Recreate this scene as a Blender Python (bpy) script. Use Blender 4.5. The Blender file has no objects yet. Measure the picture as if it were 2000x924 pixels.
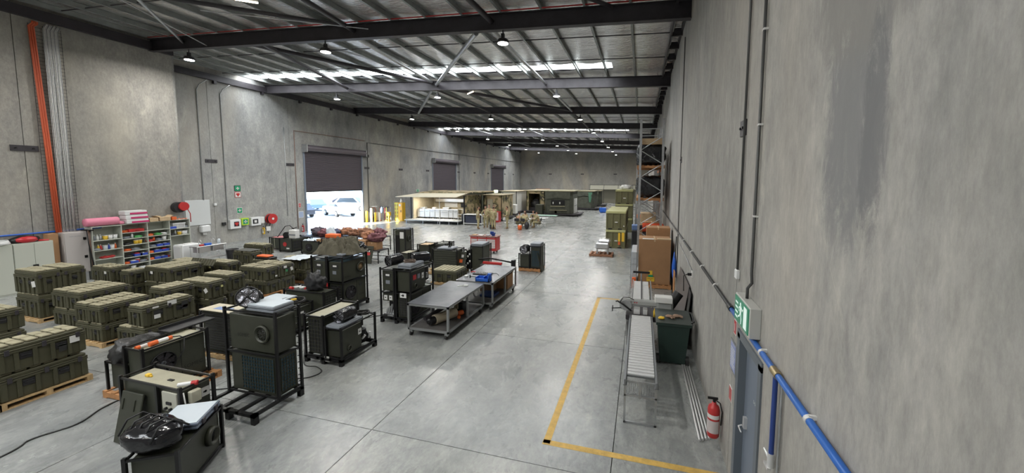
import bpy, math, random
from mathutils import Vector, Matrix, noise
R = math.radians
rnd = random.Random(7)
C = bpy.context.scene.collection
# ------------------------------------------------------------------ camera
cam_d = bpy.data.cameras.new('camera'); cam = bpy.data.objects.new('camera', cam_d); C.objects.link(cam)
cam_d.sensor_fit = 'HORIZONTAL'; cam_d.sensor_width = 36.0; cam_d.lens = 736.52 / 2000 * 36.0
cam_d.shift_x = -0.025; cam_d.shift_y = -0.025; cam_d.clip_end = 400; cam_d.clip_start = 0.05
yaw, pit, rol = 0.26764542, 0.08266582, 0.00575469
fw = Vector((-math.sin(yaw)*math.cos(pit), math.cos(yaw)*math.cos(pit), -math.sin(pit)))
r0 = Vector((math.cos(yaw), math.sin(yaw), 0)); u0 = r0.cross(fw)
rr = math.cos(rol)*r0 + math.sin(rol)*u0; uu = -math.sin(rol)*r0 + math.cos(rol)*u0
M = Matrix(((rr.x, uu.x, -fw.x), (rr.y, uu.y, -fw.y), (rr.z, uu.z, -fw.z))).to_4x4(); M.translation = Vector((0, 0, 4.0))
cam.matrix_world = M
bpy.context.scene.camera = cam
vs = bpy.context.scene.view_settings
vs.view_transform = 'Standard'; vs.look = 'None'; vs.gamma = 1; vs.use_curve_mapping = False; vs.exposure = 0.2
# ------------------------------------------------------------------ world, sun
w = bpy.data.worlds.new('world'); bpy.context.scene.world = w; w.use_nodes = True
bg = w.node_tree.nodes['Background']; bg.inputs[0].default_value = (0.45, 0.68, 1.0, 1); bg.inputs[1].default_value = 6.5
sd = bpy.data.lights.new('sun', 'SUN'); sd.energy = 22.0; sd.angle = R(0.6); sd.color = (1, 0.95, 0.86)
sun = bpy.data.objects.new('sun', sd); C.objects.link(sun); sun.location = (-60, -40, 40)
sun.rotation_euler = Vector((2.6, 6.0, -3.0)).to_track_quat('-Z', 'Y').to_euler()
LAMP_W = 165.0; SKY_E = 16.0
# ------------------------------------------------------------------ materials
MATS = {}
def mat(name, col, rough=0.6, metal=0.0, emit=None, es=1.0, var=0.0, scale=6.0, bump=0.0, bscale=60.0, bdist=.02, alpha=1.0, trans=0.0, stretch=None, coord='Object'):
    if name in MATS: return MATS[name]
    m = bpy.data.materials.new(name); m.use_nodes = True; nt = m.node_tree; b = nt.nodes['Principled BSDF']
    b.inputs['Base Color'].default_value = (*col, 1); b.inputs['Roughness'].default_value = rough; b.inputs['Metallic'].default_value = metal
    if emit: b.inputs['Emission Color'].default_value = (*emit, 1); b.inputs['Emission Strength'].default_value = es
    if trans: b.inputs['Transmission Weight'].default_value = trans; b.inputs['IOR'].default_value = 1.3
    if alpha < 1: b.inputs['Alpha'].default_value = alpha
    if var or bump:
        tc = nt.nodes.new('ShaderNodeTexCoord'); mp = nt.nodes.new('ShaderNodeMapping'); nt.links.new(tc.outputs[coord], mp.inputs[0])
        if stretch: mp.inputs['Scale'].default_value = stretch
    if var:
        n = nt.nodes.new('ShaderNodeTexNoise'); n.inputs['Scale'].default_value = scale; n.inputs['Detail'].default_value = 5; n.inputs['Roughness'].default_value = .65
        nt.links.new(mp.outputs[0], n.inputs['Vector'])
        cr = nt.nodes.new('ShaderNodeValToRGB'); cr.color_ramp.elements[0].position = .32; cr.color_ramp.elements[1].position = .68
        cr.color_ramp.elements[0].color = (*[max(0, c*(1-var)) for c in col], 1); cr.color_ramp.elements[1].color = (*[min(1, c*(1+var)) for c in col], 1)
        nt.links.new(n.outputs['Fac'], cr.inputs[0]); nt.links.new(cr.outputs[0], b.inputs['Base Color'])
    if bump:
        n2 = nt.nodes.new('ShaderNodeTexNoise'); n2.inputs['Scale'].default_value = bscale; n2.inputs['Detail'].default_value = 4
        nt.links.new(mp.outputs[0], n2.inputs['Vector']); bp = nt.nodes.new('ShaderNodeBump'); bp.inputs['Strength'].default_value = bump; bp.inputs['Distance'].default_value = bdist
        nt.links.new(n2.outputs['Fac'], bp.inputs['Height']); nt.links.new(bp.outputs[0], b.inputs['Normal'])
    MATS[name] = m; return m

def concrete(name, lo, hi, tint=None, s1=.35, s2=2.2, rough=.85, stretch=(1, 1, .5), fine=.25, stain=None, gloss=None, smudge=False):
    m = bpy.data.materials.new(name); m.use_nodes = True; nt = m.node_tree; b = nt.nodes['Principled BSDF']; L = nt.links
    tc = nt.nodes.new('ShaderNodeNewGeometry'); mp = nt.nodes.new('ShaderNodeMapping'); mp.inputs['Scale'].default_value = stretch
    L.new(tc.outputs['Position'], mp.inputs[0])
    def nz(scale, det, rg=.6, dis=0):
        n = nt.nodes.new('ShaderNodeTexNoise'); n.inputs['Scale'].default_value = scale; n.inputs['Detail'].default_value = det
        n.inputs['Roughness'].default_value = rg; n.inputs['Distortion'].default_value = dis; L.new(mp.outputs[0], n.inputs['Vector']); return n
    def mix(a, bb, f, mode='MIX', fac=None):
        x = nt.nodes.new('ShaderNodeMix'); x.data_type = 'RGBA'; x.blend_type = mode
        for s, v in ((6, a), (7, bb)):
            if isinstance(v, tuple): x.inputs[s].default_value = (*v, 1)
            else: L.new(v, x.inputs[s])
        if fac is None: x.inputs[0].default_value = f
        else: L.new(fac, x.inputs[0])
        return x.outputs[2]
    def ramp(sock, a, c, ca=(0, 0, 0), cc=(1, 1, 1)):
        r = nt.nodes.new('ShaderNodeValToRGB'); r.color_ramp.elements[0].position = a; r.color_ramp.elements[1].position = c
        r.color_ramp.elements[0].color = (*ca, 1); r.color_ramp.elements[1].color = (*cc, 1); L.new(sock, r.inputs[0]); return r.outputs[0]
    base = mix(lo, hi, 0, fac=ramp(nz(s1, 4, .55, .6).outputs['Fac'], .35, .65))
    mid = ramp(nz(s2, 8, .7, .3).outputs['Fac'], .28, .7, (.70, .71, .73), (1.12, 1.11, 1.10))
    c = mix(base, mid, 1.0, 'MULTIPLY')
    fn = ramp(nz(14, 6, .75).outputs['Fac'], .3, .7, (1-fine, 1-fine, 1-fine), (1+fine*.4, 1+fine*.4, 1+fine*.4))
    c = mix(c, fn, 1.0, 'MULTIPLY')
    c = mix(c, ramp(nz(5.5, 12, .85, .4).outputs['Fac'], .36, .64, (.86, .86, .87), (1.07, 1.07, 1.05)), 1.0, 'MULTIPLY')
    c = mix(c, (.9, .88, .80), 0, 'SOFT_LIGHT', fac=ramp(nz(.9, 10, .8, 1.5).outputs['Fac'], .56, .68, (0, 0, 0), (.6, .6, .6)))
    if smudge:
        q_ = mix(ramp(nz(.55, 3, .5).outputs['Fac'], .48, .62), ramp(nz(4.5, 12, .9, 2.5).outputs['Fac'], .47, .62), 1.0, 'MULTIPLY')
        c = mix(c, (.13, .135, .135), 0, 'MIX', fac=mix(q_, (.62, .62, .62), 1.0, 'MULTIPLY'))
    pr = nt.nodes.new('ShaderNodeObjectInfo')
    c = mix(c, ramp(pr.outputs['Random'], 0, 1, (.95, .95, .965), (1.03, 1.025, 1.01)), 1.0, 'MULTIPLY')
    if tint:
        c = mix(c, tint, 0, 'MIX', fac=ramp(nz(.22, 3, .5, 1.2).outputs['Fac'], .5, .72, (0, 0, 0), (.55, .55, .55)))
    if stain:
        for (cy, cz, ry, rz, colr) in stain:
            sx = nt.nodes.new('ShaderNodeSeparateXYZ'); L.new(tc.outputs['Position'], sx.inputs[0])
            def mth(op, a, bb=None):
                q = nt.nodes.new('ShaderNodeMath'); q.operation = op
                for i, v in enumerate((a, bb)):
                    if v is None: continue
                    if isinstance(v, (int, float)): q.inputs[i].default_value = v
                    else: L.new(v, q.inputs[i])
                return q.outputs[0]
            dy = mth('DIVIDE', mth('SUBTRACT', sx.outputs[1], cy), ry); dz = mth('DIVIDE', mth('SUBTRACT', sx.outputs[2], cz), rz)
            d = mth('ADD', mth('MULTIPLY', dy, dy), mth('MULTIPLY', dz, dz))
            wob = mth('MULTIPLY', mth('SUBTRACT', nz(5.5, 12, .85, .6).outputs['Fac'], .5), 3.6)
            f = ramp(mth('ADD', d, wob), .35, 1.5, (.85, .85, .85), (0, 0, 0))
            c = mix(c, colr, 0, 'MIX', fac=f)
    L.new(c, b.inputs['Base Color'])
    if gloss:
        L.new(ramp(nz(1.3, 6, .65, .5).outputs['Fac'], .3, .7, (gloss[0],)*3, (gloss[1],)*3), b.inputs['Roughness'])
    else: b.inputs['Roughness'].default_value = rough
    bp = nt.nodes.new('ShaderNodeBump'); bp.inputs['Strength'].default_value = .15; bp.inputs['Distance'].default_value = .01
    L.new(nz(18, 6, .7).outputs['Fac'], bp.inputs['Height']); L.new(bp.outputs[0], b.inputs['Normal'])
    MATS[name] = m; return m
m_wallL = concrete('concrete_wall_left', (.25, .255, .26), (.42, .42, .40), tint=(.42, .38, .31))
m_wallN = concrete('concrete_wall_near_left', (.31, .305, .285), (.43, .415, .38), tint=(.44, .41, .34))
m_wallR = concrete('concrete_wall_right', (.34, .335, .315), (.45, .44, .415), tint=(.45, .41, .35), s2=1.6, stretch=(1, 1, .35),
                   stain=[(2.85, 4.35, .36, .9, (.215, .215, .22)), (2.75, 5.15, .75, .45, (.26, .25, .235)), (2.58, 4.3, .14, .8, (.185, .185, .19)), (26.5, 4.6, 1.6, 2.2, (.12, .10, .10)), (32, 5.0, 1.0, 2.5, (.13, .11, .10)), (20.5, 3.0, 1.2, 1.5, (.16, .14, .13))])
m_wallE = concrete('concrete_wall_end', (.25, .245, .24), (.35, .335, .31), tint=(.46, .39, .29), s1=.15, s2=.7)
m_floor = concrete('concrete_floor', (.31, .325, .32), (.40, .415, .405), s1=.45, s2=2.4, stretch=(1, .6, 1), fine=.3, gloss=(.23, .33), smudge=True)
m_joint = mat('joint_sealant', (.05, .05, .05), .9)
m_steel = mat('painted_dark_steel', (.040, .036, .042), .5, .1, var=.2, scale=3)
m_purlin = mat('galvanised_purlin', (.30, .32, .31), .5, .3, var=.2, scale=2)
m_galv = mat('galvanised_steel', (.45, .46, .47), .4, .8, var=.15)
m_foil = mat('foil_insulation', (.90, .88, .87), .22, .82, var=.22, scale=4.5, bump=1.0, bscale=6, stretch=(.5, 2.8, 1), bdist=.06)
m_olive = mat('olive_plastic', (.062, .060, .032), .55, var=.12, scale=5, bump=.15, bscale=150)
m_olive_lid = mat('olive_lid_dusty_lit', (.31, .285, .19), .75, var=.18, scale=4, bump=.2, bscale=120)  # pale from dust and from overhead light, both put into the colour
m_dkolive = mat('dark_olive_paint', (.040, .043, .030), .45, var=.15, scale=3)
m_khaki_top = mat('khaki_top_sheet', (.36, .34, .25), .6, var=.1)
m_black = mat('black_steel_frame', (.013, .013, .014), .4, .3)
m_blackpl = mat('black_plastic', (.02, .02, .022), .45)
m_bag = mat('black_plastic_film', (.010, .010, .012), .14, bump=.35, bscale=7)
m_silver = mat('silver_liner', (.30, .30, .33), .25, .85, var=.8, scale=12, bump=1, bscale=16)
m_grey = mat('grey_lid_plastic', (.22, .24, .27), .5)
m_pale = mat('pale_blue_grey_sheet', (.56, .62, .67), .45)
m_coil = mat('blue_coil_fins', (.03, .07, .10), .4, .3)
m_white = mat('white_paint', (.72, .72, .70), .5)
m_whitepl = mat('white_plastic', (.75, .76, .76), .4)
m_red = mat('red_paint', (.48, .03, .03), .4)
m_orange = mat('orange_plastic', (.75, .14, .03), .5)
m_yellow = mat('yellow_paint', (.78, .50, .04), .5)
m_blue = mat('blue_paint', (.02, .12, .55), .4)
m_green = mat('sign_green', (.01, .28, .13), .5)
m_wood = mat('pale_pine', (.50, .34, .17), .75, var=.25, scale=5, stretch=(1, 6, 1))
m_wood2 = mat('orange_pallet_wood', (.45, .22, .09), .75, var=.25, scale=5, stretch=(1, 6, 1))
m_card = mat('cardboard', (.37, .205, .10), .8, var=.06, scale=2)
m_card2 = mat('light_cardboard', (.52, .38, .23), .8, var=.1)
m_rubber = mat('black_rubber', (.02, .02, .02), .7)
m_cable = mat('dark_cable', (.03, .03, .03), .6)
m_bench = mat('grey_bench_top', (.16, .17, .19), .27, .25, var=.15, scale=3)
m_benchf = mat('grey_bench_frame', (.30, .31, .31), .45, .4)
m_gal2 = mat('roller_steel', (.72, .72, .72), .35, .55)
m_steelS = mat('stainless_steel', (.62, .61, .60), .3, .85)
m_roller = mat('brown_grey_shutter', (.105, .09, .105), .42, .2)
m_bluegrey = mat('blue_grey_door', (.17, .20, .25), .45)
m_bin = mat('dark_green_bin', (.015, .035, .028), .5)
m_tarp = mat('khaki_canvas', (.11, .10, .07), .85, var=.2, scale=4)
m_tent = mat('olive_tent_canvas', (.075, .08, .062), .85, var=.25, scale=3)
m_tan = mat('tan_canvas', (.42, .36, .25), .8, var=.1)
m_beige = mat('beige_steel', (.50, .52, .46), .5)
m_pipe = mat('grey_pipe', (.085, .085, .085), .45, .3)
m_skin = mat('skin', (.45, .24, .16), .55)
m_hair = mat('brown_hair', (.05, .03, .02), .8)
m_boot = mat('tan_boots', (.22, .14, .07), .8)
def camo(name, cols, scale):
    m = bpy.data.materials.new(name); m.use_nodes = True; nt = m.node_tree; b = nt.nodes['Principled BSDF']; b.inputs['Roughness'].default_value = .85
    tc = nt.nodes.new('ShaderNodeTexCoord'); n = nt.nodes.new('ShaderNodeTexNoise'); n.inputs['Scale'].default_value = scale; n.inputs['Detail'].default_value = 2
    nt.links.new(tc.outputs['Object'], n.inputs['Vector']); cr = nt.nodes.new('ShaderNodeValToRGB'); cr.color_ramp.interpolation = 'CONSTANT'
    nt.links.new(n.outputs['Fac'], cr.inputs[0]); nt.links.new(cr.outputs[0], b.inputs['Base Color'])
    e = cr.color_ramp.elements
    e[0].color = (*cols[0][1], 1); e[0].position = cols[0][0]; e[1].color = (*cols[1][1], 1); e[1].position = cols[1][0]
    for p, c in cols[2:]: q = e.new(p); q.color = (*c, 1)
    MATS[name] = m; return m
m_uni = camo('camouflage_uniform', [(0, (.36, .29, .15)), (.42, (.44, .37, .21)), (.5, (.24, .23, .11)), (.58, (.5, .43, .26)), (.66, (.28, .22, .12))], 14)
m_camo = camo('camouflage_shelter', [(0, (.42, .33, .2)), (.47, (.20, .18, .09)), (.57, (.05, .045, .04)), (.63, (.46, .37, .22))], 1.1)
m_glow = mat('lamp_diffuser', (1, 1, 1), .5, emit=(1, .98, .9), es=14)
m_tube = mat('warm_tube', (1, 1, 1), .5, emit=(1, .82, .6), es=9)
m_sky = mat('translucent_roof_sheet', (.9, .9, .9), .5, emit=(.93, .97, 1), es=SKY_E)
# ------------------------------------------------------------------ mesh builder
class G:
    def __init__(s): s.v = []; s.f = []; s.m = []; s.s = []; s.T = None; s.mi = 0
    def add(s, vs, fs, smooth=False):
        k = len(s.v)
        if s.T is not None: vs = [tuple(s.T @ Vector(p)) for p in vs]
        s.v += [tuple(p) for p in vs]; s.f += [[i+k for i in f] for f in fs]; s.m += [s.mi]*len(fs); s.s += [smooth]*len(fs); return s
    def box(s, x0, y0, z0, x1, y1, z1, c=0):
        if x0 > x1: x0, x1 = x1, x0
        if y0 > y1: y0, y1 = y1, y0
        if z0 > z1: z0, z1 = z1, z0
        if not c:
            v = [(x, y, z) for x in (x0, x1) for y in (y0, y1) for z in (z0, z1)]
            return s.add(v, [(0, 1, 3, 2), (4, 6, 7, 5), (0, 4, 5, 1), (2, 3, 7, 6), (0, 2, 6, 4), (1, 5, 7, 3)])
        c = min(c, (x1-x0)*.49, (y1-y0)*.49, (z1-z0)*.49); v = []; idx = {}
        for a in (0, 1):
            for b in (0, 1):
                for d in (0, 1):
                    X = (x0, x1)[a]; Y = (y0, y1)[b]; Z = (z0, z1)[d]; sx = (1, -1)[a]; sy = (1, -1)[b]; sz = (1, -1)[d]
                    for ax, p in ((0, (X, Y+sy*c, Z+sz*c)), (1, (X+sx*c, Y, Z+sz*c)), (2, (X+sx*c, Y+sy*c, Z))):
                        idx[a, b, d, ax] = len(v); v.append(p)
        f = []; I = idx
        for a in (0, 1): f.append([I[a, 0, 0, 0], I[a, 1, 0, 0], I[a, 1, 1, 0], I[a, 0, 1, 0]][::(-1 if a == 0 else 1)])
        for b in (0, 1): f.append([I[0, b, 0, 1], I[0, b, 1, 1], I[1, b, 1, 1], I[1, b, 0, 1]][::(-1 if b == 0 else 1)])
        for d in (0, 1): f.append([I[0, 0, d, 2], I[1, 0, d, 2], I[1, 1, d, 2], I[0, 1, d, 2]][::(-1 if d == 0 else 1)])
        for a in (0, 1):
            for b in (0, 1):
                f.append([I[a, b, 0, 0], I[a, b, 1, 0], I[a, b, 1, 1], I[a, b, 0, 1]]); f.append([I[a, 0, b, 0], I[a, 1, b, 0], I[a, 1, b, 2], I[a, 0, b, 2]]); f.append([I[0, a, b, 1], I[1, a, b, 1], I[1, a, b, 2], I[0, a, b, 2]])
                for d in (0, 1): f.append([I[a, b, d, 0], I[a, b, d, 1], I[a, b, d, 2]])
        return s.add(v, f)
    def cyl(s, p0, p1, r, n=10, r2=None, cap=True, smooth=True):
        p0 = Vector(p0); p1 = Vector(p1); r2 = r if r2 is None else r2; d = (p1-p0)
        if d.length < 1e-6: return s
        d.normalize(); a = Vector((0, 0, 1)) if abs(d.z) < .9 else Vector((1, 0, 0)); u = d.cross(a).normalized(); q = d.cross(u)
        v = []
        for i in range(n):
            t = 2*math.pi*i/n; o = u*math.cos(t)+q*math.sin(t); v.append(p0+o*r); v.append(p1+o*r2)
        s.add(v, [(2*i, 2*i+1, (2*i+3) % (2*n), (2*i+2) % (2*n)) for i in range(n)], smooth)
        if cap: s.add(v, [[2*i for i in range(n)][::-1], [2*i+1 for i in range(n)]])
        return s
    def tube(s, pts, r, n=6, closed=False):
        P = [Vector(p) for p in pts]; N = len(P); v = []; prev = None
        for i in range(N):
            t = (P[(i+1) % N]-P[i-1]) if closed else (P[min(i+1, N-1)]-P[max(i-1, 0)])
            if t.length < 1e-9: t = Vector((0, 0, 1))
            t.normalize()
            if prev is None: a = Vector((0, 0, 1)) if abs(t.z) < .9 else Vector((1, 0, 0)); u = t.cross(a).normalized()
            else: u = (prev-t*prev.dot(t)); u = u.normalized() if u.length > 1e-6 else prev
            prev = u; q = t.cross(u); rad = r[i] if isinstance(r, (list, tuple)) else r
            for k in range(n): a = 2*math.pi*k/n; v.append(P[i]+(u*math.cos(a)+q*math.sin(a))*rad)
        f = []
        for i in range(N if closed else N-1):
            j = (i+1) % N
            for k in range(n): f.append((i*n+k, i*n+(k+1) % n, j*n+(k+1) % n, j*n+k))
        if not closed: f += [list(range(n))[::-1], [(N-1)*n+k for k in range(n)]]
        return s.add(v, f, True)
    def lathe(s, c, prof, n=16, smooth=True):
        v = []; f = []; m = len(prof)
        for i in range(n):
            a = 2*math.pi*i/n
            for (r, z) in prof: v.append((c[0]+r*math.cos(a), c[1]+r*math.sin(a), c[2]+z))
        for i in range(n):
            j = (i+1) % n
            for k in range(m-1): f.append((i*m+k, j*m+k, j*m+k+1, i*m+k+1))
        f.append([i*m for i in range(n)][::-1]); f.append([i*m+m-1 for i in range(n)])
        return s.add(v, f, smooth)
    def sph(s, c, r, nu=12, nv=8, fn=None):
        if not isinstance(r, tuple): r = (r, r, r)
        v = []; f = []
        for j in range(nv+1):
            th = math.pi*j/nv
            for i in range(nu):
                ph = 2*math.pi*i/nu; d = Vector((math.sin(th)*math.cos(ph), math.sin(th)*math.sin(ph), math.cos(th)))
                k = fn(d) if fn else 1
                v.append((c[0]+d.x*r[0]*k, c[1]+d.y*r[1]*k, c[2]+d.z*r[2]*k))
        for j in range(nv):
            for i in range(nu): f.append((j*nu+i, (j+1)*nu+i, (j+1)*nu+(i+1) % nu, j*nu+(i+1) % nu))
        return s.add(v, f, True)
    def prism(s, poly, y0, y1, axis='y'):
        n = len(poly)
        def P(a, b, t): return {'y': (a, t, b), 'x': (t, a, b), 'z': (a, b, t)}[axis]
        v = [P(a, b, y0) for a, b in poly]+[P(a, b, y1) for a, b in poly]
        return s.add(v, [list(range(n))[::-1], [n+i for i in range(n)]]+[(i, (i+1) % n, n+(i+1) % n, n+i) for i in range(n)])
    def quad(s, a, b, c, d): return s.add([a, b, c, d], [(0, 1, 2, 3)])
    def grid(s, fn, nu, nv, smooth=True):
        v = [fn(i/nu, j/nv) for j in range(nv+1) for i in range(nu+1)]
        return s.add(v, [(j*(nu+1)+i, j*(nu+1)+i+1, (j+1)*(nu+1)+i+1, (j+1)*(nu+1)+i) for j in range(nv) for i in range(nu)], smooth)
    def mesh(s, name, mats):
        me = bpy.data.meshes.new(name); me.from_pydata(s.v, [], s.f); me.update()
        for mm in (mats if isinstance(mats, (list, tuple)) else [mats]): me.materials.append(mm)
        me.polygons.foreach_set('material_index', s.m); me.polygons.foreach_set('use_smooth', s.s); return me
ORG = {}
def spline(P, n=8):
    P = [Vector(p) for p in P]; out = []
    for i in range(len(P)-1):
        a, b, c, d = P[max(i-1, 0)], P[i], P[i+1], P[min(i+2, len(P)-1)]
        for k in range(n): t = k/n; out.append(.5*((2*b)+(c-a)*t+(2*a-5*b+4*c-d)*t*t+(3*b-a-3*c+d)*t**3))
    return out+[P[-1]]
def put(name, g, mats, parent=None, at=None):
    """link the builder's world-space geometry as one mesh object; its origin is its parent's (or the point at)"""
    o_ = ORG[parent] if parent else Vector(at if at else (0, 0, 0))
    if o_.length > 0: g.v = [(p[0]-o_.x, p[1]-o_.y, p[2]-o_.z) for p in g.v]
    ob = bpy.data.objects.new(name, g.mesh(name, mats)); C.objects.link(ob)
    if parent: ob.parent = parent
    else: ob.location = o_
    ORG[ob] = o_; return ob
def mobj(name, me, parent, loc=(0, 0, 0), rz=0):
    ob = bpy.data.objects.new(name, me); C.objects.link(ob); ob.parent = parent; ob.location = loc; ob.rotation_euler = (0, 0, rz); return ob
LABS = {}
def tag(o, label, cat, group=None, kind=None):
    o['label'] = label; o['category'] = cat
    LABS[label] = LABS.get(label, 0)+1
    if group: o['group'] = group
    if kind: o['kind'] = kind
    return o
def thing(name, label, cat, loc=(0, 0, 0), rz=0, group=None):
    o = bpy.data.objects.new(name, None); C.objects.link(o); o.empty_display_size = .1; o.location = loc; o.rotation_euler = (0, 0, rz); ORG[o] = Vector(loc)
    return tag(o, label, cat, group)
def one(name, g, mats, label, cat, at, group=None): return tag(put(name, g, mats, at=at), label, cat, group)
def struct(name, g=None, mats=None):
    if g is None: o = bpy.data.objects.new(name, None); C.objects.link(o); o.empty_display_size = .1; ORG[o] = Vector((0, 0, 0))
    else: o = put(name, g, mats)
    o['kind'] = 'structure'; return o
def copy_thing(r, loc, rz=None, label=None):
    c = r.copy(); C.objects.link(c); c.location = loc
    if rz is not None: c.rotation_euler = (0, 0, rz)
    if label: c['label'] = label
    for ch in list(r.children):
        d = ch.copy(); C.objects.link(d); d.parent = c
        for g_ in list(ch.children): e = g_.copy(); C.objects.link(e); e.parent = d
    return c
def text_mesh(txt, size, T, g):
    """flat lettering from the built-in font, added to a builder; T places its x/y plane"""
    cu = bpy.data.curves.new('t', 'FONT'); cu.body = txt; cu.size = size; cu.align_x = 'CENTER'; cu.align_y = 'CENTER'; cu.resolution_u = 2
    o = bpy.data.objects.new('t', cu); C.objects.link(o)
    me = bpy.data.meshes.new_from_object(o); bpy.data.objects.remove(o); bpy.data.curves.remove(cu)
    old = g.T; g.T = T; g.add([tuple(v.co) for v in me.vertices], [list(p.vertices) for p in me.polygons]); g.T = old; bpy.data.meshes.remove(me); return g
def face_T(pos, side, tilt=0):
    """matrix putting text/plates on a vertical face looking towards side"""
    rot = {'-y': Matrix.Rotation(R(90), 4, 'X'), '+x': Matrix.Rotation(R(90), 4, 'Z') @ Matrix.Rotation(R(90), 4, 'X'), '-x': Matrix.Rotation(R(-90), 4, 'Z') @ Matrix.Rotation(R(90), 4, 'X'), '+z': Matrix.Identity(4)}[side]
    return Matrix.Translation(Vector(pos)) @ rot @ Matrix.Rotation(R(tilt), 4, 'Z')
def plate(g, pos, side, w_, h_, t=.006, tilt=0):
    old = g.T; g.T = face_T(pos, side, tilt); g.box(-w_/2, -h_/2, 0, w_/2, h_/2, t); g.T = old; return g
def fbm(x, y, z=0, o=4):
    return sum(noise.noise(Vector((x*2**k, y*2**k, z*2**k+k*9)))/2**k for k in range(o))

# ================================================================== SETTING
XR, XL, XN, YE, YN = 1.25, -24.5, -21.0, 75.7, 12.75
floor = struct('floor', G().box(-25, -8.2, -.3, 1.6, 76, -.03), m_joint)
ys = [-8, -4, .8, 4.82, 8.85, 12.75, 16.95, 21.2]+[21.2+4.2*k for k in range(1, 13)]+[75.9]
xs = [1.5, -.3, -4.05, -7.8, -11.55, -15.3, -19.05, -22.8, -24.8]
for i in range(len(xs)-1):
    for j in range(len(ys)-1):
        put('slab', G().box(xs[i+1]+.006, ys[j]+.006, -.2, xs[i]-.006, ys[j+1]-.006, 0), m_floor, floor)
# floor marking
g = G()
def strip(g, a, b, w_, z=.002):
    a = Vector((a[0], a[1], z)); b = Vector((b[0], b[1], z)); d = (b-a).normalized(); n = Vector((-d.y, d.x, 0))*w_/2
    g.add([a-n, b-n, b+n, a+n], [(0, 1, 2, 3)])
strip(g, (-1.29, 5.28), (-1.29, 12.7), .11); strip(g, (-1.35, 5.3), (1.24, 5.3), .11); strip(g, (-1.35, 12.66), (-.35, 12.66), .09)
m_yl = mat('worn_yellow_line', (.62, .40, .10), .6, var=.22, scale=9)
put('painted_line', g, m_yl, floor)

def wall(name, face, panels, zt, m, thick=.18, side='L', openings=()):
    """row of precast panels; side L: wall plane x=face, room to +x; R: room to -x; E: plane y=face"""
    root = struct(name)
    for a, b in zip(panels[:-1], panels[1:]):
        g = G(); segs = []
        op = [o for o in openings if a <= o[0] and o[1] <= b]
        if op:
            y0, y1, zo = op[0]; segs = [(a, y0, 0, zt), (y1, b, 0, zt), (y0, y1, zo, zt)]
        else: segs = [(a, b, 0, zt)]
        for k, (s0, s1, z0, z1) in enumerate(segs):
            e0 = .009 if s0 == a else 0; e1 = .009 if s1 == b else 0
            if side == 'L': g.box(face-thick, s0+e0, z0, face, s1-e1, z1)
            elif side == 'R': g.box(face, s0+e0, z0, face+thick, s1-e1, z1)
            else: g.box(s0+e0, face, z0, s1-e1, face+thick, z1)
        put('panel', g, m, root)
        if b == panels[-1]: continue
        g = G()
        if side == 'L': g.box(face-thick-.02, b-.03, 0, face-.03, b+.03, zt)
        elif side == 'R': g.box(face+.03, b-.03, 0, face+thick+.02, b+.03, zt)
        else: g.box(b-.03, face+.03, 0, b+.03, face+thick+.02, zt)
        put('joint', g, m_joint, root)
    return root
D1 = (22.85, 28.95, 6.15); D2 = (41.0, 47.0, 6.15); D3 = (59.5, 65.4, 6.15)
wall('wall_left', XL, [12.75, 16.5, 21.7, 29.6, 34.7, 39.9, 47.8, 53, 58.3, 66.2, 71, YE], 10.7, m_wallL, .22, 'L', [D1, D2, D3])
wall('wall_left_near', XN, [-8, .3, 8.15, YN], 10.7, m_wallN, .2, 'L')
wall('wall_left_return', YN, [XL, XN-.2], 10.7, m_wallL, .2, 'E')
wR = wall('wall_right', XR, [-8, -2, 5.42, 13.3, 20.6, 28, 35.4, 42.8, 50.2, 57.6, 65, 72, YE], 9.9, m_wallR, .2, 'R', [(4.22, 5.12, 2.1)])
wall('wall_end', YE, [XL-.2, -18.1, -11.5, -5, XR+.2], 10.8, m_wallE, .2, 'E')
wall('wall_back', -8.2, [XN-.2, -14, -7, XR+.2], 10.8, m_wallE, .2, 'E')

# ------------------------------------------------------------------ roof
ceil = struct('ceiling')
SL = .0404
def zb(x): return 8.62+(XR-x)*SL
BY = [12.0+8.1*k for k in range(-2, 8)]
def skyrow(y): return any(a <= y <= b for a, b in SKYR)
SKYR = [(-3.2, -2.1), (18.25, 19.3), (42.6, 43.7), (66.9, 68.0)]
XS0, XS1 = -24.3, -1.5
def sx0(y, xl): return -16.0 if 5 < y < 8 else max(xl, XS0)
for y in BY:
    xl = XN if y < YN else XL
    g = G(); w_ = .11
    def seg(z0, z1, hw):
        v = [(xl, y-hw, zb(xl)+z0), (xl, y+hw, zb(xl)+z0), (xl, y+hw, zb(xl)+z1), (xl, y-hw, zb(xl)+z1), (XR, y-hw, zb(XR)+z0), (XR, y+hw, zb(XR)+z0), (XR, y+hw, zb(XR)+z1), (XR, y-hw, zb(XR)+z1)]
        g.add(v, [(0, 1, 2, 3), (7, 6, 5, 4), (0, 4, 5, 1), (1, 5, 6, 2), (2, 6, 7, 3), (3, 7, 4, 0)])
    seg(0, .022, .11); seg(.022, .5, .008); seg(.5, .522, .11)
    put('roof_beam', g, m_steel, ceil)
    g = G()
    for x in [xl+3.1+k*2.75 for k in range(9)]:
        if x < XR-.5: g.cyl((x, y, zb(x)+.03), (x+.05, y+.55, zb(x)+.70), .014, 5)
    put('fly_brace', g, m_steel, ceil)
px = [XR-.35-1.36*k for k in range(19)]
for x in px:
    z = zb(x)+.525; g = G(); y0 = -8 if x > XN else YN
    g.box(x-.035, y0, z, x-.028, YE, z+.2); g.box(x-.035, y0, z, x+.035, YE, z+.006); g.box(x-.035, y0, z+.194, x+.035, YE, z+.2)
    put('purlin', g, m_purlin, ceil)
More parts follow.
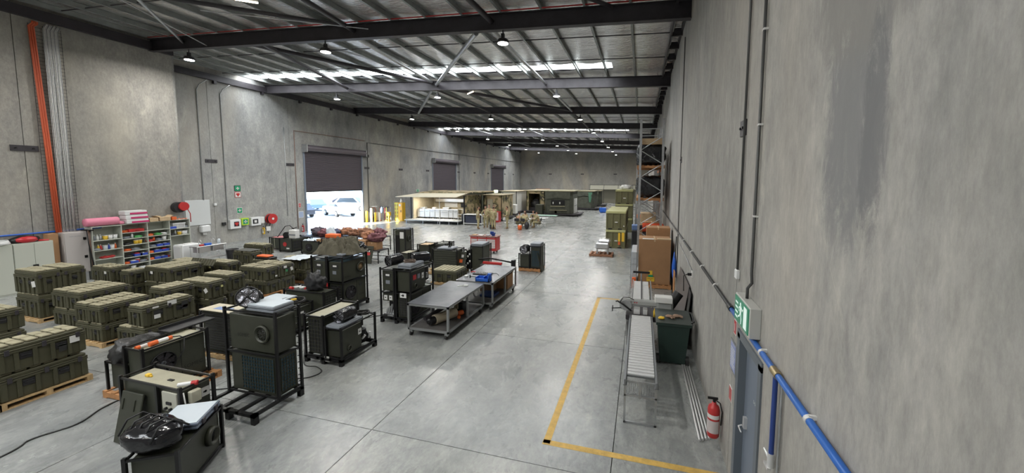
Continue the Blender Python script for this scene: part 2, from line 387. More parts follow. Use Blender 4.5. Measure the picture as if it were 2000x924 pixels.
def sheet(g, x0, x1, y0, y1, sag, z=.735):
    nx = max(1, int((x1-x0)/.22)); ny = max(1, int((y1-y0)/.45))
    def fn(u, v):
        x = x0+(x1-x0)*u; y = y0+(y1-y0)*v; ph = ((XR-.35-x)/1.36) % 1
        s = sag*(math.sin(math.pi*ph)+.35*fbm(x*1.3, y*.9, 0, 3)) if sag else 0
        return (x, y, zb(x)+z-s)
    g.grid(fn, nx, ny)
for k in range(-1, len(BY)):
    y0 = BY[k] if k >= 0 else -8; y1 = BY[k+1] if k+1 < len(BY) else YE
    xl = XN if y1 < YN else XL
    cuts = [s for s in SKYR if y0 <= s[0] <= y1]
    g = G()
    if cuts:
        a, b = cuts[0]; sheet(g, xl, XR, y0, a, .055); sheet(g, xl, XR, b, y1, .055); sheet(g, XS1, XR, a, b, .055)
        q = G(); sheet(q, sx0(a, xl), XS1, a, b, 0, .76); put('skylight_sheet', q, m_sky, ceil)
        if sx0(a, xl) > XS0+4: sheet(g, xl, sx0(a, xl), a, b, .055)
    else: sheet(g, xl, XR, y0, y1, .055)
    put('foil_sheet', g, m_foil, ceil)
    for t in (.33, .67):
        y = y0+(y1-y0)*t; q = G(); q.add([(xl, y-.02, zb(xl)+.6), (xl, y+.02, zb(xl)+.6), (XR, y+.02, zb(XR)+.6), (XR, y-.02, zb(XR)+.6), (xl, y, zb(xl)+.64), (XR, y, zb(XR)+.64)], [(0, 3, 2, 1), (0, 4, 5, 3), (1, 2, 5, 4)]); put('bridging_bar', q, m_steel, ceil)
put('roof_cover', G().add([(XL-.3, -8.3, zb(XL)+.9), (XR+.3, -8.3, zb(XR)+.9), (XR+.3, YE+.2, zb(XR)+.9), (XL-.3, YE+.2, zb(XL)+.9)], [(0, 1, 2, 3)]), m_steel, ceil)
# eave members
g = G(); g.box(XL, YN, zb(XL)+.02, XL+.18, YE, zb(XL)+.36); put('eave_channel', g, m_steel, ceil)
g = G(); g.box(XN, -8, zb(XN)+.05, XN+.16, YN, zb(XN)+.4); put('eave_channel', g, m_steel, ceil)
g = G(); g.box(XR-.42, -8, zb(XR)+.42, XR-.36, YE, zb(XR)+.78); g.box(XR-.06, -8, zb(XR)+.55, XR, YE, zb(XR)+.85); put('eave_channel', g, m_steel, ceil)
for k in range(0, 62):
    y = -6+1.36*k; put('eave_bracket', G().box(XR-.40, y-.03, zb(XR)+.40, XR-.01, y+.03, zb(XR)+.66), m_steel, ceil)
for k in range(0, 22):
    y = 14+2.9*k; put('wall_cleat', G().box(XL, y-.08, zb(XL)-.15, XL+.16, y+.08, zb(XL)+.02), m_steel, ceil)
def brace(a, b, r, m): put('brace_tube', G().cyl((a[0], a[1], zb(a[0])+a[2]), (b[0], b[1], zb(b[0])+b[2]), r, 12), m, ceil)
brace((-5.5, 12.1, .0), (-11.6, 20.0, .3), .085, m_galv); brace((-12.0, 20.2, .1), (-18, 28.1, .05), .085, m_galv)
brace((-10.3, 12.1, .1), (-11.9, 20.0, .45), .075, m_galv); brace((-14.8, 12.1, .1), (-17.8, 20.0, .2), .08, m_steel)
brace((-15.6, 12.1, .15), (-11.9, 20.0, .42), .09, m_steel); brace((-5.0, 12.1, .15), (-5.1, 20.0, .25), .07, m_galv)
brace((-12.1, 20.2, .3), (-5.2, 28.1, .25), .09, m_steel); brace((-5.1, 20.2, .2), (-5.1, 28.1, .2), .08, m_galv)
brace((-17.8, 20.2, .1), (-17.9, 28.1, .1), .08, m_steel); brace((-11.8, 20.2, .1), (-11.6, 28.1, .1), .06, m_steel)
brace((-20.7, 3.9, .2), (-10.4, 12.0, .45), .07, m_steel); brace((-9.0, 3.9, .2), (-10.3, 12.0, .3), .08, m_steel); brace((-8, 3.9, .2), (-1.0, 12.0, .5), .06, m_steel)
brace((-10.3, 3.9, .1), (-19.0, 12.0, .3), .05, m_galv); brace((-4.9, 3.9, .1), (-4.9, 12.0, .3), .09, m_steel)
for k in range(2, 8):
    y = BY[k+1] if k+1 < len(BY) else None
    if y is None or k < 4: continue
    for x in (-5.1, -11.6, -18): brace((x, BY[k]+.1, .1), (x+.1, y-.1, .1), .075, m_galv if k % 2 else m_steel)
# red cable tray line along the first rafter
q = G(); q.tube([(x, 11.86, zb(x)+.56) for x in (XN, -10, XR)], .022, 6); put('red_cable', q, m_red, ceil)
g = G(); g.cyl((-13.4, 9.0, 9.2), (-9.6, 11.9, 9.35), .018, 6); g.cyl((-15.9, 7.0, 9.9), (-17.5, 11.9, 9.45), .02, 6); put('tie_rod', g, m_galv, ceil)

# ------------------------------------------------------------------ lamps
def lamp(x, y, z, zt, label, watt):
    t = thing('highbay_lamp', label, 'lamp', (x, y, z), group=None)
    put('hanger', G().cyl((x, y, z+.12), (x, y, zt), .022, 6).box(x-.05, y-.05, z+.1, x+.05, y+.05, z+.3), m_blackpl, t)
    put('housing', G().lathe((x, y, z), [(.05, .14), (.16, .12), (.2, .05), (.2, .0), (.0, .0)], 16), m_blackpl, t)
    put('diffuser', G().lathe((x, y, z-.02), [(.0, .0), (.17, .0), (.17, .015), (0, .015)], 16), m_glow, t)
    ld = bpy.data.lights.new('lamp_light', 'AREA'); ld.shape = 'DISK'; ld.size = .34; ld.energy = watt; ld.color = (1, .97, .91); ld.spread = R(175)
    lo = bpy.data.objects.new('lamp_light', ld); C.objects.link(lo); lo.parent = t; lo.location = (0, 0, -.05)
side = ['nearest the right wall', 'over the hall middle', 'nearest the left wall']
order = ['third', 'first', 'second', 'third', 'fourth', 'fifth', 'sixth', 'seventh', 'eighth', 'ninth']
for k, y in enumerate(BY):
    for j, x in enumerate((-4.5, -11.6, -18.7)):
        z = [8.45, 8.75, 9.0][j]
        if y < 12: z += .1
        near = ['behind the camera, second bay back', 'behind the camera', 'from the camera, on the black beam with the red cable', 'second beam', 'third beam', 'fourth beam', 'fifth beam', 'sixth beam', 'seventh beam', 'farthest beam'][k]
        lamp(x, y, z, zb(x)+.02, f'round hanging highbay lamp {side[j]}, {"under the " if "beam" in near and "from" not in near else ""}{near}' if k != 2 else f'round highbay lamp {side[j]}, under the near beam with the red cable', LAMP_W)
for n_, (a, b, lab) in enumerate([((-11.95, 9.0, 9.36), (-11.5, 9.35, 9.36), 'warm lit fluorescent batten near the top left edge of the photo'), ((-9.9, 21.3, 9.25), (-10.6, 22.0, 9.3), 'warm lit fluorescent batten between the second and third beams')]):
    t = thing('batten_light', lab, 'lamp', a)
    put('tube', G().cyl(a, b, .03, 8), m_tube, t); put('housing', G().cyl((a[0], a[1], a[2]+.05), (b[0], b[1], b[2]+.05), .045, 6), m_white, t)
# ================================================================== ROLLER DOORS
def roller(name, D, zlow, n):
    y0, y1, zt = D; r = struct(name); zt -= .1
    g = G(); nn = int((zt-zlow)/.105)
    prof = []
    for i in range(nn):
        z = zlow+.08+i*(zt-zlow-.08)/nn; h = (zt-zlow-.08)/nn
        q = G(); q.prism([(XL-.05, z), (XL-.015, z+h*.2), (XL-.015, z+h*.72), (XL-.05, z+h*.97), (XL-.05, z+h), (XL-.07, z+h), (XL-.07, z)], y0+.01, y1-.01, 'y'); put('slat', q, m_roller, r)
    put('light_stop_sheet', G().box(XL-.11, y0-.03, zlow, XL-.085, y1+.03, zt+.35), m_roller, r)  # unseen sheet added behind the slats to keep daylight from leaking through
    put('bottom_rail', G().box(XL-.075, y0+.05, zlow, XL-.01, y1-.05, zlow+.08), m_black, r)
    put('drum', G().cyl((XL+.27, y0-.05, zt+.22), (XL+.27, y1+.1, zt+.22), .24, 20), m_roller, r)
    for y in (y0-.1, y1+.1): put('drum_bracket', G().box(XL, y-.03, zt-.1, XL+.5, y+.03, zt+.48), m_galv, r)
    for y in (y0, y1): put('guide_rail', G().box(XL-.1, y-.06, 0, XL+.06, y+.06, zt), m_bluegrey, r)
    put('motor', G().box(XL+.1, y1+.16, zt-.12, XL+.42, y1+.5, zt+.12), m_black, r)
roller('door_2', D1, 2.93, 1); roller('door_3', D2, 0.0, 2); roller('door_4', D3, 0.0, 3)
# ================================================================== FIRE DOOR IN THE RIGHT WALL
d = struct('door_1')
put('door_leaf', G().box(XR+.07, 4.28, .01, XR+.11, 5.04, 2.04), m_bluegrey, d)
put('door_frame', G().box(XR-.02, 5.04, 0, XR+.14, 5.16, 2.1).box(XR-.02, 4.18, 0, XR+.14, 4.28, 2.1).box(XR-.02, 4.18, 2.04, XR+.14, 5.16, 2.14), mat('grey_frame', (.13, .15, .17), .45), d)
put('door_handle', G().box(XR+.03, 4.88, .98, XR+.07, 4.93, 1.12).tube([(XR+.02, 4.9, 1.02), (XR-.02, 4.9, 1.0), (XR-.02, 4.78, 1.0)], .009, 6), m_gal2, d)
g = G(); plate(g, (XR+.068, 4.42, 1.84), '-x', .2, .11); put('door_sign', g, mat('door_notice_yellow', (.65, .48, .18), .5), d)
g = G()
for i in range(3): text_mesh(['KEEP CLEAR', 'FIRE DOOR', 'DO NOT OBSTRUCT'][i], .055, face_T((XR+.066, 4.42, 1.66-.1*i), '-x'), g)
put('door_lettering', g, m_white, d)
# ================================================================== JOINT CONDUITS, BRACKETS
def conduit(name, pts, r, m, label, n=8, group=None): return one(name, G().tube(pts, r, n), m, label, 'conduit', pts[0], group)
conduit('wall_conduit', [(XR-.03, 4.65, 9.6), (XR-.03, 4.65, 2.96), (XR-.03, 4.62, 2.86), (XR-.05, 4.7, 2.78), (XR-.05, 4.7, 2.64)], .017, m_pipe, 'thick grey vertical conduit on the right wall ending above the green exit sign')
conduit('wall_conduit', [(XR-.025, 5.3, 9.6), (XR-.025, 5.3, 2.84)], .015, m_pipe, 'grey vertical conduit beside the wall joint with the black steel plate')
conduit('wall_conduit', [(XR-.02, 13.36, 8.6), (XR-.02, 13.36, 1.2)], .014, m_pipe, 'thin grey conduit down the right wall near the pallet racking')
for i, z in enumerate((3.6, 4.6, 5.6, 6.6)):
    one('conduit_saddle', G().box(XR-.045, 4.62, z, XR, 4.68, z+.02), m_white, f'small white saddle clip on the thick vertical conduit, {["lowest", "second", "third", "fourth"][i]}', 'clip', (XR, 4.65, z), 'saddle clips on the right wall conduit')
one('socket_box', G().box(XR-.05, 5.25, 2.74, XR, 5.35, 2.86, .01), m_whitepl, 'small white socket box at the foot of the thinner vertical conduit', 'socket', (XR, 5.3, 2.74))
def bracket(at, side, label, s=1):
    t = thing('panel_bracket', label, 'bracket', at); x, y, z = at
    g = G(); h = []
    if side == 'x': g.box(x, y-.32*s, z-.1*s, x+.03, y+.32*s, z+.1*s); h = [G().cyl((x+.03, y+dy*s, z), (x+.05, y+dy*s, z), .03, 6) for dy in (-.2, .2)]
    elif side == '-x': g.box(x-.02, y-.13, z-.1, x, y+.13, z+.1); h = [G().cyl((x-.02, y+dy, z), (x-.045, y+dy, z), .018, 6) for dy in (-.06, .06)]
    else: g.box(x-.32, y-.03, z-.1, x+.32, y, z+.1); h = [G().cyl((x+dx, y-.03, z), (x+dx, y-.05, z), .03, 6) for dx in (-.2, .2)]
    put('plate', g, m_steel, t); [put('bolt_head', q, m_black, t) for q in h]
bracket((XN, 8.15, 5.0), 'x', 'black steel joint plate on the near left wall beside the orange conduits')
for i, (y, lab) in enumerate([(16.5, 'left of the green first aid signs'), (21.7, 'just left of the open roller door'), (29.6, 'just right of the open roller door'), (34.7, 'midway between the two nearest roller doors'), (39.9, 'just left of the second roller door'), (47.8, 'just right of the second roller door'), (53, 'between the second and third roller doors'), (58.3, 'just left of the third roller door'), (66.2, 'just right of the third roller door'), (71, 'in the far corner of the left wall')]):
    bracket((XL, y, 4.98), 'x', 'black steel joint plate on the left wall, '+lab)
bracket((XR, 5.42, 4.67), '-x', 'black steel joint plate on the right wall above the exit sign'); bracket((XR, 13.3, 4.67), '-x', 'black steel joint plate on the right wall above the conveyor')
for x, lab in ((-18.1, 'leftmost'), (-11.5, 'middle'), (-5, 'rightmost')): bracket((x, YE, 5.15), 'y', f'black joint plate on the far end wall, {lab} of three')
for y, lab in ((15.95, 'nearest the short return wall'), (17.2, 'just left of the first aid signs')): conduit('wall_conduit', [(XL+.3, y+.4, 9.6), (XL+.12, y+.1, 9.3), (XL+.03, y, 9.0), (XL+.03, y, 1.25 if y > 17 else 2.7)], .025, m_galv, 'thin pale conduit on the left wall, '+lab)
conduit('wall_conduit', [(XL+.03, 22.1, .3), (XL+.03, 22.1, 7.45), (XL+.03, 29.4, 7.45)], .028, mat('rusty_pipe', (.22, .13, .10), .5), 'rusty brown pipe running over the open roller door')
conduit('wall_conduit', [(XL+.04, 29.7, .9), (XL+.04, 29.7, 7.3), (XL+.04, 30.6, 7.3), (XL+.04, 75, 7.5)], .035, m_pipe, 'long dark pipe running along the left wall high above the doors')
conduit('wall_conduit', [(XL+.03, 47.9, .9), (XL+.03, 47.9, 7.4)], .03, m_pipe, 'dark vertical pipe right of the second roller door')
conduit('wall_conduit', [(XL+.03, 21.3, 7.6), (XL+.03, 21.3, 1.3)], .02, m_galv, 'pale conduit left of the open roller door')
# ================================================================== LEFT WALL SIGNS AND SAFETY GEAR
def sign(name, x, y, z, w_, h_, m, label, cat='sign', draw=None, back=None):
    t = thing(name, label, cat, (x, y, z))
    g = G(); plate(g, (x, y, z), '+x', w_, h_, .02); put('board', g, back or m_white, t)
    g = G(); plate(g, (x+.021, y, z), '+x', w_*.88, h_*.86, .004); put('print', g, m, t)
    if draw: g = G(); draw(g, x+.027, y, z, w_, h_); put('symbol', g, m_white, t)
    return t
def cross(g, x, y, z, w_, h_): plate(g, (x, y, z), '+x', w_*.5, h_*.14); plate(g, (x, y, z), '+x', w_*.14, h_*.5)
sign('first_aid_sign', XL, 17.9, 3.35, .38, .36, m_green, 'green sign with a white cross, upper of the pair', draw=cross, back=m_blackpl)
def heart(g, x, y, z, w_, h_): g.sph((x, y-.05, z+.03), (.01, .07, .07), 10, 6); g.sph((x, y+.05, z+.03), (.01, .07, .07), 10, 6); g.T = face_T((x, y, z-.0), '+x'); g.prism([(-.11, .02), (.11, .02), (0, -.13)], 0, .01, 'z'); g.T = None
t = sign('defibrillator_sign', XL, 17.9, 2.95, .36, .34, m_white, 'white sign with a red heart below the green cross sign', back=m_red); g = G(); heart(g, XL+.03, 17.9, 2.96, 1, 1); put('symbol', g, m_red, t)
sign('first_aid_sign', XL, 17.95, 1.95, .34, .36, m_green, 'green first aid sign above the white wall cabinets', draw=cross)
def wallbox(name, y0, y1, z0, z1, m, label, extra=None, dep=.22):
    t = thing(name, label, 'wall cabinet', (XL, (y0+y1)/2, z0)); put('body', G().box(XL, y0, z0, XL+dep, y1, z1, .015), m, t)
    if extra: extra(t, (y0+y1)/2, (z0+z1)/2, XL+dep)
    return t
def ex1(t, y, z, x):
    g = G(); plate(g, (x, y+.05, z), '+x', .3, .3); put('window', g, mat('dark_window', (.05, .03, .04), .2), t); g = G(); heart(g, x+.01, y+.05, z, 1, 1); put('symbol', g, m_red, t)
def ex2(t, y, z, x): g = G(); plate(g, (x, y, z), '+x', .3, .3); put('window', g, m_green, t); g = G(); cross(g, x+.008, y, z, .4, .4); put('symbol', g, m_white, t)
def ex3(t, y, z, x): g = G(); plate(g, (x, y-.05, z), '+x', .36, .3); put('window', g, m_blackpl, t); g = G(); plate(g, (x+.007, y-.05, z), '+x', .16, .16); put('print', g, m_white, t)
wallbox('defibrillator_cabinet', 17.2, 17.85, .85, 1.42, m_whitepl, 'white defibrillator cabinet left of the lime green one', ex1)
wallbox('first_aid_cabinet', 17.9, 18.35, 1.0, 1.45, mat('lime_plastic', (.45, .65, .05), .4), 'lime green first aid cabinet with a small green cross', ex2)
wallbox('first_aid_cabinet', 18.5, 19.15, .9, 1.45, m_whitepl, 'white first aid cabinet right of the lime green one', ex3)
wallbox('spill_box', 19.15, 19.4, 1.0, 1.42, m_white, 'narrow white box on the right side of the first aid cabinet')
wallbox('isolator_box', 16.85, 17.05, 1.12, 1.3, m_blackpl, 'small black power outlet at the foot of the pale conduit', dep=.12)
wallbox('socket_box', 16.45, 16.6, 2.35, 2.5, m_whitepl, 'small white socket box right of the whiteboard', dep=.1)
t = thing('hose_reel', 'red fire hose reel on the left wall', 'hose reel', (XL, 19.85, 1.25))
put('disc', G().cyl((XL+.12, 19.85, 1.25), (XL+.15, 19.85, 1.25), .34, 24).cyl((XL+.36, 19.85, 1.25), (XL+.39, 19.85, 1.25), .34, 24), m_red, t)
put('hose', G().cyl((XL+.15, 19.85, 1.25), (XL+.36, 19.85, 1.25), .28, 20).tube([(XL+.3, 19.6, 1.1), (XL+.2, 19.4, .7), (XL+.25, 19.6, .3), (XL+.2, 19.7, .7), (XL+.25, 19.8, 1.0)], .02, 6), m_rubber, t)
put('hub', G().cyl((XL+.39, 19.85, 1.25), (XL+.41, 19.85, 1.25), .08, 12), m_white, t); put('bracket', G().box(XL, 19.8, 1.0, XL+.13, 19.9, 1.5), m_red, t)
def extinguisher(at, label, m=m_red, s=1.0, rz=0, lab=True):
    t = thing('fire_extinguisher', label, 'fire extinguisher', at); x, y, z = at
    put('cylinder', G().lathe(at, [(0, 0), (.075*s, 0), (.085*s, .02*s), (.085*s, .42*s), (.07*s, .47*s), (.03*s, .5*s), (.03*s, .53*s)], 20), m, t)
    put('valve', G().cyl((x, y, z+.53*s), (x, y, z+.58*s), .022*s, 8).box(x-.09*s, y-.012, z+.57*s, x+.05*s, y+.012, z+.6*s), m_black, t)
    put('hose', G().tube([(x+.02*s, y, z+.56*s), (x+.07*s, y-.06*s, z+.55*s), (x+.1*s, y-.07*s, z+.42*s), (x+.095*s, y-.03*s, z+.2*s)], .011*s, 6), m_rubber, t)
    if lab:
        for nm, a0, a1, mm in (('label_band', .3, .36, m_white), ('label_band', .08, .27, mat('extinguisher_label', (.55, .5, .5), .5) if m is m_red else m_white)):
            g = G(); n = 8; vs_ = []
            for i in range(n+1):
                a = R(170)+R(150)*i/n
                for zz in (a0, a1): vs_.append((x+.0865*s*math.cos(a), y+.0865*s*math.sin(a), z+zz*s))
            g.add(vs_, [(2*i, 2*i+2, 2*i+3, 2*i+1) for i in range(n)], True); put(nm, g, mm, t)
    return t
extinguisher((XL+.14, 19.35, .25), 'yellow and white tagged extinguisher standing below the red hose reel', m_yellow, .9)
one('service_tag', G().box(XL+.25, 19.45, .45, XL+.27, 19.75, .75), m_white, 'white tag hanging beside the extinguisher below the hose reel', 'tag', (XL+.25, 19.6, .45))
def fext(g, x, y, z, w_, h_): plate(g, (x, y, z), '+x', w_*.2, h_*.5)
sign('fire_extinguisher_sign', XL, 22.32, 2.0, .2, .32, m_red, 'small red fire extinguisher sign left of the open roller door', draw=fext)
sign('notice_board', XL, 22.4, 1.3, .42, .5, mat('pale_blue_notice', (.35, .42, .58), .5), 'pale blue notice left of the open roller door')
extinguisher((XL+.15, 22.4, 0), 'red fire extinguisher below the pale blue notice', m_red, 1.0)
t = thing('exit_sign', 'green exit sign on the wall above the tan shelter kitchen', 'sign', (XL, 37.6, 2.7)); put('box', G().box(XL, 37.3, 2.55, XL+.1, 37.95, 2.85), m_white, t); g = G(); plate(g, (XL+.1, 37.62, 2.7), '+x', .6, .26); put('face', g, m_green, t); g = G(); plate(g, (XL+.108, 37.45, 2.7), '+x', .1, .2); plate(g, (XL+.108, 37.8, 2.7), '+x', .1, .2); put('pictogram', g, m_white, t)
# hose coil by the door
t = thing('air_hose', 'orange hose coiled on the wall right of the open roller door', 'hose', (XL, 30.2, .2))
g = G(); g.tube([(XL+.12+.02*math.sin(a*3), 30.2+.28*math.cos(a), .85+.5*math.sin(a)) for a in [i*.3 for i in range(62)]], .03, 5); put('coil', g, mat('orange_hose', (.55, .14, .06), .5), t); put('hook', G().box(XL, 29.9, 1.35, XL+.3, 30.5, 1.42), m_white, t)
# ================================================================== OUTSIDE
yard = struct('ground', G().box(-110, -20, -.3, XL-.1, 90, -.02), mat('yard_concrete', (.55, .54, .52), .9, var=.1, scale=.5))
m_car = [mat('white_car_paint', (.7, .7, .72), .25, .1), mat('silver_car_paint', (.4, .42, .45), .25, .4), mat('dark_car_paint', (.04, .045, .06), .2, .2), mat('blue_car_paint', (.1, .16, .3), .25, .2)]
m_glass = mat('car_glass', (.03, .04, .05), .08); m_tyre = mat('tyre', (.025, .025, .025), .8)
def car(name, label, x, y, rz, m, tall=False):
    t = thing(name, label, 'vehicle', (x, y, 0), rz)
    def P(n_, g, mm): ob = mobj(n_, g.mesh(n_, mm), t); return ob
    h = 1.75 if tall else 1.42
    body = [(-2.2, .35), (-2.25, .75), (-2.1, .98), (-1.1, 1.05), (1.9, 1.0), (2.25, .8), (2.25, .35)]
    P('body', G().prism(body, -.88, .88, 'y'), m)
    cab = [(-1.25, 1.0), (-.55, h-.03), (1.2, h), (1.9, 1.0)]; P('cabin', G().prism(cab, -.74, .74, 'y'), m)
    P('side_window', G().prism([(-1.02, 1.05), (-.48, h-.1), (1.1, h-.08), (1.6, 1.05)], -.755, .755, 'y'), m_glass)
    P('windscreen', G().add([(-1.27, -.66, 1.06), (-1.27, .66, 1.06), (-.62, .62, h-.07), (-.62, -.62, h-.07)], [(0, 3, 2, 1)]), m_glass)
    for wx_ in (-1.45, 1.4):
        for s in (-1, 1): q = P('wheel', G().cyl((wx_, s*.92, .34), (wx_, s*.68, .34), .34, 18), m_tyre); ORG[q] = Vector((0, 0, 0)); hub = mobj('hub', G().cyl((wx_, s*.93, .34), (wx_, s*.915, .34), .2, 12).mesh('hub', m_galv), q)
    for s in (-1, 1): P('headlamp', G().box(-2.27, s*.55-.18, .68, -2.2, s*.55+.18, .82), m_white)
    return t
car('parked_car', 'white hatchback car seen low through the open roller door', -31.5, 33.6, R(-25), m_car[0])
car('parked_car', 'dark car just left of the white hatchback, outside the door', -34.5, 31.2, R(-25), m_car[2])
car('parked_utility', 'white four wheel drive outside, right side of the doorway', -34.8, 39.2, R(200), m_car[0], True)
car('parked_car', 'blue car behind the white hatchback outside the door', -40, 38.5, R(-30), m_car[3])
car('parked_car', 'dark car behind the four wheel drive at the right of the doorway', -41.5, 46.5, R(200), m_car[2])
car('parked_car', 'silver car at the far left of the doorway view', -45, 40.5, R(-30), m_car[1])
t = thing('site_shed', 'pale shed with a green roof far beyond the parked cars', 'building', (-75, 75, 0)); put('wall', G().box(-85, 66, 0, -62, 84, 3.6), m_white, t); put('roof', G().prism([(-86, 3.6), (-73.5, 5.6), (-61, 3.6)], 65, 85, 'y'), mat('green_roof', (.12, .38, .26), .5), t)
t = thing('warehouse', 'long pale warehouse far beyond the parked cars', 'building', (-85, 40, 0)); put('wall', G().box(-96, 20, 0, -80, 62, 4.6), m_white, t)
for i in range(6): put('window', G().box(-80, 24+6*i, 2.4, -79.95, 27.5+6*i, 3.5), m_glass, t)
one('door_bollard', G().cyl((-25.4, 23.6, -.02), (-25.4, 23.6, 1.0), .09, 14), m_galv, 'grey steel bollard outside the open roller door, left side', 'bollard', (-25.4, 23.6, 0))
one('door_bollard', G().lathe((XL+.55, 29.35, 0), [(.0, 0), (.11, 0), (.11, 1.25), (.05, 1.3), (0, 1.3)], 14), mat('cream_bollard', (.85, .8, .6), .5), 'tall cream bollard just right of the open roller door', 'bollard', (XL+.55, 29.35, 0))
one('door_bollard', G().lathe((XL+.2, 29.15, 0), [(.0, 0), (.1, 0), (.1, 1.0), (.05, 1.05), (0, 1.05)], 14), m_yellow, 'yellow bollard against the right door jamb', 'bollard', (XL+.2, 29.15, 0))
t = thing('guard_rail', 'low guard rail with yellow and white posts right of the open roller door', 'barrier', (XL+.6, 29.9, 0))
put('post', G().box(XL+.55, 29.75, 0, XL+.67, 29.87, .85), m_yellow, t); put('post', G().box(XL+.75, 30.05, 0, XL+.87, 30.17, .85), m_white, t); put('panel', G().box(XL+.3, 30.1, .05, XL+.36, 31.1, .85), mat('cream_panel', (.6, .55, .42), .6), t)
# ================================================================== PALLETS AND TRUNKS
def pallet_g(x0, y0, x1, y1, z0=0, h=.115):
    out = []; n = 6
    for i in range(n):
        a = x0+(x1-x0-.09)*i/(n-1); out.append(('top_board', (a, y0, z0+h-.02, a+.09, y1, z0+h)))
    for yy in (y0, (y0+y1)/2-.04, y1-.08): out.append(('bearer', (x0, yy, z0+.02, x1, yy+.08, z0+h-.02)))
    for xx in (x0, (x0+x1)/2-.05, x1-.1): out.append(('bottom_board', (xx, y0, z0, xx+.1, y1, z0+.02)))
    return out
def pallet(x0, y0, x1, y1, label, z0=0, m=None, h=.115):
    t = thing('pallet', label, 'pallet', ((x0+x1)/2, (y0+y1)/2, z0))
    for n_, b in pallet_g(x0, y0, x1, y1, z0, h): put(n_, G().box(*b), m or m_wood, t)
    return t
CACHE = {}
def trunk_meshes(wx_, ly, h, lf):
    """olive moulded transport trunk; wx_ along x, ly along y; lf = raised lid ribs run across the short side"""
    k = (round(wx_, 2), round(ly, 2), round(h, 2))
    if k in CACHE: return CACHE[k]
    hx, hy = wx_/2, ly/2; zl = h*.74
    b = G(); b.box(-hx+.03, -hy+.03, .0, hx-.03, hy-.03, zl, .012)
    for sx in (-1, 1):
        for sy in (-1, 1): b.box(sx*hx, sy*hy, .02, sx*(hx-.085), sy*(hy-.085), zl, .012)
    nl = 4 if ly > .8 else 2
    for i in range(1, nl+1):
        y = -hy+ly*i/(nl+1)
        for sx in (-1, 1): b.box(sx*hx, y-.03, .02, sx*(hx-.04), y+.03, zl, .008)
    nx = 4 if wx_ > .8 else 2
    for i in range(1, nx+1):
        x = -hx+wx_*i/(nx+1)
        for sy in (-1, 1): b.box(x-.03, sy*hy, .02, x+.03, sy*(hy-.04), zl, .008)
    b.box(-hx-.006, -hy-.006, zl-.035, hx+.006, hy+.006, zl, .008)
    l = G(); l.box(-hx-.006, -hy-.006, zl+.006, hx+.006, hy+.006, zl+.035, .008); l.box(-hx+.012, -hy+.012, zl+.03, hx-.012, hy-.012, h-.036, .015)
    long_y = ly >= wx_; n = 6 if max(wx_, ly) > .8 else 4; m = 2 if min(wx_, ly) > .45 else 1
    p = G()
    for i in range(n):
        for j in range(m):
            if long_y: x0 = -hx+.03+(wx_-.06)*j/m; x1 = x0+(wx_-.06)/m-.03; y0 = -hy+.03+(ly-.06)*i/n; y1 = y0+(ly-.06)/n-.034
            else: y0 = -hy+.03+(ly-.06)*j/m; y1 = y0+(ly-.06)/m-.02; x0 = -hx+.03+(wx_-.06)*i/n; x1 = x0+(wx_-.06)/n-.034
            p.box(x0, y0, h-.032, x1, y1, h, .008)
    hd = G(); hd.box(-.075, -.012, -.055, .075, .004, .055, .006)
    hb = G(); hb.tube([(-.055, -.01, .02), (-.055, -.03, .012), (.055, -.03, .012), (.055, -.01, .02)], .009, 6)
    lt = G(); lt.box(-.028, -.018, -.05, .028, .004, .05, .005)
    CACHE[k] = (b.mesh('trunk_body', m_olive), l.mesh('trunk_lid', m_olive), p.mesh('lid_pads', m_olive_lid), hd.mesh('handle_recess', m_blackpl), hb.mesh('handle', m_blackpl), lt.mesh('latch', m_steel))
    return CACHE[k]
def trunk(x0, x1, y0, y1, z, h, label, group, tags=()):
    wx_, ly = x1-x0, y1-y0; me = trunk_meshes(wx_, ly, h, 0)
    t = thing('transport_trunk', label, 'trunk', ((x0+x1)/2, (y0+y1)/2, z), 0, group)
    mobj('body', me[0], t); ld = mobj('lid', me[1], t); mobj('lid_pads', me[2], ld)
    hx, hy = wx_/2, ly/2; zh = h*.5
    for y in ((-ly*.2, ly*.2) if ly > .8 else (0,)):
        r = mobj('handle_recess', me[3], t, (hx-.02, y, zh), R(90)); mobj('handle', me[4], r)
    for x in ((-wx_*.2, wx_*.2) if wx_ > .8 else (0,)):
        r = mobj('handle_recess', me[3], t, (x, -hy+.02, zh)); mobj('handle', me[4], r)
    for y in ((-ly*.4, ly*.4, 0) if ly > .8 else (ly*.35, -ly*.35)): mobj('latch', me[5], t, (hx, y, h*.74), R(90))
    for (sd_, a, zz, w_, hh, mm, tl) in tags:
        g = G(); plate(g, ((hx+.004, a, zz) if sd_ == '+x' else (a, -hy-.004, zz)), sd_, w_, hh, .004, tl); mobj('sticker', g.mesh('sticker', mm), t)
    return t
m_tagw = mat('white_sticker', (.72, .72, .70), .5); m_tagr = mat('red_sticker', (.5, .04, .04), .5); m_tagg = mat('green_sticker', (.04, .25, .1), .5); m_tagd = mat('dark_label', (.03, .03, .03), .5); m_tagy = mat('pale_yellow_sticker', (.7, .68, .3), .5)
grp = 'olive transport trunks stacked on pallets'
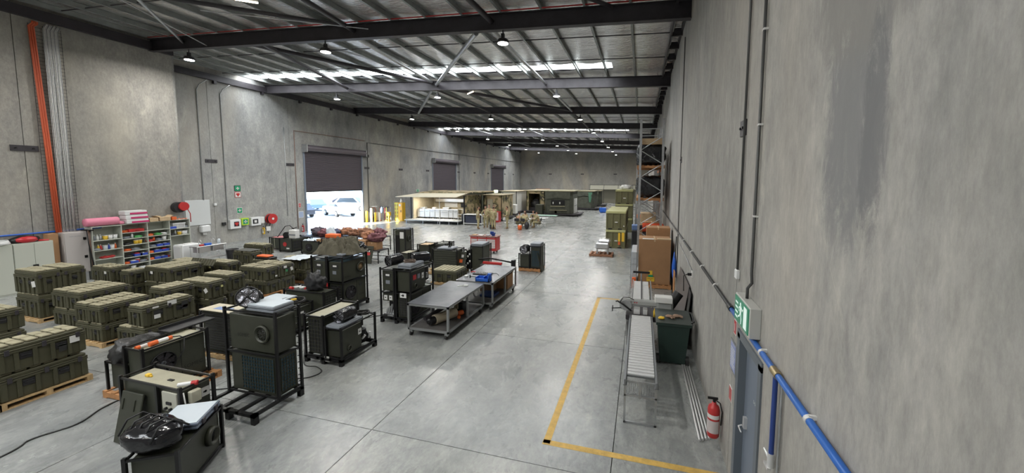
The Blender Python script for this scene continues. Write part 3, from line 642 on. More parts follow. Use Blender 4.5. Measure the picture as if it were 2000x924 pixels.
def stack(x0, x1, y0, y1, nx, ny, top, desc, lv=2, pal=True, tags=None, m=None, low=False):
    z = .115 if pal else 0
    if pal: pallet(x0-.03, y0-.03, x1+.03, y1+.03, 'wooden pallet under the '+desc, m=m)
    h = (top-z)/lv; tags = tags or {}
    for k in range(lv):
        for i in range(nx):
            for j in range(ny):
                a0 = x0+(x1-x0)*i/nx+.006; a1 = x0+(x1-x0)*(i+1)/nx-.006; b0 = y0+(y1-y0)*j/ny+.006; b1 = y0+(y1-y0)*(j+1)/ny-.006
                lvn = ['bottom', 'top'][k] if lv == 2 else ('only' if lv == 1 else ['bottom', 'middle', 'top'][k])
                pos = ''
                if nx > 1: pos += ' right' if i == nx-1 else ' left'
                if ny > 1: pos += ' nearer' if j == 0 else ' farther'
                trunk(a0, a1, b0, b1, z+k*h, h, f'{lvn}{pos} olive trunk, {desc}', grp, tags.get((k, i, j), ()))
stack(-10.98, -10.42, 3.5, 4.57, 1, 1, 1.1, 'front left stack at the photo edge', tags={(1, 0, 0): [('+x', .38, .3, .13, .13, m_tagw, 0), ('+x', .22, .2, .1, .14, m_tagd, 0), ('+x', .22, .25, .09, .04, m_tagg, 0)]})
stack(-10.98, -10.42, 2.4, 3.46, 1, 1, 1.1, 'front left stack cut off by the photo edge')
stack(-14.25, -13.38, 3.88, 4.95, 1, 1, 1.1, 'stack at the left edge before the tall cabinets')
stack(-16.8, -15.77, 6.08, 7.05, 1, 2, 1.44, 'tall stack in front of the grey cabinets', tags={(1, 0, 0): [('-y', .38, .3, .16, .16, m_tagw, 12)]})
stack(-15.3, -14.1, 6.13, 7.17, 2, 1, .98, 'long stack behind the left corner stacks', pal=False)
stack(-13.05, -12.1, 5.56, 6.55, 2, 1, 1.01, 'stack with a white strip label left of the middle', tags={(1, 1, 0): [('+x', .33, .16, .15, .05, m_tagw, 0)]})
stack(-11.9, -11.36, 5.72, 6.45, 1, 1, .5, 'low single trunk between two stacks', lv=1)
stack(-12.42, -11.82, 6.65, 7.35, 1, 1, 1.14, 'small stack peeping over the red stickered trunk')
stack(-11.27, -10.76, 5.62, 6.66, 1, 1, 1.1, 'stack with the red sticker and white labels', tags={(1, 0, 0): [('+x', -.25, .18, .12, .09, m_tagw, 0), ('+x', -.25, .28, .12, .1, m_tagd, 0), ('+x', .05, .42, .18, .1, m_tagw, 0), ('+x', .3, .28, .13, .2, m_tagd, 0), ('+x', .3, .25, .12, .06, m_tagr, 0), ('+x', -.27, .4, .12, .04, m_tagw, 0)]})
stack(-17.4, -16.45, 7.88, 8.4, 2, 1, 1.1, 'stack before the open shelves, left one', tags={(1, 1, 0): [('-y', 0, .3, .1, .1, m_tagw, 0)]})
stack(-16.25, -15.8, 8.0, 8.5, 1, 1, 1.0, 'narrow stack before the open shelves')
stack(-15.72, -14.58, 8.33, 9.38, 2, 1, 1.1, 'large stack before the blue crates on the shelves', tags={(1, 0, 0): [('-y', 0.1, .3, .11, .09, m_tagw, 0)], (1, 1, 0): [('+x', .25, .25, .12, .14, m_tagd, 0), ('+x', .25, .22, .1, .05, m_tagr, 0)]})
stack(-16.35, -15.2, 9.45, 9.98, 1, 1, 1.05, 'stack before the white washing machine')
stack(-15.1, -14.05, 9.75, 10.25, 1, 1, 1.02, 'stack with the yellow sticker before the sink', tags={(1, 0, 0): [('-y', -.3, .22, .09, .06, m_tagy, 0)]})
stack(-12.62, -11.55, 7.48, 7.98, 1, 1, 1.1, 'middle stack with a tilted white diamond sticker', m=m_wood2, tags={(1, 0, 0): [('-y', .45, .25, .12, .12, m_tagw, 35), ('+x', 0.12, .3, .06, .06, m_tagy, 0)]})
stack(-12.9, -11.85, 8.22, 8.75, 1, 1, 1.1, 'stack just behind the white diamond sticker stack')
stack(-13.15, -11.98, 9.5, 10.6, 2, 2, 1.02, 'big square stack carrying the white paper labels', m=m_wood2, tags={(1, 1, 0): [('+x', .1, .1, .07, .05, m_tagw, 0)], (1, 1, 1): [('+x', -.1, .33, .12, .08, m_tagw, 0), ('+x', .15, .22, .09, .13, m_tagw, 15), ('+x', -.05, .2, .08, .1, m_tagg, 0)], (0, 0, 0): [('-y', .05, .2, .07, .07, m_tagw, 0)]})
stack(-15.8, -14.85, 11.2, 11.72, 2, 1, 1.08, 'stack with the dark lid near the black bin')
stack(-17.1, -15.95, 12.6, 13.1, 2, 1, 1.08, 'farthest stack toward the hose reel')
stack(-13.85, -12.9, 11.75, 12.2, 1, 1, .85, 'low stack behind the paper labelled stack')
stack(-13.2, -12.15, 11.2, 11.7, 2, 1, .97, 'stack left of the tall black framed units', m=m_wood2)
stack(-7.6, -6.57, 12.52, 13.45, 1, 1, .58, 'single trunk behind the work tables', lv=1)
g = G(); g.box(-15.75, 11.22, 1.085, -14.9, 11.7, 1.11, .008); one('cover_sheet', g, mat('charcoal_sheet', (.07, .07, .06), .6), 'dark grey sheet lying on the trunk stack near the black bin', 'sheet', (-15.3, 11.5, 1.085))
one('corrugated_panel', G().grid(lambda u, v: (-15.25+1.15*u, 9.35+.12*v+.008*math.sin(u*60), .98+.2*v), 90, 2), m_olive, 'ribbed olive lid leaning behind the trunks before the sink', 'lid', (-14.7, 9.4, .98))
# ================================================================== FRAMED AIR UNITS
def bars(g, pts, r=.018, sq=True):
    for a, b in pts:
        a = Vector(a); b = Vector(b)
        if sq: lo = [min(a[i], b[i])-r for i in range(3)]; hi = [max(a[i], b[i])+r for i in range(3)]; g.box(*lo, *hi)
        else: g.cyl(a, b, r, 6)
    return g
def frame(t, x0, x1, y0, y1, z0, z1, mid=(), ext=0, m=None):
    for (x, y) in ((x0, y0), (x1, y0), (x1, y1), (x0, y1)): put('post', bars(G(), [((x, y, z0), (x, y, z1+ext))], .02), m or m_black, t)
    for z in (z0+.02, *mid, z1): put('rail', bars(G(), [((x0, y0, z), (x1, y0, z)), ((x0, y1, z), (x1, y1, z)), ((x0, y0, z), (x0, y1, z)), ((x1, y0, z), (x1, y1, z))], .013), m or m_black, t)
def skid(t, x0, x1, y0, y1, h=.15):
    g = G(); z = h-.04
    for x in (x0, x0+(x1-x0)*.33, x0+(x1-x0)*.66, x1-.06): g.box(x, y0, z, x+.06, y1, h)
    g.box(x0, y0, z-.01, x1, y0+.06, h); g.box(x0, y1-.06, z-.01, x1, y1, h); put('skid', g, m_black, t)
    for x in (x0, (x0+x1)/2-.04, x1-.08):
        for y in (y0, y1-.08): put('skid_foot', G().box(x, y, 0, x+.08, y+.08, h), m_black, t)
def fan(t, pos, side, r):
    g = G(); g.T = face_T(pos, side); g.lathe((0, 0, 0), [(r, 0), (r*1.06, 0), (r*1.06, .03), (r*.98, .03), (r*.98, .004)], 28); p = put('fan_ring', g, m_black, t)
    g = G(); g.T = face_T(pos, side); g.lathe((0, 0, 0), [(0, .002), (r*.98, .002), (r*.98, .004)], 24); put('fan_opening', g, mat('fan_dark', (.01, .01, .01), .6), p)
    for k in range(7):
        g = G(); g.T = face_T(pos, side) @ Matrix.Rotation(2*math.pi*k/7, 4, 'Z'); g.add([(.03, -.02, .008), (r*.9, -.05, .006), (r*.92, .07, .02), (.03, .03, .016)], [(0, 1, 2, 3)]); put('fan_blade', g, m_steel, p)
    g = G(); g.T = face_T(pos, side); g.cyl((0, 0, 0), (0, 0, .03), r*.18, 12); put('fan_hub', g, m_grey, p)
    g = G(); g.T = face_T(pos, side)
    for q in (.35, .6, .85): g.tube([(r*q*math.cos(a), r*q*math.sin(a), .034) for a in [i*math.pi/10 for i in range(20)]], .003, 4, True)
    for k in range(4): a = k*math.pi/4; g.cyl((-r*math.cos(a), -r*math.sin(a), .034), (r*math.cos(a), r*math.sin(a), .034), .003, 4)
    put('fan_guard', g, m_black, p)
def port(t, pos, side, r, m=None, depth=.05, mesh=True):
    g = G(); g.T = face_T(pos, side); g.lathe((0, 0, 0), [(r*.82, depth*.2), (r*.82, depth), (r, depth), (r*1.02, 0)], 28); p = put('port_collar', g, m_dkolive, t)
    g = G(); g.T = face_T(pos, side); g.lathe((0, 0, 0), [(0, .008), (r*.82, .008), (r*.82, .012)], 24); put('port_cover', g, m or m_silver, p)
    if mesh:
        g = G(); g.T = face_T(pos, side); n = 7
        for k in range(-3, 4):
            c = r*.8*k/3.6; L_ = math.sqrt(max(0, (r*.8)**2-c*c)); g.box(c-.004, -L_, .014, c+.004, L_, .02); g.box(-L_, c-.004, .014, L_, c+.004, .02)
        put('port_mesh', g, m_dkolive, p)
def grille(t, side, fixed, a0, a1, z0, z1, na, nz_, m=None, mb=None, r=.006):
    """coil grille on a face: side -y at y=fixed, or +x at x=fixed"""
    g = G(); q = G()
    def B(g_, a, b, zz0, zz1, o0, o1):
        if side == '-y': g_.box(a, fixed-o1, zz0, b, fixed-o0, zz1)
        else: g_.box(fixed+o0, a, zz0, fixed+o1, b, zz1)
    B(g, a0, a1, z0, z1, .001, .006); p = put('coil_panel', g, m or m_coil, t)
    for i in range(na+1): a = a0+(a1-a0)*i/na; B(q, a-r, a+r, z0, z1, .006, .016)
    for i in range(nz_+1): z = z0+(z1-z0)*i/nz_; B(q, a0, a1, z-r, z+r, .006, .016)
    put('guard_bars', q, mb or m_dkolive, p)
def casing(t, x0, x1, y0, y1, z0, z1, split=None, name='casing', m=None):
    p = put(name, G().box(x0, y0, z0, x1, y1, z1, .01), m or m_dkolive, t)
    if split: g = G(); g.box(x1, split-.004, z0+.02, x1+.004, split+.004, z1-.02); put('panel_seam', g, m_black, p)
    return p
def stk(t, pos, side, w_, h_, m, tilt=0, mark=True):
    g = G(); plate(g, pos, side, w_, h_, .004, tilt); p = put('label_plate', g, m, t)
    if mark and m is m_tagw:
        g = G(); T = face_T(pos, side, tilt) @ Matrix.Translation((0, 0, .006))
        g.T = T; g.lathe((0, 0, 0), [(w_*.12, 0), (w_*.17, 0), (w_*.17, .001)], 10); g.box(-w_*.3, -h_*.08, 0, w_*.05, h_*.06, .001); g.T = None; put('mark', g, m_black, p)
def letter(t, txt, size, pos, side, m=None): g = G(); text_mesh(txt, size, face_T(pos, side), g); put('lettering', g, m or mat('dark_lettering', (.012, .012, .01), .6), t)
def lidslab(label, x0, x1, y0, y1, z, n=2, top=None, name='filter_tray', cat='tray', th=.055):
    t = thing(name, label, cat, ((x0+x1)/2, (y0+y1)/2, z))
    for k in range(n): put('tray', G().box(x0, y0, z+k*th, x1, y1, z+k*th+th*.82, .008).box(x0+.02, y0-.006, z+k*th+.01, x1-.02, y1+.006, z+k*th+.02), m_grey, t)
    zz = z+n*th; put('top_sheet', G().box(x0+.015, y0+.015, zz-.01, x1-.015, y1-.015, zz+.004), top or m_pale, t)
    return t
def duct(label, a, b, r, seed=1, cross=True):
    """roll of insulated flexible duct bagged in black film; a is the open silver face end"""
    a = Vector(a); b = Vector(b); t = thing('duct_roll', label, 'duct', tuple(b)); d = (b-a); L_ = d.length; d.normalize(); N = 26
    pts = []; rad = []
    up = Vector((0, 0, 1)) if abs(d.z) < .9 else Vector((1, 0, 0)); u = d.cross(up).normalized(); q = d.cross(u)
    v = []; n = 22
    for i in range(N+1):
        f = i/N; rr_ = r*(1+.05*math.sin(i*2.4)) * (1 if f < .8 else math.sqrt(max(.02, 1-((f-.8)/.2)**2*.8)))
        for k in range(n):
            an = 2*math.pi*k/n; k2 = 1+.11*fbm(math.cos(an)*1.4+seed, math.sin(an)*1.4, f*3+seed, 3)
            v.append(a+d*L_*f+(u*math.cos(an)+q*math.sin(an))*rr_*k2)
    g = G(); g.add(v, [(i*n+k, i*n+(k+1) % n, (i+1)*n+(k+1) % n, (i+1)*n+k) for i in range(N) for k in range(n)]+[[N*n+k for k in range(n)]], True); put('duct_sleeve', g, m_bag, t)
    g = G(); vv = [a+d*.03]; 
    for j in range(1, 5):
        for k in range(n): an = 2*math.pi*k/n; vv.append(a+d*(.02+.05*fbm(j*.9+seed, k*.7, 2))+(u*math.cos(an)+q*math.sin(an))*r*.97*j/4)
    fs = [(0, 1+k, 1+(k+1) % n) for k in range(n)]
    for j in range(3): fs += [(1+j*n+k, 1+(j+1)*n+k, 1+(j+1)*n+(k+1) % n, 1+j*n+(k+1) % n) for k in range(n)]
    g.add(vv, fs, True); put('silver_liner', g, m_silver, t)
    g = G(); g.tube([a+(u*math.cos(2*math.pi*k/20)+q*math.sin(2*math.pi*k/20))*r for k in range(20)], r*.07, 6, True)
    if cross:
        for e in (u+q, u-q): e = e.normalized(); g.tube([a-e*r-d*.005, a-d*.03, a+e*r-d*.005], r*.07, 5)
        g.tube([a-(d*.04), a-(d*.04)+u*.001+d*.02], r*.16, 8)
    put('end_strap', g, m_black, t)
    return t
def coil(label, c, r, rt=.012, n=3, m=None, name='cable_coil'):
    g = G(); pts = []
    for i in range(n*20): an = i*2*math.pi/20; k = r*(1+.06*math.sin(i*.37)); pts.append((c[0]+k*math.cos(an), c[1]+k*math.sin(an), c[2]+rt+(i/20)*rt*1.5+.008*math.sin(i*.9)))
    g.tube(pts, rt, 6); return one(name, g, m or m_cable, label, 'cable', c)
def blob(name, label, cat, c, r, m, seed=0, amp=.25, nu=28, nv=18, fr=1.6, flat=True):
    def fn(d): return 1+amp*fbm(d.x*fr+seed, d.y*fr, d.z*fr+seed*3, 4)
    g = G(); g.sph(c, r, nu, nv, fn)
    if flat: zmin = c[2]-r[2]*.72; g.v = [(p[0], p[1], max(p[2], zmin)) for p in g.v]
    return one(name, g, m, label, cat, (c[0], c[1], c[2]-r[2]*.72 if flat else c[2]))
# ---- U1 tall double unit
t = thing('air_conditioning_unit', 'tall double air conditioning unit in a black frame, nearest upright one, blue grille below', 'machine', (-6.5, 5, 0))
skid(t, -7.12, -5.93, 4.38, 5.32, .17)
frame(t, -7.1, -5.95, 4.84, 5.3, .17, 1.67, (.93,), .03)
casing(t, -7.04, -5.99, 4.87, 5.26, .2, .92, name='lower_casing'); casing(t, -7.04, -5.99, 4.87, 5.26, .96, 1.6, name='upper_casing')
grille(t, '-y', 4.87, -6.78, -6.06, .26, .86, 12, 10); grille(t, '+x', 5.99*-1, 4.93, 5.2, .26, .86, 5, 11)
port(t, (-6.27, 4.87, 1.3), '-y', .155); letter(t, 'SOMEC', .085, (-6.72, 4.865, 1.23), '-y')
put('side_wire', bars(G(), [((-5.95, 5.3, z), (-5.95, 5.24, z)) for z in [.3+.12*k for k in range(11)]], .006), m_black, t)
lidslab('pair of grey filter trays with a pale top sheet on the tall unit in front', -6.62, -6.0, 4.86, 5.26, 1.69, 2)
duct('black bagged duct roll with a cross strapped silver end on the tall front unit', (-6.62, 4.9, 1.92), (-7.0, 5.28, 1.72), .17, 3)
# ---- U2 low unit, open right end
t = thing('air_conditioning_unit', 'low khaki topped unit with a duct roll, between the tall unit and the work table', 'machine', (-6.5, 6.9, 0))
skid(t, -7.02, -6.03, 6.34, 7.45, .14)
frame(t, -7.0, -6.52, 6.37, 7.42, .14, 1.03, (), .02); frame(t, -6.46, -6.05, 6.37, 7.42, .14, .8, (), .02)
casing(t, -6.97, -6.55, 6.42, 7.38, .17, 1.0, name='rear_casing'); put('khaki_top', G().box(-6.97, 6.42, 1.0, -6.55, 7.38, 1.006), m_khaki_top, t)
grille(t, '-y', 6.42, -6.93, -6.6, .22, .95, 4, 9, m_blackpl)
casing(t, -6.44, -6.08, 6.4, 7.0, .17, .76, name='front_casing')
g = G()
for k in range(9): g.cyl((-6.4+.03*k % .3, 7.05+.04*k, .2), (-6.15-.02*k, 7.08+.035*k, .25+.05*(k % 5)), .025, 8)
g.cyl((-6.25, 7.22, .18), (-6.25, 7.22, .48), .09, 14); g.box(-6.42, 7.02, .5, -6.35, 7.38, .72); put('compressor', g, m_black, t)
put('fitting', G().cyl((-6.16, 7.1, .3), (-6.1, 7.14, .38), .03, 8).cyl((-6.14, 7.3, .25), (-6.1, 7.3, .4), .025, 8), m_gal2, t)
port(t, (-6.08, 6.62, .3), '+x', .06, m_dkolive, .03, False); stk(t, (-6.08, 6.95, .55), '+x', .1, .13, m_tagw); stk(t, (-6.45, 6.36, .12), '-y', .16, .12, m_tagw, mark=False)
put('side_wire', bars(G(), [((-6.99, 6.4, z), (-6.99, 6.46, z)) for z in [.25+.1*k for k in range(8)]], .006), m_gal2, t)
lidslab('grey filter tray under the duct roll on the low front unit', -6.46, -6.1, 6.38, 7.08, .80, 1, m_grey)
duct('duct roll with a crumpled silver end lying on the low unit before the work table', (-6.27, 6.55, 1.0), (-6.3, 7.05, .98), .135, 8)
coil('black cable coil on the open end of the low unit before the work table', (-6.22, 7.24, .83), .13, .014)
# ---- U3 square unit with control panel
t = thing('air_conditioning_unit', 'framed unit with a flat khaki top and cream control panel, front left', 'machine', (-7, 3.9, 0))
x0, x1, y0, y1 = -7.66, -6.38, 3.68, 4.12
frame(t, x0, x1, y0, y1, .02, .92, (), .02); casing(t, x0+.03, x1-.03, y0+.03, y1-.03, .08, .88)
put('khaki_top', G().box(x0+.04, y0+.04, .88, x1-.04, y1-.04, .886), m_khaki_top, t)
p = put('control_panel', G().box(-6.78, y0+.005, .55, -6.47, y0+.03, .84, .005), mat('cream_panel2', (.5, .5, .42), .5), t); put('switch', G().cyl((-6.68, y0, .6), (-6.68, y0-.03, .6), .022, 8).cyl((-6.58, y0, .6), (-6.58, y0-.03, .6), .022, 8).box(-6.68, y0-.01, .66, -6.58, y0+.005, .7), m_black, p)
put('post', bars(G(), [((-6.86, y0, .05), (-6.86, y0, .9))], .02), m_black, t)
put('junction_box', G().box(x1-.02, 3.78, .66, x1+.06, 3.92, .84, .01), mat('cream_box', (.6, .58, .45), .5), t); stk(t, (x1-.025, 4.02, .72), '+x', .11, .14, m_tagw)
put('cable_tail', G().tube([(x1, 3.72, .86), (x1+.05, 3.71, .7), (x1+.04, 3.72, .35)], .01, 6), m_white, t)
put('bracket_mark', G().box(-6.95, 3.86, .887, -6.85, 3.9, .9), m_black, t)
one('yellow_plug', G().box(-7.42, 3.84, .887, -7.34, 3.9, .93, .01).cyl((-7.34, 3.87, .9), (-7.3, 3.87, .9), .015, 6), m_yellow, 'small yellow plug on the khaki top of the front left unit', 'plug', (-7.38, 3.87, .887))
t = thing('orange_connector', 'red and white connector at the corner of the cream control panel unit', 'connector', (-6.5, 3.8, .887)); put('plug', G().cyl((-6.55, 3.76, .93), (-6.42, 3.86, .93), .03, 10), m_whitepl, t); put('cap', G().cyl((-6.42, 3.86, .93), (-6.36, 3.9, .93), .036, 10), m_red, t)
g = G(); g.T = Matrix.Translation((-7.36, 3.5, 0)) @ Matrix.Rotation(R(-12), 4, 'X'); g.box(-.23, 0, 0.01, .23, .03, .76, .008); g.box(-.17, -.012, .5, -.15, 0, .66); g.box(.08, -.012, .5, .1, 0, .66); one('side_panel', g, m_dkolive, 'olive panel leaning against the khaki topped unit, front left', 'panel', (-7.36, 3.5, 0))
# ---- U5 nearest tilted unit (rotated)
B = Vector((-5.91, 3.89, 0)); ang = math.atan2(-.86, .51)
T5 = Matrix.Translation(B) @ Matrix.Rotation(ang, 4, 'Z')   # +x along right face towards camera, -y away to the left... local y<0 is left
def p5(n_, g, m, par):
    g.v = [tuple(T5 @ Vector(p)) for p in g.v]; return put(n_, g, m, par)
t = thing('air_conditioning_unit', 'nearest framed unit at the bottom edge, turned at an angle, with a round side port', 'machine', (-6, 3.3, 0))
for x in (0, .98):
    for y in (0, -.52): p5('post', bars(G(), [((x, y, 0), (x, y, .64))], .02), m_black, t)
for z in (.05, .62): p5('rail', bars(G(), [((0, 0, z), (.98, 0, z)), ((0, -.52, z), (.98, -.52, z)), ((0, 0, z), (0, -.52, z)), ((.98, 0, z), (.98, -.52, z))], .013), m_black, t)
p5('casing', G().box(.03, -.49, .06, .94, -.02, .6, .01), m_dkolive, t)
g = G(); g.T = Matrix.Translation((.27, -.02, .36)) @ Matrix.Rotation(R(-90), 4, 'X'); g.lathe((0, 0, 0), [(.1, .01), (.1, .07), (.125, .07), (.13, 0)], 26); p = p5('port_collar', g, m_dkolive, t)
g = G(); g.T = Matrix.Translation((.27, -.02, .36)) @ Matrix.Rotation(R(-90), 4, 'X'); g.lathe((0, 0, 0), [(0, .012), (.1, .012), (.1, .016)], 22); p5('port_cover', g, m_silver, p)
t = thing('filter_tray', 'pale blue tray propped on the nearest unit at the bottom edge', 'tray', (-6.2, 3.6, .64))
p5('tray', G().box(-.0, -.52, .655, .56, .0, .69, .006).box(.0, -.52, .70, .56, .0, .735, .006), mat('slate_tray', (.14, .17, .23), .4), t); p5('top_sheet', G().box(.02, -.5, .733, .54, -.02, .742), m_pale, t)
p5('tray_clip', G().box(.1, -.005, .66, .16, .02, .73).box(.4, -.005, .66, .46, .02, .73), m_steel, t)
g = G(); cbag = T5 @ Vector((.72, -.38, .78)); blob('duct_bag', 'large shiny black bagged duct on the nearest unit at the bottom edge', 'bag', tuple(cbag), (.36, .25, .17), m_bag, 4, .16, 36, 22, 1.8)
g = G(); 
for k in range(5): 
    a0 = cbag+Vector((-.3+.14*k, -.18, .02)); g.tube([a0, a0+Vector((.03, .08, .17)), a0+Vector((.06, .22, .19)), a0+Vector((.09, .36, .04))], .012, 6)
one('bag_strap', g, m_blackpl, 'black straps around the bagged duct on the nearest unit', 'strap', tuple(cbag))
# ---- U4 long unit with fan
t = thing('air_conditioning_unit', 'long framed unit with a round fan and khaki top, left of the tall unit', 'machine', (-8.5, 4.8, 0))
frame(t, -8.78, -8.32, 4.3, 5.32, .14, .98, (), .02); casing(t, -8.75, -8.35, 4.33, 5.29, .16, .94, split=4.88); put('khaki_top', G().box(-8.74, 4.34, .94, -8.36, 5.28, .946), m_khaki_top, t)
fan(t, (-8.35, 4.6, .62), '+x', .19); letter(t, 'SOMEC', .1, (-8.343, 5.07, .38), '+x'); put('side_post', bars(G(), [((-9.3, 4.3, .14), (-9.3, 4.3, .66)), ((-9.3, 4.3, .66), (-8.8, 4.3, .66)), ((-9.3, 5.2, .14), (-9.3, 5.2, .66)), ((-9.3, 4.3, .66), (-9.3, 5.2, .66))], .018), m_black, t)
casing(t, -9.26, -8.84, 4.34, 5.18, .16, .62, name='side_casing')
pallet(-9.35, 4.24, -8.1, 5.4, 'orange brown wooden pallet under the long unit with the fan', m=m_wood2, h=.13)
t = thing('orange_connector', 'orange and white electrical connectors lying on the long unit with the fan', 'connector', (-8.6, 4.55, .95))
put('plug', G().cyl((-8.56, 4.38, .98), (-8.56, 4.5, .98), .03, 10), m_whitepl, t); put('plug', G().cyl((-8.5, 4.6, .99), (-8.5, 4.78, .99), .035, 10), m_whitepl, t); put('cap', G().cyl((-8.56, 4.34, .98), (-8.56, 4.4, .98), .036, 10).cyl((-8.5, 4.5, .99), (-8.5, 4.62, .99), .042, 10).cyl((-8.5, 4.78, .99), (-8.5, 4.84, .99), .036, 10), m_orange, t)
put('lead', G().tube([(-8.5, 4.84, .99), (-8.42, 4.92, .99), (-8.3, 4.92, .97), (-8.29, 4.9, .75), (-8.3, 4.8, .6)], .011, 6), m_cable, t)
blob('duct_bag', 'dull black bagged bundle slumped left of the long unit with the fan', 'bag', (-9.05, 4.62, .8), (.26, .38, .25), mat('dusty_black_film', (.03, .03, .03), .35, bump=.6, bscale=14), 9, .25)
g = G(); g.box(-9.05, 4.95, .99, -8.72, 5.75, 1.02, .005); one('black_tray', g.box(-9.05, 4.95, 1.02, -9.03, 5.75, 1.07), m_blackpl, 'long black tray lying behind the long unit with the fan', 'tray', (-8.9, 5.3, .99))
# ---- U6
t = thing('air_conditioning_unit', 'unit with a cream sheet on top, half hidden behind the tall front unit', 'machine', (-8.9, 6.1, 0))
frame(t, -9.42, -8.42, 5.92, 6.3, .13, 1.0, (), .02); casing(t, -9.4, -8.45, 5.95, 6.27, .15, 1.06); g = G()
for k in range(14): g.box(-9.3, 5.935, .2+.055*k, -8.5, 5.95, .225+.055*k)
put('louvre', g, m_blackpl, t)
p = put('cream_top', G().box(-9.42, 5.9, 1.07, -8.42, 6.32, 1.085), mat('cream_top', (.55, .5, .38), .6), t); put('blue_tape', G().box(-9.15, 6.0, 1.086, -8.7, 6.15, 1.089), mat('blue_print', (.2, .28, .5), .5), p)
pallet(-9.5, 5.88, -8.35, 6.36, 'wooden pallet under the cream topped unit behind the tall front unit')
# ---- U7 low with lid + coil, U8
t = thing('air_conditioning_unit', 'low framed unit with a pale lid, behind the tall front unit', 'machine', (-9, 7.7, 0))
frame(t, -9.6, -8.4, 7.3, 7.9, .12, .72, (), .02); casing(t, -9.55, -8.95, 7.33, 7.87, .14, .7, name='left_casing'); casing(t, -8.85, -8.44, 7.33, 7.87, .14, .66, name='right_casing'); skid(t, -9.6, -8.4, 7.3, 7.9, .12)
stk(t, (-8.44, 7.6, .5), '+x', .2, .12, m_tagd); stk(t, (-8.438, 7.6, .52), '+x', .12, .05, m_tagw, mark=False)
lidslab('grey trays with a pale lid on the low unit behind the tall front unit', -9.58, -8.85, 7.32, 7.88, .74, 2)
coil('black cable coil with yellow plugs on the low unit behind the tall front unit', (-8.72, 7.62, .74), .26, .02, 3)
one('yellow_plug', G().cyl((-8.66, 7.5, .86), (-8.58, 7.6, .86), .03, 8), m_yellow, 'yellow plug on the black cable coil behind the tall front unit', 'plug', (-8.62, 7.55, .86))
t = thing('air_conditioning_unit', 'dark framed unit carrying a black bag, left of the tall tarpaulin stack', 'machine', (-8.9, 8.4, 0))
frame(t, -9.55, -8.2, 8.08, 8.58, .02, .9, (), .02, m_black); casing(t, -9.52, -8.23, 8.1, 8.55, .12, .88); grille(t, '+x', -8.23, 8.16, 8.5, .2, .8, 4, 8, m_blackpl)
stk(t, (-8.225, 8.54, .6), '+x', .03, .12, m_tagw, mark=False)
blob('black_bag', 'black bundled bag on the unit left of the tarpaulin stack', 'bag', (-8.75, 8.35, 1.1), (.28, .2, .28), m_blackpl, 12, .45, 30, 20, 2.4)
g = G()
for k in range(7): g.cyl((-9.4+.1*k, 8.2+.03*(k % 3), .93), (-9.3+.1*k, 8.32, .95+.02*(k % 2)), .025, 7)
t = thing('tool_bundle', 'small red and grey tools on the dark unit left of the black bag', 'tools', (-9.2, 8.3, .9)); put('grey_tools', g, m_gal2, t); put('red_tool', G().cyl((-9.42, 8.16, .94), (-9.3, 8.14, .94), .04, 10).cyl((-9.0, 8.36, .94), (-8.95, 8.2, .94), .03, 8), m_red, t)
# ---- BS tarpaulin stack
t = thing('air_conditioning_unit', 'tall four box unit stack in a black frame under the khaki tarpaulin', 'machine', (-9, 9.5, 0))
skid(t, -9.58, -8.4, 9.0, 10.08, .15)
frame(t, -9.56, -9.02, 9.03, 10.05, .15, 1.62, (.9,), .04); frame(t, -8.98, -8.44, 9.03, 10.05, .15, 1.62, (.9,), .04)
for x0 in (-9.53, -8.95):
    casing(t, x0, x0+.48, 9.06, 10.02, .17, .88, split=9.62, name='lower_casing'); casing(t, x0, x0+.48, 9.06, 10.02, .93, 1.52, name='upper_casing')
    stk(t, (x0+.22, 9.055, 1.38), '-y', .24, .13, m_tagd); stk(t, (x0+.22, 9.05, 1.4), '-y', .13, .05, m_tagw, mark=False); stk(t, (x0+.2, 9.055, 1.2), '-y', .13, .1, m_grey)
    grille(t, '-y', 9.06, x0+.05, x0+.43, .25, .82, 3, 7, m_blackpl)
fan(t, (-8.47, 9.36, .55), '+x', .2); stk(t, (-8.466, 9.78, .7), '+x', .13, .09, m_tagd); port(t, (-8.47, 9.78, 1.26), '+x', .15, mat('plywood_disc', (.32, .22, .12), .7), .05, False)
letter(t, 'SOMEC', .08, (-8.464, 9.82, .38), '+x'); letter(t, 'SOMEC', .07, (-8.464, 9.25, 1.05), '+x')
one('red_tag', G().box(-9.01, 9.0, .72, -8.96, 9.02, .88), m_red, 'small red tag hanging on the frame under the khaki tarpaulin', 'tag', (-9, 9.0, .72))
lidslab('dark grey trays stacked on the tarpaulin stack frame', -8.98, -8.46, 9.08, 9.98, 1.66, 2, m_grey)
def tarp(label, c, r, seed, m, nu=80, nv=70, h=.34, name='tarpaulin'):
    def fn(u, v):
        x = (u-.5)*2; y = (v-.5)*2; e = max(0, 1-(abs(x)**3+abs(y)**3)**(1/3.)); k = min(1, e*2.8)**.85
        n_ = fbm(x*1.9+seed, y*1.9, seed, 5); wx_ = x+.35*fbm(x*2, y*2, 7, 2); rg = (1-abs(noise.noise(Vector((wx_*2.6+seed, y*2.3, 3))))*2.6)+.5*(1-abs(noise.noise(Vector((wx_*5.5, y*5+seed, 8))))*2.6)
        z = c[2]+k*(h*.48+h*.40*n_+h*.38*rg)
        return (c[0]+x*r[0]*(1+.1*n_), c[1]+y*r[1]*(1+.1*n_), max(z, c[2]-.02))
    g = G(); g.grid(fn, nu, nv); g.add([fn(0, 0), fn(1, 0), fn(1, 1), fn(0, 1)], [(3, 2, 1, 0)])
    return one(name, g, m, label, 'tarpaulin', c)
tarp('crumpled khaki tarpaulin heaped on the tall four box unit stack', (-9.05, 9.62, 1.72), (.74, .58), 5, m_tarp, h=.40)
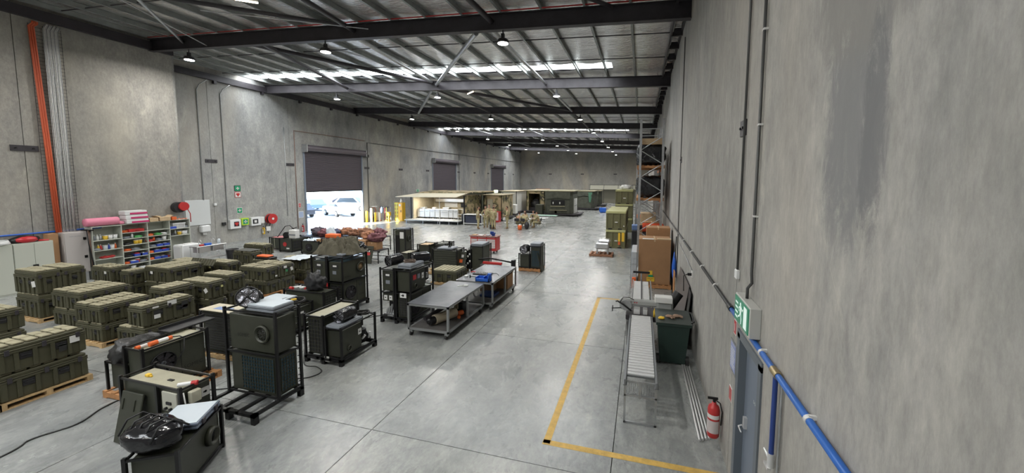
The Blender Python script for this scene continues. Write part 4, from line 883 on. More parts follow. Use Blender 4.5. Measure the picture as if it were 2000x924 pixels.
blob('duct_bag', 'shiny dark bagged duct beside the khaki tarpaulin', 'bag', (-8.62, 9.92, 1.83), (.22, .24, .16), m_bag, 21, .25)
# ---- S2 stack
t = thing('air_conditioning_unit', 'double stacked unit with a red square sticker, beside the near work table', 'machine', (-6.45, 9.3, 0))
skid(t, -6.95, -5.95, 8.75, 9.95, .15)
frame(t, -6.93, -6.5, 8.78, 9.92, .15, 1.5, (.86,), .04); frame(t, -6.44, -5.98, 8.78, 9.92, .15, 1.5, (.86,), .04)
casing(t, -6.9, -6.53, 8.82, 9.88, .9, 1.46, name='upper_casing'); casing(t, -6.9, -6.53, 8.82, 9.88, .6, .83, name='lower_casing')
g = G(); g.box(-6.9, 8.85, .18, -6.53, 9.85, .22)
for k in range(5): g.cyl((-6.85+.07*k, 8.9, .2), (-6.83+.07*k, 8.95, .35+.06*(k % 3)), .03, 8)
put('open_compartment', G().box(-6.9, 9.1, .2, -6.53, 9.85, .6), m_black, t); put('fittings', g, m_galv, t)
casing(t, -6.41, -6.01, 8.82, 9.55, .9, 1.46, name='upper_casing'); casing(t, -6.41, -6.01, 8.82, 9.88, .17, .83, split=9.4, name='lower_casing')
put('open_compartment', G().box(-6.41, 9.55, .92, -6.1, 9.88, 1.4), m_black, t); put('fittings', G().cyl((-6.06, 9.65, 1.0), (-6.04, 9.8, 1.02), .025, 8).cyl((-6.06, 9.7, 1.1), (-6.04, 9.7, 1.25), .03, 8).box(-6.08, 9.6, .96, -6.02, 9.85, .99), m_gal2, t)
stk(t, (-6.72, 8.815, 1.33), '-y', .2, .1, m_tagd); stk(t, (-6.72, 8.81, 1.34), '-y', .12, .05, m_tagw, mark=False); stk(t, (-6.72, 8.815, 1.14), '-y', .13, .1, m_grey)
for x in (-6.8, -6.64): stk(t, (x, 8.815, .7), '-y', .1, .13, m_tagw)
grille(t, '-y', 8.82, -6.36, -6.1, .22, .75, 3, 8, m_blackpl); stk(t, (-6.2, 8.755, .82), '-y', .2, .13, m_tagw)
stk(t, (-6.006, 9.02, 1.28), '+x', .15, .14, m_red); stk(t, (-6.006, 9.22, 1.27), '+x', .12, .13, m_grey); stk(t, (-6.006, 9.42, 1.24), '+x', .1, .16, m_tagw)
port(t, (-6.01, 9.05, 1.03), '+x', .07, m_dkolive, .04, False); fan(t, (-6.01, 9.05, .45), '+x', .2)
lidslab('grey trays on the double stacked unit beside the near work table', -6.42, -6.0, 8.84, 9.5, 1.54, 2, m_grey)
coil('brown cable coil on the grey trays beside the near work table', (-6.22, 9.12, 1.66), .15, .013, 3, mat('brown_cable', (.12, .08, .06), .5))
duct('left one of two bagged ducts on the unit with the red square sticker', (-6.72, 8.86, 1.72), (-6.6, 9.3, 1.74), .15, 15)
duct('right one of two bagged ducts on the unit with the red square sticker', (-6.35, 9.42, 1.72), (-6.02, 9.85, 1.72), .15, 19, False)
# ---- wrapped crate behind
t = thing('wrapped_crate', 'pale topped clear wrapped crate between the two tall unit stacks', 'crate', (-7.6, 10.9, 0))
put('skid', G().box(-8.0, 10.5, .02, -7.3, 11.4, .12), m_wood, t); put('wrapping', G().box(-7.97, 10.53, .12, -7.33, 11.37, .93, .02), mat('clear_wrap_grey', (.16, .19, .19), .15, bump=.6, bscale=9), t); put('cream_top', G().box(-7.99, 10.5, .93, -7.3, 11.4, .95), m_khaki_top, t)
for k in range(4): put('fitting', G().sph((-7.85+.12*k, 10.51, .4+.13*(k % 3)), (.05, .02, .07), 10, 6), m_silver, t)
for z in (.3, .6, .85): put('strap', bars(G(), [((-8.0, 10.51, z), (-7.3, 10.51, z)), ((-7.31, 10.5, z), (-7.31, 11.4, z))], .008), m_galv, t)
# ---- small units around
def small_unit(label, x0, x1, y0, y1, z0, z1, kind='plain', top=None, pal=None, fr=True):
    t = thing('air_conditioning_unit', label, 'machine', ((x0+x1)/2, (y0+y1)/2, 0))
    if fr: frame(t, x0, x1, y0, y1, z0, z1+.03, (), .02)
    if z0 in (.1, .05):
        for x in (x0, x1-.05):
            for y in (y0, y1-.05): put('foot', G().box(x, y, 0, x+.05, y+.05, z0), m_black, t)
    casing(t, x0+.03, x1-.03, y0+.03, y1-.03, z0+.02, z1)
    if top: put('top_sheet', G().box(x0+.02, y0+.02, z1, x1-.02, y1-.02, z1+.01), top, t)
    if kind == 'louvre':
        g = G(); n = 8
        for k in range(n): z = z0+.06+(z1-z0-.1)*k/n; g.box(x0+.06, y0+.012, z, x1-.06, y0+.03, z+(z1-z0)/n*.55)
        put('louvre', g, m_dkolive, t)
    if kind == 'fan': fan(t, ((x0+x1)/2-.1, y0+.03, (z0+z1)/2), '-y', (z1-z0)*.33)
    if kind == 'port': port(t, (x1-.03, y1-.3, z1-.4), '+x', .13, m_blackpl)
    if kind == 'coil': grille(t, '-y', y0+.03, x0+.07, x1-.07, z0+.08, z1-.15, 6, 10)
    return t
u = small_unit('narrow upright double height unit with a white paper label, centre left', -11.0, -10.4, 14.95, 15.55, .1, 1.62, 'port')
stk(u, (-10.6, 14.975, 1.4), '-y', .2, .3, m_tagw, mark=False); stk(u, (-10.9, 14.975, .95), '-y', .12, .1, m_tagw, mark=False); port(u, (-10.84, 14.96, .42), '-y', .1, m_silver, .05, False)
put('open_compartment', G().box(-10.95, 14.96, .3, -10.72, 14.985, 1.4), m_black, u)
lidslab('grey tray on top of the narrow upright double height unit', -10.95, -10.45, 15.0, 15.5, 1.67, 1, m_grey)
small_unit('khaki topped low unit right of the narrow upright unit', -10.25, -9.75, 14.2, 15.0, .1, .72, 'plain', m_khaki_top)
small_unit('cluttered framed unit with a cream lid, behind the duct rolls', -9.8, -9.2, 15.0, 15.7, .1, .98, 'plain', m_card2)
u = small_unit('open framed unit with silver fittings left of the louvred unit', -9.1, -8.55, 15.3, 16.1, .1, 1.0); put('open_compartment', G().box(-9.05, 15.28, .15, -8.6, 15.32, .95), m_black, u)
for k in range(6): put('fitting', G().sph((-8.98+.07*k, 15.27, .25+.12*k % .6), (.04, .03, .05), 8, 6), m_gal2, u)
small_unit('olive louvred unit with a grey tray on top, behind the single trunk', -8.5, -7.35, 14.1, 14.75, .13, 1.0, 'louvre')
pallet(-8.75, 13.85, -7.2, 14.9, 'pale new pine pallet under the olive louvred unit', h=.14)
lidslab('grey tray with a black valve on the olive louvred unit', -8.3, -7.6, 14.15, 14.7, 1.04, 1, m_grey)
one('black_valve', G().cyl((-7.85, 14.4, 1.1), (-7.85, 14.4, 1.32), .03, 8).cyl((-7.85, 14.4, 1.28), (-7.85, 14.4, 1.36), .05, 10).cyl((-7.85, 14.4, 1.1), (-7.85, 14.4, 1.14), .07, 10), m_black, 'black upright valve on the olive louvred unit', 'valve', (-7.85, 14.4, 1.1))
u = small_unit('dark unit with its side panel off, behind the far work table', -6.95, -6.4, 14.6, 15.5, .1, 1.12, 'plain', m_grey)
put('open_compartment', G().box(-7.25, 14.62, .15, -6.98, 15.3, 1.0), m_black, u)
for k in range(8): put('fitting', G().sph((-7.2+.1*(k % 3), 14.6, .3+.1*k), (.05, .04, .05), 8, 6), [m_white, m_gal2][k % 2], u)
lidslab('pale grey trays stacked on the unit behind the far work table', -6.97, -6.42, 14.62, 15.4, 1.15, 2, m_grey)
g = G(); g.T = Matrix.Translation((-7.35, 14.25, 0)) @ Matrix.Rotation(R(-14), 4, 'X'); g.box(-.26, 0, .01, .26, .03, .95, .008); t = thing('side_panel', 'olive panel with a red sticker leaning behind the far work table', 'panel', (-7.35, 14.3, 0)); put('sheet', g, m_dkolive, t)
g = G(); g.T = Matrix.Translation((-7.3, 14.25, 0)) @ Matrix.Rotation(R(-14), 4, 'X'); g.box(-.1, -.01, .48, .06, 0, .62); put('sticker', g, m_orange, t); g = G(); g.T = Matrix.Translation((-7.3, 14.25, 0)) @ Matrix.Rotation(R(-14), 4, 'X'); g.box(-.0, -.01, .7, .1, 0, .82); put('sticker', g, m_white, t)
t = thing('rotary_machine', 'black and red jointed lifting arm lying behind the far work table', 'machine', (-5.9, 14.2, 0))
put('body', G().box(-6.3, 14.0, 0, -5.5, 14.5, .55, .05), m_blackpl, t); put('arm', G().tube([(-6.4, 14.2, .7), (-5.9, 14.1, .8), (-5.4, 14.2, .72), (-4.9, 14.3, .62)], .035, 8), m_black, t); put('red_beam', G().box(-6.1, 13.9, .6, -5.3, 14.0, .68), m_red, t); put('clamp', G().box(-5.0, 14.2, .45, -4.85, 14.4, .75, .02), m_black, t)
# Y pair on pallet
pallet(-5.1, 15.5, -4.12, 16.3, 'orange wooden pallet under the pair of small units, centre right', m=m_wood2, h=.14)
u = small_unit('small olive box unit under a duct roll, centre right pallet', -5.1, -4.62, 15.55, 16.2, .15, .72, 'plain'); 
small_unit('taller blue grilled unit with a white sticker on the centre right pallet', -4.6, -4.12, 15.55, 16.25, .15, 1.08, 'coil', m_grey)
duct('black ringed duct roll on the small unit, centre right pallet', (-4.88, 15.5, .96), (-4.86, 16.0, .96), .17, 31, False)
lidslab('grey trays on the blue grilled unit, centre right pallet', -4.6, -4.15, 15.6, 16.2, 1.12, 2, m_grey)
g = G(); g.T = Matrix.Translation((-4.07, 15.7, 0)) @ Matrix.Rotation(R(-14), 4, 'Y'); g.box(0, -.2, .01, .03, .3, .85, .006); one('side_panel', g, m_dkolive, 'olive panel leaning on the right side of the blue grilled unit', 'panel', (-4.0, 15.7, 0))
# near roller door units
u = small_unit('dark green low unit below the hose reel', -20.0, -19.0, 16.2, 17.3, .05, .66)
u = small_unit('dark green low unit with a red round mark, right of the hose reel', -18.95, -18.1, 15.9, 17.2, .05, .68); g = G(); g.cyl((-18.6, 15.93, .42), (-18.6, 15.91, .42), .12, 16); put('red_mark', g, m_red, u); stk(u, (-18.4, 15.92, .2), '-y', .2, .07, m_tagw, mark=False); grille(u, '+x', -18.13, 16.0, 16.9, .15, .6, 5, 3, m_blackpl)
u = small_unit('dark green unit with a fan under the paper pile, before the roller door', -17.35, -16.2, 15.8, 16.6, .05, .66, 'fan')
# ================================================================== WORK TABLES
def worktable(label, x0, x1, y0, y1, h, sk=0):
    t = thing('work_table', label, 'table', ((x0+x1)/2, (y0+y1)/2, 0))
    put('tabletop', G().box(x0, y0, h-.012, x1, y1, h, .003), m_bench, t)
    f = .05
    for z in (h-.065, .17): put('frame_rail', G().box(x0, y0, z, x1, y0+f, z+f).box(x0, y1-f, z, x1, y1, z+f).box(x0, y0, z, x0+f, y1, z+f).box(x1-f, y0, z, x1, y1, z+f), m_benchf, t)
    for x in (x0, x1-f):
        for y in (y0, (y0+y1)/2-f/2, y1-f): put('leg', G().box(x, y, .17, x+f, y+f, h-.02), m_benchf, t)
    put('lower_shelf', G().box(x0+f, y0+f, .195, x1-f, y1-f, .215), mat('dark_shelf', (.10, .095, .09), .55, var=.2), t)
    for x in (x0+.06, x1-.1):
        for y in (y0+.06, y1-.12):
            c = put('caster', G().box(x-.03, y-.04, .1, x+.06, y+.05, .17), m_benchf, t); put('wheel', G().cyl((x-.012, y, .065), (x+.03, y, .065), .065, 16), m_rubber, c)
    return t
worktable('near grey steel work table on casters', -5.66, -4.5, 8.15, 10.35, .86)
worktable('far grey steel work table on casters with a toolkit on it', -5.52, -4.28, 10.5, 12.75, .86)
Z = .862
t = thing('tool_case', 'open black socket set case on the far work table', 'tool case', (-5.0, 11.35, Z)); put('case', G().box(-5.28, 11.2, Z, -4.68, 11.5, Z+.05, .01), m_blackpl, t)
for k in range(10): put('socket', G().cyl((-5.22+.055*k, 11.26+.05*(k % 3), Z+.05), (-5.22+.055*k, 11.26+.05*(k % 3), Z+.075), .018, 8), m_gal2, t)
t = thing('parts_bin', 'open blue plastic parts bin between the two work tables', 'bin', (-4.62, 10.62, Z))
put('bin_body', G().box(-4.86, 10.5, Z, -4.42, 10.53, Z+.1).box(-4.86, 10.5, Z, -4.84, 10.75, Z+.13).box(-4.44, 10.5, Z, -4.42, 10.75, Z+.2).box(-4.86, 10.74, Z, -4.42, 10.77, Z+.13).box(-4.86, 10.5, Z, -4.42, 10.77, Z+.02), m_blue, t)
put('bin_divider', G().box(-4.6, 10.52, Z, -4.58, 10.76, Z+.16).box(-4.5, 10.6, Z+.02, -4.4, 10.7, Z+.24), m_blue, t)
def small(name, label, cat, g, m, at): return one(name, g, m, label, cat, at)
small('grey_tool', 'grey tool tray in front of the black socket set', 'tray', G().box(-5.3, 11.0, Z, -4.95, 11.15, Z+.02, .004), m_grey, (-5.1, 11.07, Z))
small('metal_part', 'round metal part left of the black socket set', 'metal part', G().cyl((-5.38, 10.95, Z), (-5.38, 10.95, Z+.04), .07, 14), m_gal2, (-5.38, 10.95, Z))
small('battery', 'small black cylinder standing on the far work table', 'cylinder', G().cyl((-5.2, 10.85, Z), (-5.2, 10.85, Z+.09), .02, 10), m_black, (-5.2, 10.85, Z))
small('red_pliers', 'red handled pliers at the left edge of the far work table', 'pliers', G().tube([(-5.48, 11.55, Z+.01), (-5.4, 11.52, Z+.03), (-5.3, 11.55, Z+.01)], .016, 6).tube([(-5.48, 11.5, Z+.01), (-5.4, 11.53, Z+.03), (-5.3, 11.5, Z+.01)], .016, 6), m_red, (-5.4, 11.52, Z))
small('cable', 'thin black lead lying right of the socket set', 'cable', G().tube([(-4.7, 11.5, Z+.01), (-4.6, 11.6, Z+.01), (-4.5, 11.5, Z+.01), (-4.42, 11.35, Z+.01)], .008, 5), m_cable, (-4.6, 11.5, Z))
t = thing('metal_clamp', 'loose bright metal clamp on the near work table', 'clamp', (-4.95, 9.9, Z)); put('ring', G().tube([(-4.9+.05*math.cos(a), 9.95+.05*math.sin(a), Z+.02) for a in [i*math.pi/6 for i in range(12)]], .015, 6, True), m_gal2, t); put('handle', G().cyl((-4.96, 9.93, Z+.015), (-5.12, 9.85, Z+.015), .012, 6), m_gal2, t)
t = thing('gearbox_motor', 'cream cylindrical motor lying on the lower shelf of the near table', 'motor', (-5.0, 8.9, .215))
put('casing', G().cyl((-5.1, 8.5, .35), (-4.85, 9.15, .36), .13, 18), mat('cream_paint', (.42, .36, .26), .5), t); put('end_cap', G().cyl((-5.16, 8.36, .35), (-5.1, 8.5, .35), .1, 16).sph((-5.18, 8.4, .35), .09, 10, 8), m_black, t); put('orange_ring', G().cyl((-4.8, 9.2, .3), (-4.72, 9.35, .3), .07, 12).sph((-4.68, 9.05, .27), .05, 8, 6), m_orange, t)
t = thing('pipe_bundle', 'grey padded tube bundle on the lower shelf of the near table', 'bundle', (-5.2, 9.0, .215)); put('tube', G().cyl((-5.45, 8.6, .3), (-5.2, 9.3, .45), .06, 10), m_steel, t); put('sheath', G().cyl((-5.2, 9.2, .5), (-4.95, 9.7, .52), .09, 12, .05), m_silver, t)
t = thing('drum_fan', 'black machine part standing on the lower shelf of the near table', 'machine part', (-4.9, 9.6, .215)); put('body', G().box(-5.0, 9.45, .215, -4.75, 9.75, .5, .02), m_black, t); put('green_band', G().box(-5.01, 9.4, .35, -4.9, 9.46, .72), m_olive_lid, t)
g = G(); g.tube([(-5.0+.12*math.cos(a)*.2, 10.85+.12*math.cos(a), .42+.14*math.sin(a)) for a in [i*math.pi/8 for i in range(16)]], .025, 6, True); small('white_ring', 'white coiled hose on the lower shelf of the far table', 'hose', g, m_white, (-5.0, 10.85, .215))
small('blue_tub', 'flat dark blue tub on the lower shelf of the far table', 'tub', G().box(-4.95, 11.0, .215, -4.45, 11.5, .3, .02), mat('navy_plastic', (.02, .05, .16), .5), (-4.7, 11.2, .215))
def carton(label, x0, x1, y0, y1, z0, z1, m=None, open_=False, name='cardboard_box'):
    t = thing(name, label, 'box', ((x0+x1)/2, (y0+y1)/2, z0)); m = m or m_card
    put('carton', G().box(x0, y0, z0, x1, y1, z1, .006), m, t)
    if open_:
        for a, b in (((x0, y0), (x1, y0)), ((x0, y1), (x1, y1))): s = -1 if a[1] == y0 else 1; put('flap', G().add([(a[0], a[1], z1), (b[0], b[1], z1), (b[0], b[1]+s*.12, z1+.07), (a[0], a[1]+s*.12, z1+.07)], [(0, 1, 2, 3)]), m, t)
    else: put('tape', G().box((x0+x1)/2-.025, y0-.002, z1-.08, (x0+x1)/2+.025, y1+.002, z1+.002), m_card2, t)
    return t
carton('brown cardboard box on the far end of the far table lower shelf', -4.95, -4.36, 12.05, 12.6, .215, .68, open_=True)
carton('darker cardboard box in the middle of the far table lower shelf', -5.2, -4.75, 11.6, 12.0, .215, .66, mat('dark_card', (.2, .13, .08), .8))
# ================================================================== CABINETS AND SHELVES ON THE NEAR LEFT WALL
t = thing('storage_cabinet', 'pale grey green steel cabinet row against the near left wall', 'cabinet', (-20.7, 7, 0))
for k in range(5):
    y1 = 8.36-.92*k; put('body', G().box(XN+.02, y1-.91, 0, -20.42, y1, 1.72), m_beige, t)
    dd = put('door', G().box(-20.42, y1-.9, .05, -20.4, y1-.46, 1.68).box(-20.42, y1-.45, .05, -20.4, y1-.01, 1.68), m_beige, t); put('handle', G().box(-20.4, y1-.52, .82, -20.37, y1-.4, .94), m_black, dd)
coil('white cable coil on top of the grey green cabinets', (-20.65, 7.15, 1.72), .3, .02, 4, m_whitepl)
t = thing('tool_bag', 'red and black tool bag on top of the grey green cabinets', 'bag', (-20.65, 7.85, 1.72)); put('bag', G().sph((-20.65, 7.8, 1.8), (.2, .36, .17), 16, 10, lambda d: 1+.15*fbm(d.x*2, d.y*2, d.z*2)), m_black, t); put('red_panel', G().sph((-20.55, 7.8, 1.82), (.16, .26, .12), 14, 10, lambda d: 1+.15*fbm(d.x*3, d.y*2, d.z*2)), mat('red_nylon', (.5, .02, .03), .4), t); put('strap', G().tube([(-20.6, 8.0, 1.76), (-20.55, 8.15, 1.75), (-20.5, 8.3, 1.74)], .04, 6), m_red, t)
one('cardboard_slab', G().box(XN+.02, 8.36, 0, -20.7, 8.62, 1.93, .01), m_card, 'tall upright cardboard piece between the two pale cabinets', 'cardboard', (-20.85, 8.5, 0))
t = thing('switchboard_cabinet', 'pale pink grey electrical cabinet below the orange conduits', 'cabinet', (-20.8, 8.9, 0)); put('body', G().box(XN, 8.7, .35, -20.62, 9.35, 1.93, .01), mat('pinkish_grey_steel', (.48, .45, .44), .45), t)
dd = put('door', G().box(-20.62, 8.72, .4, -20.595, 9.33, 1.9, .006), mat('pinkish_grey_steel', (.48, .45, .44), .45), t)
for z in (1.65, .95): put('latch', G().box(-20.595, 9.2, z-.05, -20.575, 9.28, z+.05), m_black, dd)
g = G(); text_mesh('MAIN BOARD', .05, face_T((-20.594, 9.0, 1.76), '+x'), g); put('lettering', g, m_grey, dd); put('plinth', G().box(XN, 8.75, 0, -20.65, 9.3, .35), m_galv, t)
# cable ladder with orange + white conduits
t = thing('cable_tray', 'vertical wire cable tray with orange and grey conduits on the near left wall', 'cable tray', (XN, 8.95, 1.9))
X = XN+.06
for k in range(3): put('orange_conduit', G().tube([(X+.02, 8.62+.055*k-.02, 9.5), (X+.02, 8.6+.055*k, 9.42), (X+.02, 8.5+.055*k, 9.3), (X+.02, 8.62+.055*k, 5), (X+.02, 8.68+.055*k, 1.93)], .029, 8), mat('orange_conduit_paint', (.62, .12, .05), .45), t)
for k in range(13):
    y = 8.85+.03*k; put('grey_conduit', G().tube([(X+.015+.012*(k % 2), y+.06, 9.5), (X+.015, y-.02, 9.3), (X+.015+.01*(k % 3), y-.02+.01*math.sin(k), 5), (X+.015, y-.02, 1.93)], .012, 6), [m_galv, m_white, m_gal2][k % 3], t)
g = G()
for k in range(58): z = 2.0+.128*k; g.cyl((X, 8.5, z), (X, 9.3, z), .006, 4)
for y in (8.5, 8.84, 9.28): g.cyl((X, y, 1.95), (X, y, 9.4), .007, 4)
put('wire_tray', g, m_steel, t)
conduit('blue_air_pipe', [(XN+.05, 4.0, 1.98), (XN+.05, 9.9, 1.98)], .03, m_blue, 'blue air pipe running along the near left wall above the cabinets')
# open shelves: 4 bays
YB = [9.42, 10.28, 11.12, 11.92, 12.7]; X0, X1 = XN+.03, -20.5
shelf_z = [[.1, .75, 1.1, 1.5, 2.05], [.1, .38, .66, .92, 1.18, 1.44, 1.7, 2.06], [.1, .4, .7, .95, 1.2, 1.45, 1.7, 2.06], [.1, 1.35, 1.66, 2.06]]
bay = ['left bay', 'second bay', 'third bay', 'right bay']
t = thing('shelving_unit', 'long pale grey open shelving unit on the near left wall', 'shelves', (-20.7, 11, 0))
for y in YB: put('upright', G().box(X0, y-.012, 0, X1, y+.012, 2.07), m_beige, t)
put('back_panel', G().box(X0-.01, YB[0], 0, X0, YB[-1], 2.07), m_beige, t)
for b in range(4):
    for z in shelf_z[b]: put('shelf_board', G().box(X0, YB[b]+.012, z-.012, X1, YB[b+1]-.012, z+.012), m_beige, t)
ordn = ['bottom', 'second', 'third', 'fourth', 'fifth', 'sixth', 'seventh']
cols = {'white': m_whitepl, 'grey': m_grey, 'blue': mat('crate_blue', (.03, .07, .4), .5), 'red': m_red, 'yellow': m_yellow, 'black': m_blackpl, 'orange': m_orange, 'green': mat('green_plastic', (.1, .4, .12), .5), 'silver': m_galv, 'pale blue': m_pale}
def item(kind, col, b, s, f, label, sc=1.0):
    z = shelf_z[b][s]+.012; y = YB[b]+.06+(YB[b+1]-YB[b]-.12)*f; x = X1-.14; at = (x, y, z); m = cols[col]
    if kind == 'bottle': t = thing('bottle', label, 'bottle', at); put('body', G().lathe(at, [(0, 0), (.038*sc, 0), (.04*sc, .13*sc), (.018*sc, .17*sc), (.015*sc, .2*sc)], 10), m, t); put('cap', G().cyl((x, y, z+.2*sc), (x, y, z+.225*sc), .018*sc, 8), m_white, t)
    elif kind == 'tub': t = thing('tub', label, 'tub', at); put('body', G().lathe(at, [(0, 0), (.065*sc, 0), (.078*sc, .15*sc)], 14), m, t); put('lid', G().lathe((x, y, z+.15*sc), [(0, 0), (.083*sc, 0), (.083*sc, .02), (0, .02)], 14), m_white, t)
    elif kind == 'bin': t = thing('parts_bin', label, 'bin', at); put('body', G().box(x-.14, y-.13*sc, z, x+.12, y+.13*sc, z+.1, .008), m, t); put('contents', G().sph((x, y, z+.1), (.1, .1*sc, .045), 10, 6, lambda d: 1+.4*fbm(d.x*4+y, d.y*4, d.z)), cols[rnd.choice(['grey', 'silver', 'red', 'white'])], t)
    elif kind == 'case': t = thing('tool_case', label, 'case', at); put('body', G().box(x-.14, y-.25*sc, z, x+.13, y+.25*sc, z+.12, .015), m, t); put('handle', G().tube([(x+.13, y-.06, z+.06), (x+.16, y-.06, z+.06), (x+.16, y+.06, z+.06), (x+.13, y+.06, z+.06)], .008, 5), m_black, t)
    else: t = thing('tool_pile', label, 'tools', at); put('pile', G().sph((x, y, z+.04), (.1, .14*sc, .06), 12, 8, lambda d: 1+.5*fbm(d.x*3+y*3, d.y*3, d.z*3)), m, t)
    return t
D = [('bottle', 'grey', 0, 3, .06), ('bottle', 'white', 0, 3, .18), ('bottle', 'silver', 0, 3, .3), ('tub', 'yellow', 0, 3, .48), ('tub', 'white', 0, 3, .68), ('tub', 'white', 0, 3, .88),
     ('pile', 'grey', 0, 2, .08), ('bottle', 'red', 0, 2, .28), ('tub', 'pale blue', 0, 2, .45), ('bottle', 'blue', 0, 2, .6), ('tub', 'white', 0, 2, .72), ('bottle', 'orange', 0, 2, .86), ('bottle', 'yellow', 0, 2, .18), ('pile', 'red', 0, 1, .4), ('pile', 'red', 0, 1, .62), ('tub', 'white', 0, 0, .85), ('tub', 'white', 0, 0, .6),
     ('case', 'red', 1, 6, .6), ('pile', 'orange', 1, 6, .1), ('pile', 'green', 1, 5, .7), ('bottle', 'white', 1, 5, .45), ('pile', 'grey', 1, 5, .15), ('tub', 'yellow', 1, 4, .6), ('tub', 'yellow', 1, 4, .78), ('pile', 'black', 1, 4, .2), ('pile', 'orange', 1, 3, .15), ('pile', 'grey', 1, 3, .55), ('bin', 'blue', 1, 2, .6), ('bin', 'blue', 1, 2, .85), ('pile', 'black', 1, 2, .2),
     ('bin', 'blue', 1, 1, .4), ('tub', 'red', 1, 1, .6), ('pile', 'orange', 1, 1, .1), ('pile', 'grey', 1, 1, .85), ('tub', 'white', 1, 0, .4), ('pile', 'white', 1, 0, .82),
     ('pile', 'orange', 2, 5, .1), ('pile', 'green', 2, 5, .5), ('pile', 'white', 2, 5, .85), ('bottle', 'orange', 2, 4, .3), ('pile', 'grey', 2, 4, .55), ('tub', 'white', 2, 4, .85), ('pile', 'red', 2, 4, .08), ('bin', 'blue', 2, 3, .55), ('bin', 'blue', 2, 3, .85), ('pile', 'grey', 2, 3, .2), ('bin', 'blue', 2, 2, .4), ('bin', 'blue', 2, 2, .8), ('pile', 'orange', 2, 2, .08), ('bin', 'blue', 2, 1, .4), ('bin', 'blue', 2, 1, .7), ('pile', 'red', 2, 1, .9), ('pile', 'orange', 2, 1, .08), ('pile', 'black', 2, 0, .5),
     ('bin', 'blue', 3, 2, .12), ('pile', 'grey', 3, 2, .88), ('pile', 'black', 3, 1, .1), ('tub', 'yellow', 3, 1, .55), ('tub', 'white', 3, 1, .78), ('tub', 'white', 3, 1, .93), ('bottle', 'silver', 3, 1, .32)]
seen = {}
for k_, c_, b, s, f in D:
    nm = {'bottle': 'bottle', 'tub': 'plastic tub', 'bin': 'open bin', 'case': 'flat case', 'pile': 'heap of parts'}[k_]; base = f'{c_} {nm} on the {ordn[s]} shelf up, {bay[b]} of open shelving'
    n_ = seen.get(base, 0); seen[base] = n_+1; base += ['', ', farther right', ', farthest right'][n_]
    item(k_, c_, b, s, f, base)
t = thing('laundry_basket', 'white slatted basket on the top shelf of the right bay', 'basket', (-20.65, 12.3, 1.67))
g = G()
for i in range(14): a = i/13; g.box(-20.56, 12.1+.42*a-.008, 1.68, -20.55, 12.1+.42*a+.008, 1.9)
g.box(-20.57, 12.06, 1.88, -20.53, 12.56, 1.92).box(-20.85, 12.1, 1.675, -20.56, 12.52, 1.69).box(-20.85, 12.08, 1.69, -20.84, 12.54, 1.9).box(-20.85, 12.08, 1.69, -20.55, 12.09, 1.9).box(-20.85, 12.53, 1.69, -20.55, 12.54, 1.9); put('lattice', g, m_whitepl, t)
t = thing('foam_roll', 'pink foam roll lying on top of the left shelving bay', 'foam roll', (-20.65, 9.9, 2.08)); m_pink = mat('pink_foam', (.75, .25, .36), .75)
g = G(); g.T = Matrix.Translation((-20.65, 9.3, 2.24)) @ Matrix.Rotation(R(-90), 4, 'X'); g.lathe((0, 0, 0), [(.03, .01), (.15, 0), (.158, .04), (.158, .92), (.15, .96), (.03, .95)], 22); put('roll', g, m_pink, t)
put('loose_end', G().box(-20.75, 10.24, 2.085, -20.5, 10.4, 2.2, .03), m_pink, t)
for k, (y, z, lab) in enumerate([(10.8, 2.08, 'lowest'), (10.78, 2.26, 'middle'), (10.76, 2.44, 'topmost')]):
    t = thing('first_aid_box', f'white and pink box in the pile on the second shelving bay, {lab}', 'box', (-20.65, y, z), group='white and pink boxes on the shelves'); put('box', G().box(-20.85, y-.36, z, -20.45, y+.36, z+.17, .012), m_whitepl, t); put('pink_band', G().box(-20.452, y-.2, z+.02, -20.44, y+.37, z+.09), mat('magenta_print', (.55, .03, .15), .5), t)
carton('pale cardboard tray on top of the shelving, left of the pair', -20.85, -20.45, 11.2, 11.5, 2.08, 2.24, m_card2, True); carton('pale cardboard tray on top of the shelving, right of the pair', -20.85, -20.45, 11.55, 11.95, 2.08, 2.24, m_card2, True)
one('orange_box', G().box(-20.7, 12.0, 2.08, -20.45, 12.18, 2.22, .01), m_orange, 'small orange box on top of the shelving beside the cardboard trays', 'box', (-20.6, 12.1, 2.08)); one('orange_cable', G().tube([(-20.55+.05*math.sin(i), 12.15+.05*i, 2.1+.02*math.sin(i*2)) for i in range(11)], .014, 5), m_orange, 'orange cable trailing along the top of the shelving', 'cable', (-20.55, 12.3, 2.08))
t = thing('hanging_belts', 'brown and black straps hanging on the left end of the shelving', 'straps', (-20.45, 9.38, .3)); put('hook', G().box(-20.9, 9.3, 1.93, -20.4, 9.42, 1.97), m_black, t)
for k in range(5): put('strap', G().tube([(-20.5+.02*k, 9.36-.03*k, 1.95), (-20.46+.02*k, 9.33-.02*k, 1.4), (-20.5+.03*k, 9.35, .4)], .02, 5), [m_black, mat('brown_strap', (.2, .1, .06), .7)][k % 2], t)
t = thing('cable_reel', 'red and black retractable hose reel above the right shelving bay', 'hose reel', (XN+.25, 12.55, 2.55)); put('casing', G().cyl((XN+.05, 12.5, 2.62), (XN+.3, 12.5, 2.62), .24, 22), m_blackpl, t); put('red_cover', G().cyl((XN+.1, 12.62, 2.66), (XN+.38, 12.62, 2.66), .2, 20), m_red, t); put('hose', G().tube([(XN+.3, 12.75, 2.6), (XN+.35, 12.85, 2.3), (XN+.35, 12.85, 1.9)], .02, 6), m_red, t); put('arm', G().box(XN, 12.45, 2.5, XN+.1, 12.6, 2.75), m_black, t)
one('whiteboard', G().box(XL, 15.0, 1.28, XL+.04, 16.25, 2.72, .01), mat('whiteboard_sheet', (.62, .64, .64), .35), 'large plain whiteboard on the left wall behind the shelves', 'whiteboard', (XL, 15.6, 1.3))
